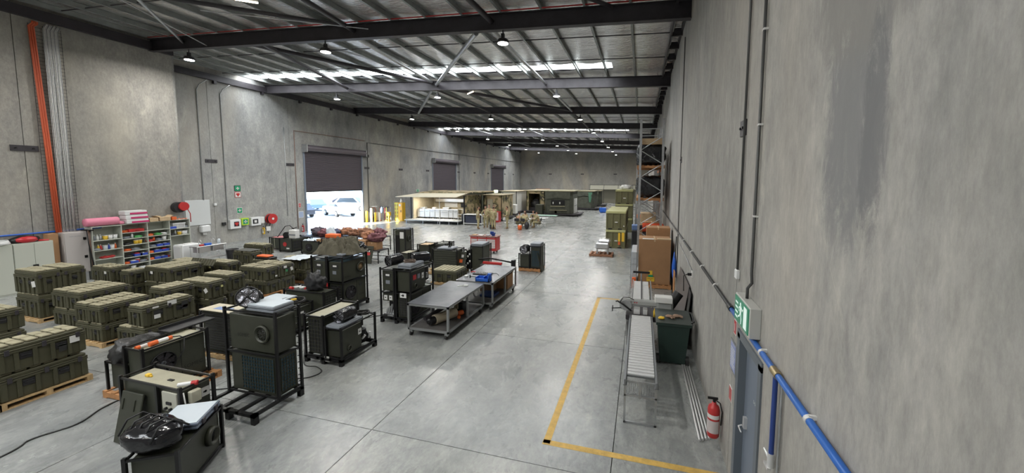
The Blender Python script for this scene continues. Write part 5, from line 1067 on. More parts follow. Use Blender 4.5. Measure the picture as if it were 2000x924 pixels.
t = thing('towel_dispenser', 'white paper towel dispenser below the whiteboard', 'dispenser', (-24.4, 15.85, .8)); put('case', G().box(XL, 15.6, .85, XL+.25, 16.1, 1.25, .05), m_whitepl, t); put('towel', G().box(XL+.08, 15.75, .7, XL+.12, 15.95, .86), m_white, t)
# washing machine-like white appliance
t = thing('bar_fridge', 'white box shaped appliance below the right shelving bay', 'appliance', (-19.9, 11.9, 0)); put('cabinet', G().box(-20.45, 11.95, .02, -19.85, 12.7, .95, .03), m_whitepl, t); put('door', G().box(-20.4, 11.92, .08, -19.9, 11.95, .9, .02), m_white, t); put('energy_sticker', G().box(-19.848, 12.5, .55, -19.843, 12.62, .72), m_blue, t); put('vent', G().box(-20.3, 12.2, .95, -20.1, 12.5, .975, .01), m_white, t)
# sink bench
t = thing('sink_bench', 'stainless steel double sink bench beside the black bin', 'sink', (-19.2, 12.9, 0))
x0, x1, y0, y1 = -19.6, -19.1, 12.05, 13.3
put('benchtop', G().box(x0, y0, .86, x1, y1, .9, .008), m_steelS, t)
for y in (y0+.1, (y0+y1)/2+.05): put('sink_bowl', G().box(x0+.05, y, .6, x1-.02, y+.48, .87, .02), m_steelS, t)
for x in (x0+.03, x1-.03):
    for y in (y0+.03, y1-.03): put('leg', G().cyl((x, y, 0), (x, y, .86), .018, 8), m_gal2, t)
put('lower_rail', G().box(x0, y0, .3, x1, y1, .32), m_steelS, t)
for y in (12.4, 12.95): put('tap', G().tube([(x0+.08, y, .9), (x0+.08, y, 1.1), (x0+.14, y, 1.16), (x0+.22, y, 1.12), (x0+.24, y, 1.05)], .014, 6), m_gal2, t)
one('blue_sponge_box', G().box(-19.3, 12.45, .9, -19.15, 12.7, 1.0, .015), m_blue, 'small blue container on the sink bench', 'container', (-19.2, 12.6, .9)); one('red_soap', G().box(-19.3, 12.25, .9, -19.2, 12.42, .97, .015), m_red, 'small red container on the sink bench', 'container', (-19.25, 12.3, .9)); one('clear_jar', G().lathe((-19.3, 13.1, .9), [(0, 0), (.06, 0), (.06, .2), (.03, .22)], 12), m_pale, 'clear jar at the right end of the sink bench', 'jar', (-19.3, 13.1, .9))
one('waste_bin', G().lathe((-18.75, 13.3, 0), [(0, 0), (.2, 0), (.25, .6), (.26, .62), (.23, .6), (.18, .05)], 22), m_blackpl, 'black open waste bin right of the sink bench', 'bin', (-18.75, 13.3, 0))
# clutter between trunks (red box etc.)
t = thing('tool_pouch', 'bright orange and black tool tray behind the big square trunk stack', 'tool tray', (-14.3, 10.9, 1.0)); put('tray', G().box(-14.0, 10.7, .95, -13.3, 11.05, 1.03, .02), m_black, t); put('orange_tools', G().box(-13.95, 10.72, 1.03, -13.4, 11.0, 1.1, .03), m_orange, t)
stack(-14.1, -13.25, 10.65, 11.1, 1, 1, .95, 'stack hidden under the orange tool tray')
# ================================================================== CLUTTER BEFORE THE ROLLER DOOR
def cart(label, x0, x1, y0, y1, h):
    t = thing('steel_trolley', label, 'trolley', ((x0+x1)/2, (y0+y1)/2, 0)); put('deck', G().box(x0, y0, h-.04, x1, y1, h), m_steel, t)
    for x in (x0, x1-.04):
        for y in (y0, y1-.04): put('leg', G().box(x, y, 0, x+.04, y+.04, h-.04), m_black, t)
    put('rail', G().box(x0, y0, .2, x1, y0+.03, .23).box(x0, y1-.03, .2, x1, y1, .23), m_black, t); return t
cart('black steel trolley holding cardboard boxes before the roller door', -14.2, -11.85, 14.9, 15.7, .62)
cart('low steel stand under the heaped gear before the roller door', -18.6, -15.9, 16.9, 18.3, .72)
cart('dark bench under the brown bundles before the roller door', -15.85, -13.6, 17.2, 18.2, .8)
carton('left of two cardboard boxes on the black trolley before the roller door', -13.15, -12.6, 15.0, 15.5, .62, 1.06); carton('right of two cardboard boxes on the black trolley before the roller door', -12.57, -12.05, 15.05, 15.5, .62, .98)
carton('small cardboard box on the dark green fan unit', -16.4, -16.0, 15.85, 16.2, .68, .82)
H = [('maroon', (.16, .06, .07)), ('brown', (.25, .12, .07)), ('dark purple grey', (.07, .055, .07)), ('rust', (.33, .15, .08)), ('navy', (.05, .06, .11)), ('khaki', (.16, .15, .10))]
places = [(-17.9, 17.4, .72), (-17.3, 17.3, .72), (-16.7, 17.5, .72), (-16.2, 17.8, .8), (-15.6, 17.6, .8), (-15.1, 17.8, .8), (-14.6, 17.5, .8), (-14.1, 17.9, .8), (-18.3, 17.9, .72), (-17.0, 18.0, .72), (-12.25, 15.3, .98), (-12.9, 15.55, 1.06), (-13.8, 15.3, .62), (-13.45, 15.5, .62)]
wh = ['leftmost on the low stand', 'second from left on the low stand', 'at the right end of the low stand', 'first on the dark bench', 'second on the dark bench', 'third on the dark bench', 'fourth on the dark bench', 'last on the dark bench', 'at the back left of the low stand', 'at the back of the low stand', 'on the right cardboard box', 'behind the cardboard boxes', 'left of the cardboard boxes on the black trolley', 'at the right end of the black trolley']
for i, (x, y, z) in enumerate(places):
    nm, c = H[[2, 0, 4, 3, 1, 3, 1, 0, 2, 1, 0, 3, 1, 2][i]]; s = rnd.uniform(.85, 1.15)
    blob('gear_bundle', f'{nm} bundled gear {wh[i]}', 'bundle', (x, y, z+.17*s), (.36*s, .3*s, .23*s), mat('bundle_'+nm.replace(' ', '_'), c, .85, var=.4, scale=9), i*3.1, .55, 26, 18, 2.6)
t = thing('white_case', 'white and grey case standing on the green unit below the hose reel', 'case', (-18.6, 16.6, .68)); put('case', G().box(-18.75, 16.3, .68, -18.3, 16.6, 1.15, .02), m_white, t); put('band', G().box(-18.76, 16.29, .85, -18.29, 16.31, .92), m_grey, t)
t = thing('handle_frame', 'black folding handles rising from the green unit below the hose reel', 'frame', (-19.4, 16.7, .66)); put('bar', G().tube([(-19.7, 16.4, .66), (-19.3, 16.6, 1.3), (-19.1, 16.7, 1.35), (-18.9, 16.8, 1.1)], .022, 6).tube([(-19.2, 16.5, .66), (-18.95, 16.7, 1.15), (-18.7, 16.8, 1.25)], .022, 6), m_black, t); put('reel', G().cyl((-19.0, 16.5, .85), (-18.95, 16.3, .85), .17, 14), m_black, t)
one('folded_sheet', G().box(-19.9, 16.25, .67, -19.1, 17.1, .70, .01), mat('red_white_sheet', (.5, .2, .2), .6), 'red and white folded sheet on the unit below the hose reel', 'sheet', (-19.5, 16.7, .67))
one('plastic_sheet', G().grid(lambda u, v: (-17.3+.9*u, 15.85+.7*v, .7+.12*abs(fbm(u*3, v*3, 2))), 20, 16), m_pale, 'crumpled pale plastic sheet on the dark green fan unit', 'sheet', (-16.9, 16.2, .7))
one('plastic_sheet', G().grid(lambda u, v: (-12.95+.9*u, 10.9+.9*v, .98+.05*abs(fbm(u*3+4, v*3, 2))), 18, 16), m_pale, 'pale blue plastic sheet on the trunk stack left of the tarpaulin stack', 'sheet', (-12.5, 11.3, 1.0))
blob('plastic_bag', 'pale blue white plastic bag among the bundles before the roller door', 'bag', (-16.45, 16.9, 1.0), (.25, .2, .3), m_pale, 77, .35)
one('orange_case', G().box(-15.9, 15.9, .9, -15.2, 16.3, 1.1, .03), m_orange, 'bright orange case before the roller door', 'case', (-15.5, 16.1, .9)); cart('small stand under the bright orange case', -16.0, -15.0, 15.75, 16.45, .9)
g = G(); g.T = Matrix.Translation((-12.35, 14.7, 0)) @ Matrix.Rotation(R(-15), 4, 'X'); g.box(-.3, 0, .02, .25, .03, .85, .008); t = thing('side_panel', 'olive panel with a red sticker leaning on the black trolley', 'panel', (-12.4, 14.8, 0)); put('sheet', g, m_dkolive, t); g = G(); g.T = Matrix.Translation((-12.35, 14.7, 0)) @ Matrix.Rotation(R(-15), 4, 'X'); g.box(-.12, -.01, .42, .12, 0, .55); put('sticker', g, m_tagr, t); g = G(); g.T = Matrix.Translation((-12.35, 14.7, 0)) @ Matrix.Rotation(R(-15), 4, 'X'); g.box(-.1, -.01, .57, -.04, 0, .72).box(.02, -.01, .57, .08, 0, .7); put('sticker', g, m_white, t)
# ================================================================== RED TOOL CHEST
t = thing('tool_chest', 'red rolling tool chest with white drawers and a blue vise, centre of the hall', 'tool chest', (-8.2, 19, 0))
put('cabinet', G().box(-8.95, 18.75, .14, -7.45, 19.35, .9, .01), m_red, t); put('top', G().box(-9.02, 18.7, .9, -7.4, 19.4, .94, .01), mat('brown_worktop', (.2, .1, .08), .5), t)
for c, (xa, xb) in enumerate([(-8.9, -8.55), (-8.5, -8.02), (-7.97, -7.5)]):
    for k in range(7): z = .22+.095*k; dr = put('drawer', G().box(xa, 18.735, z, xb, 18.75, z+.08), m_red if k in (0, 6) else mat('drawer_face', (.75, .68, .68), .4), t); put('drawer_handle', G().box(xa+.01, 18.72, z+.065, xb-.01, 18.74, z+.078), m_gal2, dr)
for x in (-8.85, -7.6):
    for y in (18.82, 19.25): c = put('caster', G().box(x-.03, y-.03, .1, x+.03, y+.03, .15), m_galv, t); put('wheel', G().cyl((x-.02, y, .07), (x+.02, y, .07), .07, 12), m_rubber, c)
t = thing('bench_vise', 'blue bench vise on the red tool chest', 'vise', (-7.7, 19, .94)); put('base', G().cyl((-7.7, 19, .94), (-7.7, 19, 1.0), .09, 12), m_blue, t); put('jaws', G().box(-7.78, 18.85, 1.0, -7.62, 19.12, 1.12, .02).box(-7.8, 18.78, 1.04, -7.6, 18.85, 1.2, .01), mat('vise_blue', (.02, .05, .25), .4), t)
for k, (x, w_) in enumerate([(-8.8, .2), (-8.4, .3), (-8.0, .18)]): one('tool_tray', G().box(x-w_/2, 18.85, .94, x+w_/2, 19.1, .98, .01), [m_card2, m_steelS, m_grey][k], ['pale', 'silver', 'grey'][k]+' tray on the red tool chest', 'tray', (x, 18.95, .94))
# ================================================================== FLOOR CABLES
one('floor_cable', G().tube(spline([(-8.5, 1.2, .012), (-8.71, 2.86, .012), (-8.86, 3.2, .012), (-8.71, 3.62, .012), (-8.9, 4.0, .012), (-8.95, 4.3, .012)]), .012, 6), m_cable, 'dark cable curving over the floor at the left front', 'cable', (-8.7, 2.8, 0))
one('floor_cable', G().tube(spline([(-8.9, 4.6, .012), (-7.6, 5.0, .012), (-6.7, 5.62, .012), (-6.35, 5.8, .012), (-6.28, 6.05, .012), (-6.55, 6.2, .012), (-6.9, 6.22, .012), (-7.6, 6.9, .012)]), .01, 6), m_cable, 'dark cable looping on the floor beside the tall front unit', 'cable', (-6.6, 6, 0))
one('floor_cable', G().tube([(-7.9, 8.4, .012), (-7.5, 8.9, .012), (-7.1, 9.4, .012)], .01, 6), m_cable, 'short dark cable on the floor between the two tall unit stacks', 'cable', (-7.5, 8.9, 0))
# ================================================================== RIGHT WALL ITEMS
t = thing('exit_sign', 'green running man exit sign box above the fire door', 'sign', (XR, 4.65, 2.34))
put('box', G().box(1.14, 4.32, 2.33, XR, 4.95, 2.66, .006), mat('exit_box_grey', (.5, .5, .47), .4), t)
fc = put('face', G().box(1.13, 4.35, 2.355, 1.142, 4.93, 2.64), mat('exit_green', (.015, .17, .09), .35, emit=(.02, .22, .12), es=.25), t)
g = G(); T = face_T((1.128, 4.64, 2.5), '-x'); g.T = T
g.cyl((-.02, .095, 0), (-.02, .095, .003), .022, 10); g.prism([(-.045, .07), (0, .065), (.015, -.01), (-.03, -.01)], 0, .003, 'z'); g.prism([(-.03, -.01), (-.01, -.01), (-.05, -.06), (-.1, -.075), (-.1, -.055), (-.06, -.045)], 0, .003, 'z'); g.prism([(-.01, -.01), (.015, -.01), (.04, -.06), (.03, -.12), (.01, -.12), (.018, -.065)], 0, .003, 'z'); g.prism([(0, .065), (.06, .03), (.09, .06), (.08, .07), (.055, .05), (0, .085)], 0, .003, 'z'); g.prism([(-.04, .07), (-.09, .045), (-.075, 0), (-.065, .005), (-.075, .04), (-.04, .055)], 0, .003, 'z')
g.box(.12, -.12, 0, .24, .12, .002)
for k in range(4): g.box(-.24, -.1+.055*k, 0, -.13, -.08+.055*k, .002)
g.T = None; put('running_man', g, mat('exit_white', (.8, .9, .85), .4, emit=(.7, .9, .85), es=.3), fc)
conduit('blue_air_pipe', [(1.205, 1.0, 2.29), (1.205, 3.6, 2.29), (1.205, 5.5, 2.29)], .028, mat('air_pipe_blue', (.03, .14, .5), .35), 'blue air pipe running along the right wall towards the camera', 12)
conduit('grey_air_pipe', [(1.205, 5.5, 2.29), (1.205, 30, 2.29)], .024, m_pipe, 'dark grey pipe continuing the blue pipe along the right wall', 10)
t = thing('pipe_joint', 'brass tee joint in the blue pipe with a drop to a valve', 'pipe fitting', (1.2, 3.68, 1.5)); put('tee', G().cyl((1.205, 3.62, 2.29), (1.205, 3.76, 2.29), .036, 12), mat('brass', (.4, .32, .18), .4, .8), t)
put('drop_pipe', G().cyl((1.205, 3.69, 2.28), (1.205, 3.69, 1.52), .022, 12), mat('navy_pipe', (.02, .05, .22), .4), t); put('conduit', G().cyl((1.23, 3.6, 2.25), (1.23, 3.6, 1.4), .01, 6), m_galv, t)
put('valve', G().cyl((1.205, 3.69, 1.4), (1.205, 3.69, 1.53), .03, 10).cyl((1.2, 3.7, 1.46), (1.2, 3.85, 1.46), .014, 8).box(1.17, 3.66, 1.38, 1.2, 3.76, 1.4), m_gal2, t)
put('coupling', G().cyl((1.205, 5.42, 2.29), (1.205, 5.56, 2.29), .038, 12), m_black, t)
for k, y in enumerate((3.0, 4.1, 6.6, 8.0, 9.6, 11.4)): one('pipe_clip', G().cyl((1.205, y-.02, 2.29), (1.205, y+.02, 2.29), .033, 10).box(1.2, y-.012, 2.3, XR, y+.012, 2.33), m_white, f'white pipe clip on the right wall pipe, {["nearest", "second", "third", "fourth", "fifth", "sixth"][k]} from the camera', 'clip', (1.205, y, 2.29))
def wsign(name, y, z, w_, h_, m, label, bd=m_white):
    t = thing(name, label, 'sign', (XR, y, z)); g = G(); plate(g, (XR-.002, y, z), '-x', w_, h_, .006); put('board', g, bd, t); g = G(); plate(g, (XR-.008, y, z), '-x', w_*.86, h_*.86, .003); put('print', g, m, t); return t
t = wsign('fire_extinguisher_sign', 5.34, 2.08, .12, .2, m_red, 'small red fire sign under the exit sign'); g = G(); plate(g, (XR-.012, 5.34, 2.08), '-x', .02, .1, .002); put('symbol', g, m_white, t)
t = wsign('evacuation_notice', 5.38, 1.66, .3, .42, mat('notice_blue', (.3, .35, .6), .4), 'pale blue framed notice beside the fire door', m_galv); g = G(); text_mesh('EVACUATION', .035, face_T((XR-.012, 5.38, 1.83), '-x'), g)
for k in range(8): g.T = face_T((XR-.012, 5.38, 1.76-.035*k), '-x'); g.box(-.11, 0, 0, .11-.02*(k % 3), .012, .001); g.T = None
put('lettering', g, m_white, t)
t = wsign('extinguisher_disc', 5.42, 1.12, .14, .2, mat('id_sign_red', (.5, .1, .1), .4), 'small white and red extinguisher sign above the red extinguisher')
extinguisher((1.13, 5.85, .2), 'red fire extinguisher hanging by the fire door on the right wall', m_red, 1.0)
# pipes on floor
for k in range(4): one('steel_pipe', G().cyl((1.02+.05*k-.05, 5.95+.03*k, .022), (1.02+.045*k-.06, 8.6, .022), .018, 10), m_gal2, f'long steel pipe on the floor by the right wall, {["first from the conveyor", "second", "third", "nearest the wall"][k]}', 'pipe', (1.02+.05*k, 7.2, 0), 'steel pipes along the right wall')
# bin
t = thing('wheelie_bin', 'dark green wheeled rubbish bin beside the roller conveyor', 'bin', (.78, 8.65, 0))
x0, x1, y0, y1 = .42, 1.08, 8.32, 9.0
v = [(x0+.07, y0+.09, .04), (x1-.07, y0+.09, .04), (x1-.07, y1-.05, .04), (x0+.07, y1-.05, .04), (x0, y0, .95), (x1, y0, .95), (x1, y1, 1.0), (x0, y1, 1.0)]
put('body', G().add(v, [(3, 2, 1, 0), (0, 1, 5, 4), (1, 2, 6, 5), (2, 3, 7, 6), (3, 0, 4, 7)]), m_bin, t); put('rim', G().add([(a, b, c_) for a, b, c_ in [(x0-.03, y0-.03, .9), (x1+.03, y0-.03, .9), (x1+.03, y1+.03, .95), (x0-.03, y1+.03, .95), (x0-.03, y0-.03, .96), (x1+.03, y0-.03, .96), (x1+.03, y1+.03, 1.01), (x0-.03, y1+.03, 1.01)]], [(3, 2, 1, 0), (4, 5, 6, 7), (0, 1, 5, 4), (1, 2, 6, 5), (2, 3, 7, 6), (3, 0, 4, 7)]), m_bin, t)
put('lid', G().grid(lambda u, v_: (x0-.04+(x1-x0+.08)*u, y0-.05+(y1-y0+.1)*v_, .965+.05*v_+.04*math.sin(math.pi*u)*math.sin(math.pi*v_)), 8, 8), mat('bin_lid', (.05, .06, .055), .5), t)
for x in (x1-.06, x0+.06):
    w2 = put('wheel', G().cyl((x, y0+.13, .1), (x+.07*(1 if x > .7 else -1), y0+.13, .1), .1, 18), m_rubber, t); put('hub', G().cyl((x+.072*(1 if x > .7 else -1), y0+.13, .1), (x+.075*(1 if x > .7 else -1), y0+.13, .1), .05, 12), m_black, w2)
put('handle', G().tube([(x1+.02, y0+.05, .98), (x1+.08, y0+.08, 1.0), (x1+.08, y1-.1, 1.02), (x1+.02, y1, 1.0)], .018, 6), m_blackpl, t)
for k, (x, y) in enumerate([(.66, 8.5), (.82, 8.56)]):
    t = thing('work_glove', ['left one of the two tan work gloves on the green bin', 'right one of the two tan work gloves on the green bin'][k], 'glove', (x, y, 1.0)); mg = mat('tan_glove', (.3, .2, .14), .85)
    put('palm', G().sph((x, y, 1.045), (.08, .06, .03), 12, 8, lambda d: 1+.2*fbm(d.x*3+k, d.y*3, d.z)), mg, t)
    for q in range(5): a = R(-60+32*q+40*k); put('finger', G().cyl((x+.06*math.cos(a), y+.05*math.sin(a), 1.045), (x+.13*math.cos(a), y+.11*math.sin(a), 1.03), .017, 7), mg, t)
one('yellow_rag', G().sph((.5, 8.42, 1.02), (.07, .05, .03), 12, 8, lambda d: 1+.3*fbm(d.x*3, d.y*3, d.z)), m_yellow, 'small yellow cloth at the corner of the green bin lid', 'cloth', (.5, 8.42, 1.0))
# conveyor
t = thing('roller_conveyor', 'steel roller conveyor in front of the band saw', 'conveyor', (.1, 7.5, 0))
x0, x1 = -.17, .32; ya, yb_ = 6.0, 9.05
for x in (x0, x1): put('side_rail', G().box(x-.015, ya, .70, x+.015, yb_, .80).box(x-.03, ya, .70, x+.03, yb_, .712), mat('rail_zinc', (.26, .27, .28), .45, .6), t)
for k in range(6): put('cross_member', G().box(x0, ya+.3+.52*k, .70, x1, ya+.36+.52*k, .72), MATS['rail_zinc'], t)
put('gap_shade_sheet', G().box(x0+.02, 6.9, .60, x1-.02, yb_-.1, .61), m_steel, t)  # dark sheet added under the rollers so the gaps read as shaded
n = 27
rm = G().cyl((x0+.03, 0, .79), (x1-.03, 0, .79), .027, 16).mesh('roller', mat('polished_roller', (.86, .86, .86), .32, .45))
for k in range(n): y = ya+.25+(yb_-ya-.3)*k/(n-1); mobj('roller', rm, t, (-.1, y-7.5, 0))
for y in (ya+.12, yb_-.3):
    put('leg_frame', bars(G(), [((x0, y, 0), (x0, y, .74)), ((x1, y, 0), (x1, y, .74)), ((x0, y, .02), (x1, y, .02)), ((x0, y, .48), (x1, y, .48)), ((x0, y, .72), (x1, y, .72))], .016), m_galv, t)
g = G()
for k in range(11): g.cyl((x0+.03, ya+.13, .5+.02*k), (x1-.03, ya+.13, .5+.02*k), .003, 4)
for k in range(14): g.cyl((x0+.03+.034*k, ya+.13, .49), (x0+.03+.034*k, ya+.13, .72), .003, 4)
put('wire_mesh', g, m_galv, t); put('centre_strut', G().box(.05, ya+.1, .45, .09, ya+.14, .74), m_galv, t)
t = thing('roller_conveyor', 'second roller conveyor behind the band saw', 'conveyor', (.1, 11, 0))
for x in (x0, x1+.04): put('side_rail', G().box(x-.015, 9.75, .72, x+.015, 12.3, .82), m_galv, t)
for k in range(24): y = 9.85+.1*k; mobj('roller', rm, t, (-.1, y-11, 0))
for y in (9.9, 12.1): put('leg_frame', bars(G(), [((x0, y, 0), (x0, y, .74)), ((x1+.04, y, 0), (x1+.04, y, .74)), ((x0, y, .02), (x1, y, .02))], .016), m_galv, t)
put('centre_rail', G().box(.07, 9.8, .8, .1, 12.3, .84), m_steel, t)
t = thing('roller_stand', 'black T shaped support stand at the far end of the conveyor', 'stand', (.08, 12.5, 0)); put('post', G().cyl((.08, 12.5, 0), (.08, 12.5, 1.0), .022, 8), m_galv, t); put('roller_head', G().cyl((-.18, 12.5, 1.02), (.34, 12.5, 1.02), .035, 12), m_black, t); put('foot', G().box(-.2, 12.45, 0, .36, 12.55, .03), m_galv, t)
# band saw
t = thing('band_saw', 'pale grey horizontal band saw between the two conveyors', 'saw', (.2, 9.4, 0)); mbs = mat('saw_cream', (.36, .37, .36), .4)
put('base', G().box(-.25, 9.1, 0, .35, 9.7, .62, .02), mat('saw_base', (.08, .08, .08), .5), t); put('table', G().box(-.28, 9.05, .66, .5, 9.72, .8, .02), m_steel, t)
put('saw_bow', G().box(-.42, 9.2, .98, .5, 9.34, 1.12, .03).box(-.44, 9.18, .86, -.12, 9.36, 1.13, .05).box(.42, 9.16, .85, .8, 9.4, 1.14, .05), mbs, t)
put('wheel_cover', G().cyl((-.28, 9.17, .99), (-.28, 9.14, .99), .13, 18), m_galv, t); put('control_box', G().box(.38, 9.1, 1.12, .78, 9.36, 1.26, .015), m_white, t); put('motor', G().cyl((.7, 9.45, .9), (.95, 9.55, 1.28), .12, 16), m_black, t)
put('handwheel', G().tube([(-.6, 9.2+.07*math.cos(a), .87+.07*math.sin(a)) for a in [i*math.pi/6 for i in range(12)]], .01, 6, True).cyl((-.62, 9.2, .87), (-.38, 9.2, .9), .014, 8), m_black, t)
put('lever', G().tube([(-.15, 9.15, .86), (-.35, 9.1, 1.02), (-.48, 9.08, 1.1), (-.52, 9.08, 1.08)], .02, 7), m_blackpl, t); put('vise', G().box(-.1, 9.1, .8, .05, 9.3, .93, .01).box(.12, 9.1, .8, .22, 9.3, .93, .01), m_gal2, t)
put('cable', G().tube([(-.1, 9.2, 1.12), (-.2, 9.1, 1.2), (-.35, 9.15, 1.18), (-.42, 9.2, 1.05)], .01, 6).tube([(.8, 9.2, 1.0), (.88, 9.1, .8), (.7, 9.05, .7), (.5, 9.05, .72)], .01, 6), m_cable, t)
for k in range(2): put('button', G().cyl((-.08+.05*k, 9.195, 1.06), (-.08+.05*k, 9.18, 1.06), .014, 8), m_red, t)
put('coolant_bottle', G().lathe((.38, 9.05, .8), [(0, 0), (.03, 0), (.03, .14), (.012, .17), (.012, .2)], 10), m_yellow, t)
# leaning sheets, plug
g = G(); g.T = Matrix.Translation((1.0, 9.75, 0)) @ Matrix.Rotation(R(8), 4, 'Y'); g.box(0, 0, .02, .015, 2.2, 1.42); one('steel_sheet', g, mat('brown_grey_sheet', (.12, .105, .10), .5), 'large dark sheet leaning on the right wall behind the green bin', 'sheet', (1.1, 10.8, 0))
g = G(); g.T = Matrix.Translation((1.08, 9.35, 0)) @ Matrix.Rotation(R(5), 4, 'Y'); g.box(0, 0, .02, .012, .7, 1.35); one('steel_sheet', g, m_black, 'narrow black sheet leaning on the right wall nearest the green bin', 'sheet', (1.1, 9.6, 0))
t = thing('wall_socket', 'white wall socket with a black plug above the leaning sheets', 'socket', (XR, 9.6, 1.75)); put('plate', G().box(XR-.03, 9.5, 1.68, XR, 9.66, 1.84), m_white, t); put('plug', G().box(XR-.12, 9.55, 1.72, XR-.03, 9.6, 1.78).tube([(XR-.12, 9.57, 1.75), (XR-.2, 9.62, 1.7), (XR-.18, 9.7, 1.3)], .01, 5), m_black, t)
conduit('wall_conduit', [(XR-.02, 9.6, 1.84), (XR-.02, 13, 2.0)], .01, m_galv, 'thin pale cable along the right wall to the socket')
# large cartons
pallet(-.05, 14.35, 1.15, 15.5, 'orange pallet under the large cardboard carton', m=m_wood2, h=.15)
t = carton('large tall cardboard carton in front of the pallet racking', -.03, 1.1, 14.42, 15.4, .15, 1.82); 
g = G(); plate(g, (.42, 14.415, .5), '-y', .13, .3, .004); put('label', g, m_yellow, t); g = G(); plate(g, (.42, 14.41, .45), '-y', .17, .09, .004); put('label', g, m_green, t); g = G(); plate(g, (.42, 14.408, .33), '-y', .28, .16, .004); p = put('label', g, m_yellow, t)
g = G(); text_mesh('THIS WAY\nUP', .05, face_T((.42, 14.4, .33), '-y'), g); put('lettering', g, m_black, t)
put('flap', G().box(.1, 14.42, 1.82, .5, 14.6, 1.835), m_white, t); put('flap', G().box(.62, 14.42, 1.82, 1.1, 14.7, 1.85), m_card2, t)
carton('shorter wide cardboard carton behind the large tall carton', .25, 1.15, 15.6, 16.4, .05, 2.12)
t = thing('wire_cage', 'white wrapped wire cage left of the large cardboard carton', 'cage', (-.15, 15, 0)); put('load', G().box(-.28, 14.3, .1, -.08, 15.9, 1.35, .02), mat('white_wrap', (.5, .53, .56), .3, bump=.5, bscale=8), t)
g = G()
for k in range(7): g.cyl((-.3, 14.25, .1+.2*k), (-.3, 15.95, .1+.2*k), .006, 4); g.cyl((-.3, 14.25, .1+.2*k), (-.06, 14.25, .1+.2*k), .006, 4)
for k in range(10): g.cyl((-.3, 14.25+.18*k, .05), (-.3, 14.25+.18*k, 1.35), .006, 4)
put('mesh_side', g, m_galv, t); one('orange_board', G().box(-.24, 14.05, .02, -.1, 14.2, .42, .01), m_orange, 'orange board at the foot of the white wrapped cage', 'board', (-.17, 14.1, 0))
blob('blue_bag', 'blue plastic bag hanging between the carton and the right wall', 'bag', (1.17, 13.6, 1.0), (.07, .16, .5), m_blue, 3, .2, flat=False); conduit('wall_pole', [(1.12, 13.5, .05), (1.2, 13.5, 2.1)], .018, m_black, 'black pole leaning on the right wall beside the blue bag')
one('timber_board', G().box(1.12, 12.9, .02, 1.15, 13.3, 1.0), m_wood2, 'short timber board leaning near the blue bag', 'board', (1.13, 13.1, 0))
# wrapped machine on pallet
pallet(-2.55, 19.6, -1.35, 20.5, 'dark wooden pallet under the silver wrapped machine', m=mat('dark_pallet', (.28, .13, .07), .8), h=.13)
t = thing('wrapped_machine', 'silver film wrapped machine on a pallet in the middle right', 'machine', (-1.95, 20, .13)); mw = mat('film_wrap', (.55, .55, .55), .2, .5, bump=1, bscale=9)
put('wrapping', G().box(-2.25, 19.7, .38, -1.55, 20.4, .72, .06).box(-2.15, 19.9, .66, -1.5, 20.5, .86, .08), mw, t)
for x in (-2.2, -1.65): put('leg', G().box(x, 19.75, .13, x+.08, 19.85, .42), m_galv, t)
# green case stacks
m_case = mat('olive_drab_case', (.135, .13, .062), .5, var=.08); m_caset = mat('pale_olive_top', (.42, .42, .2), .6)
def bigcase(x0, x1, y0, y1, z, h, label, tags=()):
    t = thing('shipping_case', label, 'case', ((x0+x1)/2, (y0+y1)/2, z), group='tall olive shipping cases by the racking')
    put('body', G().box(x0+.03, y0+.03, z+.1, x1-.03, y1-.03, z+h-.1, .015), m_case, t)
    g = G()
    for f in (0, .28, .64, .9): g.box(x0+f*(x1-x0), y0, z+.1, x0+f*(x1-x0)+.09, y0+.04, z+h-.14, .01)
    for f in (0, .3, .6, .88): g.box(x1-.04, y0+f*(y1-y0), z+.1, x1, y0+f*(y1-y0)+.1, z+h-.14, .01)
    put('ribs', g, m_case, t); put('lid', G().box(x0-.01, y0-.01, z+h-.14, x1+.01, y1+.01, z+h, .02), m_caset, t); put('base', G().box(x0, y0, z+.0, x1, y1, z+.1, .01), m_case, t)
    for f in (.12, .62): put('fork_pocket', G().box(x0+f*(x1-x0), y0-.006, z+.01, x0+f*(x1-x0)+.22, y0+.02, z+.08), m_black, t)
    put('data_plate', G().box(x0+.45*(x1-x0), y0-.005, z+.42, x0+.6*(x1-x0), y0+.03, z+.47), m_white, t)
    for (a, zz, w_, hh, mm) in tags: put('sticker', G().box(x0+a, y0-.008, z+zz, x0+a+w_, y0, z+zz+hh), mm, t)
for k, y in enumerate((22.35, 23.75, 25.15)):
    nm = ['nearest', 'second', 'third'][k]
    bigcase(-1.95, -.82, y, y+1.25, 0, 1.09, f'olive shipping case, lower of the {nm} pair beside the racking', [(.72, .42, .12, .5, m_yellow), (.92, .42, .15, .52, m_yellow), (.72, .22, .12, .18, m_orange)] if k == 0 else [])
    bigcase(-1.95, -.82, y, y+1.25, 1.1, 1.09, f'olive shipping case, upper of the {nm} pair beside the racking', [(1.0, .2, .06, .06, m_white)] if k == 0 else [])
for k, y in enumerate((29.6, 31.0)):
    for j in range(3): bigcase(-1.9, -.6, y, y+1.25, j*1.09, 1.08, f'olive shipping case, {["bottom", "middle", "top"][j]} of the taller {["nearer", "farther"][k]} column behind the pairs')
blob('white_sack', 'white plastic sacks on top of the taller column of olive cases', 'sack', (-1.15, 30.2, 3.45), (.42, .4, .2), m_whitepl, 8, .4)
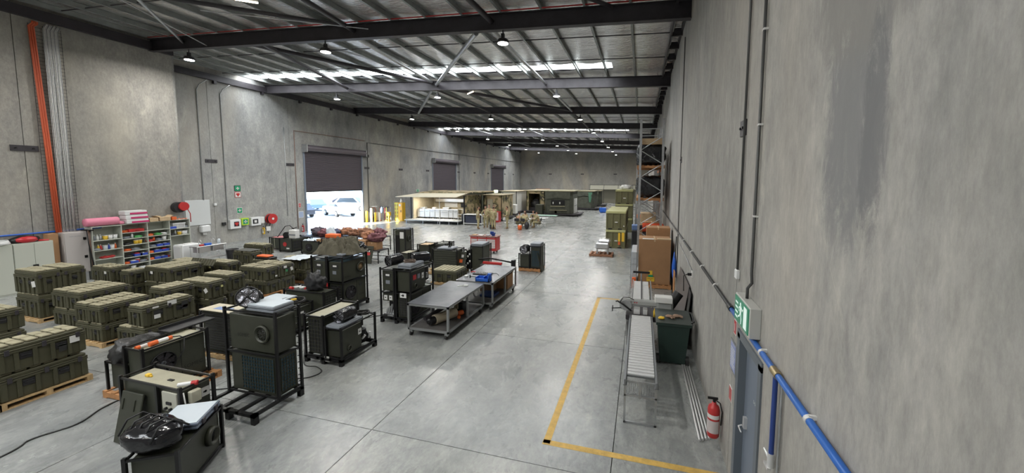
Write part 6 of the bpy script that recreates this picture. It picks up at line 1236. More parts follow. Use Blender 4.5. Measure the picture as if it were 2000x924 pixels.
# ================================================================== PALLET RACKING
t = thing('pallet_racking', 'tall galvanised pallet racking against the right wall', 'racking', (.4, 19, 0))
xa, xb = -.08, .9
for y in (18.0, 20.8, 23.6):
    for x in (xa, xb): put('upright', G().box(x-.05, y-.045, 0, x+.05, y+.045, 6.75).box(x-.09, y-.07, 0, x+.09, y+.07, .02), m_galv, t)
    z = .4; s = 0
    while z < 5.7:
        a, b = (xa, xb) if s % 2 == 0 else (xb, xa); put('brace', G().cyl((a, y, z), (b, y, z+.62), .022, 6), m_galv, t); z += .62; s += 1
    for zz in (6.3, 2.95): put('brace', G().box(xa, y-.02, zz, xb, y+.02, zz+.04), m_galv, t)
for z in (3.05, 4.55):
    for x in (xa-.02, xb+.02):
        for ya, yb2 in ((18.05, 20.75), (20.85, 23.55)): put('beam', G().box(x-.03, ya, z-.12, x+.03, yb2, z), mat('racking_orange', (.55, .17, .05), .5), t)
wrap = mat('black_stretch_wrap', (.012, .012, .014), .13, bump=1, bscale=5, bdist=.06)
for z, nm in ((3.05, 'lower'), (4.55, 'upper')):
    for k, y in enumerate((18.15, 19.5, 21.0)):
        pallet(-.22, y, 1.0, y+1.15, f'brown pallet on the {nm} rack level, {["front", "second", "third"][k]} position', z0=z, m=m_wood2, h=.14)
        def wf(d, s=k*5+z): return (abs(d.x)**5+abs(d.y)**5+abs(d.z)**5)**(-1/5)*(1+.16*fbm(d.x*2.2+s, d.y*2.2, d.z*2.2, 4))
        g = G(); g.sph((.4, y+.57, z+.14+.5), (.62, .52, .5), 36, 24, wf); t2 = one('wrapped_load', g, wrap, f'black wrapped pallet load on the {nm} rack level, {["front", "second", "third"][k]} position', 'pallet load', (.4, y+.57, z+.14))
t = thing('wooden_crate', 'open wooden crate on top of the upper front black wrapped load', 'crate', (.45, 18.7, 5.62))
for z in (5.66, 5.8): put('slat', G().box(-.0, 18.2, z, .95, 18.22, z+.11).box(-.0, 19.1, z, .95, 19.12, z+.11).box(-.02, 18.2, z, 0, 19.1, z+.11).box(.95, 18.2, z, .97, 19.1, z+.11), m_card2, t)
put('floor_board', G().box(0, 18.2, 5.64, .95, 19.1, 5.66), m_wood, t)
for k in range(5): one('orange_pallet', G().box(-.35, 26.0, 3.1+.32*k, -.1, 27, 3.3+.32*k, .01), m_wood2, f'orange pallet edge high in the racking behind the front bay, {["lowest", "second", "third", "fourth", "top"][k]}', 'pallet', (-.2, 26.5, 3.1+.32*k), 'orange pallets stacked in the far racking')
t = thing('pallet_racking', 'farther bay of pallet racking behind the black wrapped loads', 'racking', (.4, 26, 0))
for y in (25.9, 28.6):
    for x in (-.3, .9): put('upright', G().box(x-.05, y-.045, 0, x+.05, y+.045, 5.2), m_galv, t)
for z in (1.5, 3.08): put('beam', G().box(-.33, 25.9, z-.1, -.27, 28.6, z).box(.87, 25.9, z-.1, .93, 28.6, z).box(-.3, 25.9, z-.02, .9, 28.6, z), MATS['racking_orange'], t)
# items under the racking
t = thing('air_compressor', 'red orange tank lying under the racking behind the cartons', 'tank', (.6, 18.6, 1.2)); put('tank', G().cyl((.1, 18.6, 1.75), (1.0, 18.6, 1.75), .22, 18).sph((1.0, 18.6, 1.75), (.1, .22, .22)), mat('red_orange_tank', (.6, .08, .03), .4), t); put('stand', G().box(.1, 18.4, 0, 1.05, 18.8, 1.55), m_steel, t); put('black_end', G().cyl((-.05, 18.6, 1.75), (.1, 18.6, 1.75), .12, 12), m_black, t)
carton('brown carton under the lower rack level, front', .2, .9, 19.6, 20.3, 1.3, 1.9); carton('brown carton below it under the racking', .1, 1.0, 19.4, 20.4, .05, 1.28, m_card2); carton('carton under the second rack bay', -.1, .9, 21.2, 22.4, .05, 1.5); carton('carton on the one under the second rack bay', 0, .8, 21.3, 22.3, 1.5, 2.2, m_card2)
one('blue_tub', G().box(-.4, 19.0, 1.55, -.12, 19.5, 1.8, .02), mat('steel_blue_tub', (.12, .2, .4), .5), 'steel blue tub beside the racking upright', 'tub', (-.25, 19.2, 1.55)); one('grey_stand', G().box(-.4, 18.9, 0, -.12, 19.6, 1.55, .02), m_blackpl, 'dark stand under the steel blue tub', 'stand', (-.25, 19.2, 0))
# ================================================================== FIELD KITCHEN AND SHELTERS
t = thing('field_kitchen', 'camouflage painted expandable kitchen shelter open to the hall, lit inside', 'shelter', (-18, 31, 0))
fx0, fx1 = -20.7, -15.3
g = G(); g.box(fx0, 29.7, .26, fx1, 34.3, .34); put('deck', g, mat('aluminium_deck', (.5, .5, .48), .5, .3), t)
for x in (fx0+.1, -18.9, -17.4, -16.3, fx1-.15):
    for y in (29.8, 32, 34.1): put('jack', G().box(x, y, 0, x+.05, y+.05, .26).box(x-.05, y-.05, 0, x+.1, y+.1, .02), m_galv, t)
put('rear_wall', G().box(fx0, 34.2, .34, fx1, 34.3, 2.5), m_tan, t)
put('left_wall', G().box(fx0+.3, 30.6, .34, fx0+.36, 34.2, 2.45), m_tan, t)
put('right_wall', G().box(fx1+.0, 31.0, .1, fx1+.08, 34.3, 2.5), m_camo, t)
put('door_post', G().box(fx0+.1, 30.5, .3, fx0+.2, 30.6, 2.35), m_black, t); put('door_post', G().box(fx1-.1, 30.9, .1, fx1, 31.0, 2.5), m_black, t)
put('awning', G().add([(fx0-.6, 29.3, 2.38), (fx1-.1, 29.5, 2.42), (fx1+.2, 31.2, 2.72), (fx0+.6, 31.2, 2.66), (fx0-.6, 29.3, 2.42), (fx1-.1, 29.5, 2.46), (fx1+.2, 31.2, 2.76), (fx0+.6, 31.2, 2.70)], [(0, 3, 2, 1), (4, 5, 6, 7), (0, 1, 5, 4), (1, 2, 6, 5), (3, 0, 4, 7)]), mat('cream_awning', (.72, .68, .55), .7), t)
put('roof', G().add([(fx0+.6, 31.1, 2.68), (fx1+.3, 31.1, 2.74), (fx1+1.6, 34.4, 2.8), (fx0+.2, 34.4, 2.8), (fx0+.6, 31.1, 2.76), (fx1+.3, 31.1, 2.82), (fx1+1.6, 34.4, 2.88), (fx0+.2, 34.4, 2.88)], [(0, 3, 2, 1), (4, 5, 6, 7), (0, 1, 5, 4), (1, 2, 6, 5), (2, 3, 7, 6), (3, 0, 4, 7)]), m_camo, t)
put('strip_light', G().box(fx0+1.1, 30.9, 2.38, fx1-1.9, 31.0, 2.42), mat('strip_light_glow', (1, 1, .9), .5, emit=(1, .95, .78), es=7), t)
kl = bpy.data.lights.new('kitchen_light', 'AREA'); kl.shape = 'RECTANGLE'; kl.size = 3; kl.size_y = .15; kl.energy = 160; kl.color = (1, .96, .86); ko = bpy.data.objects.new('kitchen_light', kl); C.objects.link(ko); ko.parent = t; ko.location = (-.2, -.05, 2.36)
put('range_hood', G().box(fx0+1.0, 33.4, 1.75, fx1-.8, 34.15, 2.1, .03), m_steelS, t); put('window_opening', G().box(fx0+1.6, 34.17, 1.2, fx0+3.0, 34.21, 1.7), mat('bright_panel', (.8, .8, .78), .4), t)
for x in (-17.3, -16.6): put('oven_window', G().box(x, 34.15, 1.2, x+.55, 34.2, 1.62), m_black, t)
put('support_pole', G().cyl((-17.15, 29.75, .0), (-17.15, 29.75, 2.4), .03, 8), m_white, t)
for k, (a, b, lab) in enumerate([(-20.25, -19.5, 'leftmost'), (-19.48, -18.95, 'second'), (-18.93, -18.4, 'third'), (-18.38, -17.85, 'fourth'), (-17.83, -17.0, 'fifth'), (-16.98, -16.55, 'sixth'), (-16.53, -16.1, 'rightmost')]):
    tt = thing('kitchen_cabinet', f'stainless steel kitchen unit in the tan shelter, {lab}', 'cabinet', ((a+b)/2, 31.5, .34)); put('body', G().box(a, 31.1, .46, b, 31.9, 1.22, .01), m_steelS, tt)
    dd = put('door', G().box(a+.03, 31.08, .5, b-.03, 31.1, 1.05), mat('bright_steel', (.75, .74, .72), .35, .4), tt); put('handle', G().box(a+.1, 31.06, .98, b-.1, 31.08, 1.0), m_black, dd)
    for x in (a+.05, b-.1): put('leg', G().box(x, 31.15, .34, x+.05, 31.2, .46), m_black, tt)
    if k in (0, 2, 4): put('appliance_top', G().box(a+.1, 31.3, 1.22, b-.1, 31.8, 1.36, .03), m_steelS, tt)
t = thing('shelf_rack', 'white wire shelf rack at the right end of the kitchen shelter', 'rack', (-15.75, 31.2, .34))
for x in (-16.0, -15.5): put('upright', G().box(x, 30.95, .34, x+.03, 31.0, 1.3), m_white, t)
for z in (.5, .8, 1.25): put('shelf_board', G().box(-16.0, 30.95, z, -15.47, 31.4, z+.02), m_white, t)
one('black_case', G().box(-15.4, 30.4, .05, -15.0, 30.9, .95, .08), m_blackpl, 'black upright soft case at the right end of the kitchen deck', 'case', (-15.2, 30.6, 0))
t = thing('folding_table', 'white framed low table with dark crates before the camouflage wall', 'table', (-14.2, 30.5, 0)); put('tabletop', G().box(-15.0, 30.0, .9, -13.2, 30.9, .94), m_white, t)
for x in (-14.98, -13.25):
    for y in (30.02, 30.85): put('leg', G().box(x, y, 0, x+.05, y+.05, .9), m_white, t)
put('lower_deck', G().box(-15.0, 30.0, .12, -13.2, 30.9, .17), m_white, t); one('dark_crate', G().box(-14.85, 30.1, .17, -13.5, 30.8, .82, .03), mat('dark_navy_crate', (.03, .035, .06), .5), 'dark crate inside the white framed low table', 'crate', (-14.2, 30.4, .17))
def shelter(label, x0, x1, y0, y1, h, m, open_=None, roof=None, deck=True, z0=.25):
    t = thing('field_shelter', label, 'shelter', ((x0+x1)/2, (y0+y1)/2, 0))
    for (a, b, c_, d_) in ((x0, y0, x0+.06, y1), (x1-.06, y0, x1, y1), (x0, y1-.06, x1, y1)): put('side_wall', G().box(a, b, z0, c_, d_, h), m, t)
    if open_: a, b = open_; put('front_wall', G().box(x0, y0, z0, a, y0+.06, h).box(b, y0, z0, x1, y0+.06, h).box(a, y0, h-.35, b, y0+.06, h), m, t)
    else: put('front_wall', G().box(x0, y0, z0, x1, y0+.06, h), m, t)
    put('roof', G().box(x0-.15, y0-.15, h, x1+.15, y1+.15, h+.07, .02), roof or m_tan, t)
    if deck: put('deck', G().box(x0-.3, y0-.7, z0-.1, x1+.3, y1, z0), m_steel, t)
    for x in (x0, x1-.08):
        for y in (y0-.6, y1-.1): put('jack', G().box(x, y, 0, x+.08, y+.08, z0-.08), m_steel, t)
    return t
t = shelter('camouflage shelter right behind the standing soldiers', -14.9, -13.0, 34.2, 37.5, 2.45, m_camo, (-14.6, -13.9)); put('door_panel', G().box(-14.55, 34.3, .3, -13.95, 34.34, 2.1), mat('cream_door', (.5, .48, .36), .5), t)
one('flood_lamp', G().box(-15.3, 38.0, 2.6, -14.9, 38.1, 2.85, .02), mat('green_flood', (.8, 1, .6), .5, emit=(.8, 1, .5), es=14), 'small bright greenish lamp above the camouflage shelter', 'lamp', (-15.1, 38, 2.6)); one('lamp_pole', G().cyl((-15.1, 38.1, 0), (-15.1, 38.1, 2.6), .03, 8), m_black, 'thin pole carrying the bright greenish lamp', 'pole', (-15.1, 38.1, 0))
t = shelter('white panelled container shelter behind the soldier with hands together', -16.0, -14.1, 42, 46, 2.6, mat('off_white_panel', (.55, .54, .5), .5), None, m_tan)
for k in range(5): put('vent', G().cyl((-15.8+.1*(k % 2), 41.99, 1.0+.35*k), (-15.8+.1*(k % 2), 41.97, 1.0+.35*k), .06, 8), m_black, t)
put('hatch', G().box(-14.8, 41.93, .5, -14.15, 42, 1.1), m_grey, t)
t = shelter('dark camouflage shelter with an open front, right of the white container', -13.5, -11.2, 44, 48, 2.65, m_camo, (-13.2, -11.8)); blob('chair_shape', 'black covered seat inside the dark camouflage shelter', 'seat', (-12.5, 44.8, 1.0), (.6, .4, .6), m_blackpl, 3, .2); one('seat_table', G().box(-13.2, 44.4, .25, -11.9, 45.2, .6), m_steel, 'low platform under the black covered seat', 'platform', (-12.5, 44.8, .25))
t = shelter('long low shelter behind the kitchen with a dark flat roof', -20.3, -16.7, 39, 44, 2.55, m_tent, (-19.8, -17.2), m_steel)
t = thing('wall_banner', 'orange and white banner with a blue ring on the end wall', 'banner', (-15.8, 60, 0)); put('upper_sheet', G().box(-16.8, 60, 1.1, -14.4, 60.05, 2.55), mat('peach_banner', (.6, .38, .26), .7), t); put('lower_sheet', G().box(-16.8, 60, 0, -14.4, 60.05, 1.1), mat('white_banner', (.6, .6, .63), .7), t)
put('blue_ring', G().tube([(-15.2+.55*math.cos(a), 59.97, 2.3-.55*abs(math.sin(a))) for a in [i*math.pi/14 for i in range(15)]], .09, 6), mat('banner_blue', (.12, .12, .4), .6), t); put('blue_stripe', G().box(-16.7, 59.96, .85, -14.8, 60, 1.1), MATS['banner_blue'], t); put('orange_stripe', G().box(-16.7, 59.96, 1.45, -14.6, 60, 1.5), m_orange, t)
def tent(label, x0, x1, y0, y1, h, curtain=.75, win=True):
    t = thing('green_shelter', label, 'shelter', ((x0+x1)/2, (y0+y1)/2, 0)); cx = .25*(x1-x0)*.5
    put('walls', G().prism([(x0, y0+.25), (x0+.3, y0), (x1-.35, y0), (x1, y0+.35), (x1, y1), (x0, y1)], .28, h-.05, 'z'), m_tent, t)
    put('roof', G().box(x0-.1, y0-.1, h-.05, x1+.15, y1, h+.08, .04), m_olive_lid, t)
    put('awning_canvas', G().grid(lambda u, v: (x0+.05+(x1-x0-.3)*u, y0-.03-.14*v*(1-.3*v)-.03*math.sin(u*14), h-.03-v*curtain-.06*math.sin(u*9)*v), 26, 8), m_tent, t)
    put('deck', G().prism([(x0-.1, y0-.15), (x1+.3, y0-.15), (x1+.75, y0+.6), (x1+.75, y1), (x0-.1, y1)], .14, .26, 'z'), m_steel, t)
    if win:
        put('counter', G().box(x0+.7, y0-.1, 1.05, x1-.8, y0, 1.12).box(x0+.6, y0-.12, .62, x1-.6, y0, .68), m_olive_lid, t)
        put('window_opening', G().box(x0+.75, y0-.02, 1.2, x1-.85, y0+.02, 1.78), m_black, t)
        for x in (x0+1.0, x1-1.4): put('bag', G().sph((x, y0-.04, 1.45), (.07, .04, .13), 8, 6), m_white, t)
        for x in (x0+.8, (x0+x1)/2-.4, x1-1.2): put('drawer', G().box(x, y0-.03, .32, x+.6, y0-.005, .58), m_dkolive, t)
    for x in (x0+.1, x1-.2, x1+.6): put('jack', G().box(x, y0-.1, 0, x+.07, y0, .14), m_steel, t)
    return t
t = tent('nearest dark olive tent shelter with a serving window', -10.35, -7.2, 40.6, 44, 2.75)
put('side_doors', G().box(-7.19, 41.4, .3, -7.12, 42.3, 1.9).box(-7.19, 42.35, .3, -7.12, 43.2, 1.9), m_white, t); put('side_rail', G().box(-7.14, 41.85, .3, -7.1, 41.9, 1.9).box(-7.14, 41.4, 1.1, -7.1, 43.2, 1.14), m_black, t)
t = tent('second dark olive tent shelter behind the nearest one', -8.3, -6.0, 50, 53.5, 2.5, .6, False); g = G(); g.grid(lambda u, v: (-6.75+.55*u*(1-v*.6)+.12*v, 49.85+.03*math.sin(u*9), 2.35-1.3*v), 10, 10); put('hanging_net', g, mat('green_net', (.08, .2, .13), .8), t)
tent('third dark olive tent shelter, farthest of the row', -7.6, -5.9, 57, 60, 2.35, .4, False)
t = thing('canvas_shelter', 'low grey canvas lean-to along the far end wall', 'shelter', (-4, 68, 0))
put('canvas_roof', G().add([(-8.7, 66, 3.15), (-.2, 66, 3.15), (-.2, 65.3, 2.4), (-8.7, 65.3, 2.4)], [(0, 3, 2, 1)]), mat('grey_canvas', (.28, .27, .22), .85), t); put('canvas_wall', G().box(-8.7, 66.6, 0, -.2, 66.65, 2.8), MATS['grey_canvas'], t)
for x in (-8.6, -6.2, -3.8, -1.4): put('pole', G().cyl((x, 65.3, 0), (x, 65.3, 2.4), .04, 6).cyl((x, 65.3, 2.4), (x, 66, 3.15), .04, 6), m_steel, t)
put('ridge_pole', G().cyl((-8.7, 66, 3.17), (-.2, 66, 3.17), .04, 6), m_steel, t)
one('blue_crate', G().box(-4.9, 46.5, .1, -4.1, 47.2, .6, .03).box(-4.8, 46.6, 0, -4.2, 47.1, .1), m_blue, 'blue crate on the floor beside the green tent shelters', 'crate', (-4.5, 46.8, 0))
one('black_case', G().box(-2.6, 44.2, .0, -1.9, 45.0, .9, .05), m_blackpl, 'black case on the floor before the taller olive cases', 'case', (-2.2, 44.6, 0)); one('green_locker', G().box(-11.3, 40.2, 0, -10.5, 41, 1.25, .03), m_dkolive, 'dark green locker at the left of the nearest tent shelter', 'locker', (-10.9, 40.6, 0))
# ---- yellow cabinet, trolleys by the wall
t = thing('flammables_cabinet', 'bright yellow flammable goods cabinet by the left wall', 'cabinet', (-21.9, 30.8, 0)); put('body', G().box(-22.6, 30.9, 0, -21.75, 31.4, 1.75, .01), mat('cabinet_yellow', (.75, .45, .03), .45), t)
dd = put('door', G().box(-22.15, 30.88, .14, -21.77, 30.9, 1.72), mat('cabinet_amber', (.72, .36, .02), .45), t); put('handle', G().box(-21.92, 30.86, .85, -21.85, 30.88, 1.05), m_black, dd); put('notice', G().box(-22.08, 30.865, 1.42, -21.9, 30.88, 1.62), m_white, dd)
p = put('side_door', G().box(-22.58, 30.88, .14, -22.18, 30.9, 1.72), mat('lime_yellow', (.6, .6, .06), .45), t)
for k in range(4):
    for x in (-22.54, -22.32): put('vent_panel', G().box(x, 30.865, .35+.34*k, x+.1, 30.88, .6+.34*k), m_card, p)
one('spray_can', G().lathe((-22.0, 31.1, 1.75), [(0, 0), (.1, 0), (.1, .2), (.04, .26)], 10).cyl((-22, 31.1, 2.0), (-22, 31.1, 2.12), .05, 8), m_white, 'white container with a black cap on the yellow cabinet', 'container', (-22, 31.1, 1.75))
t = thing('tool_rack_trolley', 'wire rack of brooms and cleaning tools left of the yellow cabinet', 'rack', (-23.4, 30.6, 0))
for x in (-24.0, -23.4, -22.8): put('post', G().cyl((x, 30.6, 0), (x, 30.6, 1.35), .02, 6), m_galv, t)
for z in (.25, .85): put('rail', G().cyl((-24.0, 30.6, z), (-22.7, 30.6, z), .015, 6), m_galv, t)
for k in range(7):
    c_ = [m_orange, m_blue, m_white, m_red, m_yellow, m_black, m_card2][k]; x = -23.95+.18*k
    tt = thing('broom', f'{["orange", "blue", "white", "red", "yellow", "black", "pale"][k]} handled broom in the cleaning rack', 'broom', (x, 30.5, 0)); put('handle', G().cyl((x, 30.5, .1), (x, 30.55, 1.3), .016, 6), c_, tt); put('head', G().box(x-.1, 30.46, 1.28 if k % 2 else .0, x+.1, 30.56, 1.38 if k % 2 else .1), m_black if k % 2 else c_, tt)
one('yellow_bucket', G().box(-22.95, 30.2, .55, -22.65, 30.45, .9, .02).box(-22.85, 30.25, 0, -22.75, 30.4, .55), m_yellow, 'yellow mop bucket on a stand left of the yellow cabinet', 'bucket', (-22.8, 30.3, 0)); one('blue_sack', G().sph((-23.65, 30.4, 1.05), (.12, .1, .3), 12, 8, lambda d: 1+.2*fbm(d.x*2, d.y*2, d.z*2)), mat('pale_blue_sack', (.2, .35, .65), .5), 'pale blue sack hanging in the cleaning rack', 'sack', (-23.65, 30.4, .8))
# ---- red cabinet behind soldiers
t = thing('tool_chest', 'small red tool chest behind the standing soldiers', 'tool chest', (-13, 33, 0)); put('cabinet', G().box(-13.4, 32.8, 0, -12.75, 33.4, 1.0, .01), m_red, t)
for k in range(6): put('drawer', G().box(-13.36, 32.78, .18+.13*k, -12.79, 32.8, .28+.13*k), mat('drawer_face', (.6, .5, .5), .4), t)
one('white_container', G().box(-14.0, 38.5, .3, -13.0, 39.2, 1.3, .05), m_white, 'bright white cloth covered stand left of the white container', 'stand', (-13.5, 38.8, .3)); one('dark_stand', G().box(-14.0, 38.5, 0, -13.0, 39.2, .3), m_steel, 'dark base below the bright white covered stand', 'base', (-13.5, 38.8, 0))
# ================================================================== TABLES AND CHAIRS
def ftable(label, x0, x1, y0, y1, m, h=.73):
    t = thing('folding_table', label, 'table', ((x0+x1)/2, (y0+y1)/2, 0)); put('tabletop', G().box(x0, y0, h-.04, x1, y1, h, .01), m, t)
    for x in (x0+.15, x1-.18):
        for y in (y0+.06, y1-.09): put('leg', G().cyl((x, y, 0), (x, y, h-.04), .015, 6), m_galv, t)
    return t
ftable('white folding table nearest the seated soldiers', -10.4, -8.9, 29.9, 30.7, m_whitepl); ftable('white folding table on the right of the seated soldiers', -8.9, -7.7, 30.8, 31.6, m_whitepl); ftable('pale green topped table behind the seated soldiers', -9.6, -7.4, 33.3, 34.1, mat('pale_green_top', (.3, .5, .42), .5))
def chair(label, x, y, rz, m):
    t = thing('folding_chair', label, 'chair', (x, y, 0), rz); P = lambda n_, g, mm: mobj(n_, g.mesh(n_, mm), t)
    P('seat', G().box(-.2, -.2, .42, .2, .2, .45, .01), m); P('backrest', G().box(-.2, .19, .6, .2, .22, .85, .01), m)
    for sx in (-1, 1): P('leg', G().cyl((sx*.19, -.22, 0), (sx*.19, .22, .85), .012, 6), m_galv); P('leg', G().cyl((sx*.17, .25, 0), (sx*.17, -.18, .44), .012, 6), m_galv)
    return t
chair('white folding chair left of the near table', -10.75, 29.4, R(60), m_whitepl); chair('black x legged camp chair with its back to the camera', -9.75, 29.3, R(180), m_blackpl); chair('black chair under the second seated soldier from the left', -9.2, 29.3, R(170), m_blackpl); chair('white folding chair at the right end of the tables', -7.7, 30.0, R(-90), m_whitepl); chair('dark chair at the far side of the near table', -9.6, 31.1, 0, m_blackpl); chair('dark chair at the far side, right of the other', -8.95, 31.5, 0, m_blackpl); chair('black chair under the soldier seated on the right', -8.1, 29.9, R(-90), m_blackpl)
one('backpack', G().sph((-8.85, 29.0, .3), (.2, .15, .32), 14, 10, lambda d: 1+.15*fbm(d.x*2, d.y*2, d.z*2)), m_blackpl, 'black backpack on the floor between the chairs', 'backpack', (-8.85, 29, 0))
t = thing('cooler', 'orange and white round cooler on the floor by the near table', 'cooler', (-9.25, 28.4, 0)); put('body', G().lathe((-9.25, 28.4, 0), [(0, 0), (.15, 0), (.18, .3), (.14, .38), (0, .4)], 14), m_orange, t); put('lid', G().lathe((-9.25, 28.4, .38), [(0, 0), (.12, 0), (.1, .06), (0, .07)], 12), m_whitepl, t)
one('black_box', G().box(-11.75, 28.2, 0, -11.4, 28.5, .35, .02), m_blackpl, 'small black box left of the standing soldier with hands together', 'box', (-11.6, 28.3, 0)); one('dark_bottle', G().lathe((-8.9, 30.9, .73), [(0, 0), (.05, 0), (.05, .22), (.02, .26)], 10), m_black, 'dark bottle on the right white table', 'bottle', (-8.5, 31, .73))
# ================================================================== PEOPLE
def skin(verts, edges, radii, sub=1):
    me = bpy.data.meshes.new('s'); me.from_pydata(verts, edges, []); me.update(); o = bpy.data.objects.new('s', me); C.objects.link(o)
    m = o.modifiers.new('k', 'SKIN'); m.use_smooth_shade = True
    for i, r in enumerate(radii): me.skin_vertices[0].data[i].radius = (r, r)
    me.skin_vertices[0].data[0].use_root = True
    if sub: s = o.modifiers.new('u', 'SUBSURF'); s.levels = sub; s.render_levels = sub
    dg = bpy.context.evaluated_depsgraph_get(); m2 = bpy.data.meshes.new_from_object(o.evaluated_get(dg))
    v = [tuple(x.co) for x in m2.vertices]; f = [list(p.vertices) for p in m2.polygons]; bpy.data.objects.remove(o); bpy.data.meshes.remove(m2); return v, f
def person(label, x, y, rz, pose, hair=True, cap=None, lean=0):
    """faces local -y"""
    t = thing('person', label, 'person', (x, y, 0), rz, 'soldiers in camouflage uniforms'); P = lambda n_, g, mm, par=None: mobj(n_, g.mesh(n_, mm), par or t)
    sit = pose.startswith('sit'); ph = .50 if sit else .94
    ly = lean
    J = {'pel': (0, 0, ph), 'wai': (0, -.25*ly, ph+.18), 'che': (0, -.6*ly, ph+.40-.08*abs(ly)), 'nek': (0, -.95*ly, ph+.56-.2*abs(ly)), 'hed': (0, -1.1*ly-.02, ph+.66-.24*abs(ly))}
    cz = ph+.49-.15*abs(ly); cy_ = -.8*ly
    for s, n_ in ((-1, 'l'), (1, 'r')):
        J['sh'+n_] = (s*.19, cy_, cz); J['hp'+n_] = (s*.09, 0, ph-.02)
        if sit: J['kn'+n_] = (s*.14, -.43, .50); J['an'+n_] = (s*.14, -.40, .09); J['to'+n_] = (s*.15, -.56, .05)
        else:
            f = .08*s if pose == 'walk' else 0
            J['kn'+n_] = (s*.11, -.02+f, .50); J['an'+n_] = (s*.12, .03+f*.5, .09); J['to'+n_] = (s*.14, -.13+f, .05)
        if pose in ('stand', 'walk'): J['el'+n_] = (s*.26, .03, cz-.28); J['wr'+n_] = (s*.25, -.04, cz-.52)
        elif pose == 'hips': J['el'+n_] = (s*.38, .08, cz-.25); J['wr'+n_] = (s*.21, -.06, cz-.40)
        elif pose == 'front': J['el'+n_] = (s*.25, -.02, cz-.28); J['wr'+n_] = (s*.07, -.20, cz-.38)
        elif pose == 'chest': J['el'+n_] = (s*.25, -.06, cz-.26); J['wr'+n_] = (s*.06, -.24, cz-.12)
        elif pose == 'sit': J['el'+n_] = (s*.26, cy_-.16, cz-.24); J['wr'+n_] = (s*.12, cy_-.36, cz-.22)
        else: J['el'+n_] = (s*.24, cy_-.05, cz-.27); J['wr'+n_] = (s*.10, cy_-.28, cz-.30)
    def S(names, edges, rad, grow=0, sub=1, mm=None):
        idx = {n_: i for i, n_ in enumerate(names)}; return skin([J[n_] for n_ in names], [(idx[a], idx[b]) for a, b in edges], [rad[n_]+grow for n_ in names], sub)
    rad = dict(pel=.13, wai=.12, che=.145, nek=.055, hed=.05, shl=.065, shr=.065, ell=.045, elr=.045, wrl=.03, wrr=.03, hpl=.09, hpr=.09, knl=.062, knr=.062, anl=.042, anr=.042, tol=.035, tor=.035)
    names = list(rad); E_ = [('pel', 'wai'), ('wai', 'che'), ('che', 'nek'), ('nek', 'hed')]+[e for n_ in 'lr' for e in (('che', 'sh'+n_), ('sh'+n_, 'el'+n_), ('el'+n_, 'wr'+n_), ('pel', 'hp'+n_), ('hp'+n_, 'kn'+n_), ('kn'+n_, 'an'+n_), ('an'+n_, 'to'+n_))]
    g = G(); v, f = S(names, E_, rad); g.add(v, f, True)
    # head with face
    hx, hy, hz = J['hed'][0], J['hed'][1]-.01, J['hed'][2]+.11
    def hf(d):
        k = 1.0
        if d.z < -.2: k -= .10*(-d.z-.2)
        if d.y < -.8: k += .03
        return k
    g.sph((hx, hy, hz), (.077, .096, .118), 18, 14, hf)
    g.sph((hx, hy-.098, hz-.015), (.014, .022, .022), 8, 6); g.sph((hx, hy-.085, hz-.062), (.028, .014, .009), 8, 6); g.sph((hx, hy-.07, hz-.09), (.03, .03, .025), 8, 6)
    for s in (-1, 1): g.sph((hx+s*.078, hy+.005, hz-.01), (.012, .02, .032), 8, 6)
    # hands
    for s, n_ in ((-1, 'l'), (1, 'r')):
        w_ = Vector(J['wr'+n_]); e = Vector(J['el'+n_]); d = (w_-e).normalized(); a = Vector((0, 0, 1)) if abs(d.z) < .8 else Vector((0, -1, 0)); u = d.cross(a).normalized()
        g.sph(tuple(w_+d*.05), (.032, .034, .04), 10, 8)
        for q in range(4):
            b0 = w_+d*.07+u*(-.027+.018*q); L_ = (.06, .07, .066, .052)[q]; nn = d.cross(u); g.tube([b0, b0+d*L_*.5, b0+d*L_*.85+nn*.015, b0+d*L_+nn*.035], [.0095, .009, .008, .006], 6)
        b0 = w_+d*.03-u*.028; g.tube([b0, b0-u*.02+d*.025, b0-u*.022+d*.055], [.011, .01, .007], 6)
    body = P('body', g, m_skin)
    # eyes
    for s in (-1, 1): P('eye', G().sph((hx+s*.03, hy-.088, hz+.012), (.013, .009, .008), 8, 6), mat('eye_white', (.6, .58, .55), .3), body)
    for s in (-1, 1): P('brow', G().box(hx+s*.03-.017, hy-.096, hz+.028, hx+s*.03+.017, hy-.085, hz+.034), m_hair, body)
    g = G()
    def hr(d): return 1.0
    g.sph((hx, hy+.012, hz+.022), (.082, .099, .112), 18, 12); g.v = [p if p[2] > hz+.02+(.05 if p[1] < hy-.02 else -.05) else (hx+(p[0]-hx)*.85, hy+.012+(p[1]-hy-.012)*.8, max(p[2], hz-.06)) for p in g.v]; P('hair', g, m_hair)
    if cap: g = G(); g.sph((hx, hy, hz+.05), (.088, .105, .085), 16, 10); g.v = [(p[0], p[1], max(p[2], hz+.035)) for p in g.v]; g.box(hx-.06, hy-.18, hz+.035, hx+.06, hy-.08, hz+.045, .004); P('cap', g, m_uni)
    g = G(); sn = ['pel', 'wai', 'che', 'nek', 'shl', 'shr', 'ell', 'elr', 'wrl', 'wrr']; J2 = dict(J); J['nek'] = tuple(Vector(J['che']).lerp(Vector(J['nek']), .75)); 
    for n_ in 'lr': J['wr'+n_] = tuple(Vector(J['el'+n_]).lerp(Vector(J['wr'+n_]), .9))
    v, f = S(sn, [('pel', 'wai'), ('wai', 'che'), ('che', 'nek')]+[e for n_ in 'lr' for e in (('che', 'sh'+n_), ('sh'+n_, 'el'+n_), ('el'+n_, 'wr'+n_))], rad, .017); g.add(v, f, True); P('shirt', g, m_uni)
    g = G()
    for q in (-.09, .09): g.box(q-.05, J['che'][1]-.185, J['che'][2]-.06, q+.05, J['che'][1]-.16, J['che'][2]+.04, .01)
    J = J2
    g = G(); an = {}
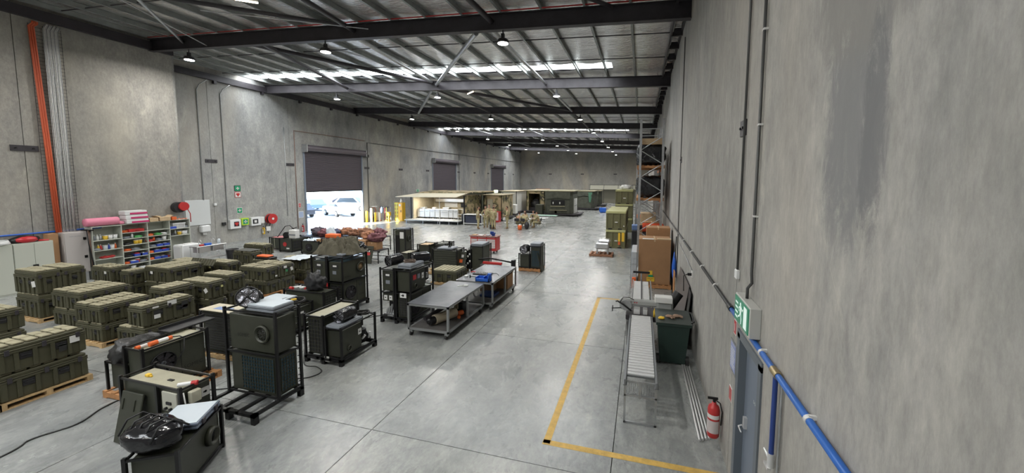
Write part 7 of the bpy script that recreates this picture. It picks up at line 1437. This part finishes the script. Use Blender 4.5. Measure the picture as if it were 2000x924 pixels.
    for n_ in 'lr': an['an'+n_] = J['an'+n_]; J['an'+n_] = tuple(Vector(J['kn'+n_]).lerp(Vector(J['an'+n_]), .82))
    tn = ['pel', 'hpl', 'hpr', 'knl', 'knr', 'anl', 'anr']; v, f = S(tn, [e for n_ in 'lr' for e in (('pel', 'hp'+n_), ('hp'+n_, 'kn'+n_), ('kn'+n_, 'an'+n_))], rad, .022); g.add(v, f, True); P('trousers', g, m_uni)
    J.update(an)
    for n_ in 'lr':
        a = Vector(J['an'+n_]); to = Vector(J['to'+n_]); k = Vector(J['kn'+n_]); u_ = a.lerp(k, .35)
        v, f = skin([tuple(a), tuple(u_), tuple(to), tuple(a+Vector((0, .05, -.04)))], [(0, 1), (0, 2), (0, 3)], [.055, .055, .045, .045]); g = G(); g.add(v, f, True); g.v = [(p[0], p[1], max(p[2], 0.0)) for p in g.v]; P('boot', g, m_boot)
    P('belt', G().lathe((0, 0, ph+.06), [(.150, 0), (.158, 0), (.158, .04), (.150, .04)], 16), mat('tan_belt', (.2, .16, .09), .8))
    return t
person('soldier standing second from left, hands on hips, facing the camera', -12.3, 28.7, R(10), 'hips')
person('leftmost standing soldier, seen from the side and behind', -12.62, 27.9, R(120), 'hips')
person('standing soldier behind on the left, with hands at his chest', -12.75, 30.5, R(25), 'chest')
person('standing soldier seen from behind, third group figure', -11.33, 28.0, R(170), 'front')
person('standing soldier behind the one seen from the back', -12.05, 29.8, R(40), 'stand')
person('standing soldier alone on the right, hands together, facing left', -10.42, 28.7, R(-70), 'front')
person('seated soldier leaning over the near table with his back to the camera', -9.75, 29.45, R(180), 'sitlean', lean=.35)
person('seated soldier on the right, side on in a black chair', -8.1, 29.9, R(-90), 'sit', lean=.12)
person('seated soldier at the far side of the near table, left', -9.6, 31.0, 0, 'sit', lean=.1)
person('seated soldier at the far side of the near table, right', -8.95, 31.4, 0, 'sit', lean=.15)
person('seated soldier in the middle with his back to the camera', -9.2, 29.4, R(170), 'sit', lean=.2)
bpy.context.view_layer.update()
for l_, n_ in LABS.items():
    if not 4 <= len(l_.split()) <= 16: print('LABEL WORDS', len(l_.split()), l_)
    if n_ > 1: print('DUPLICATE LABEL', n_, l_)
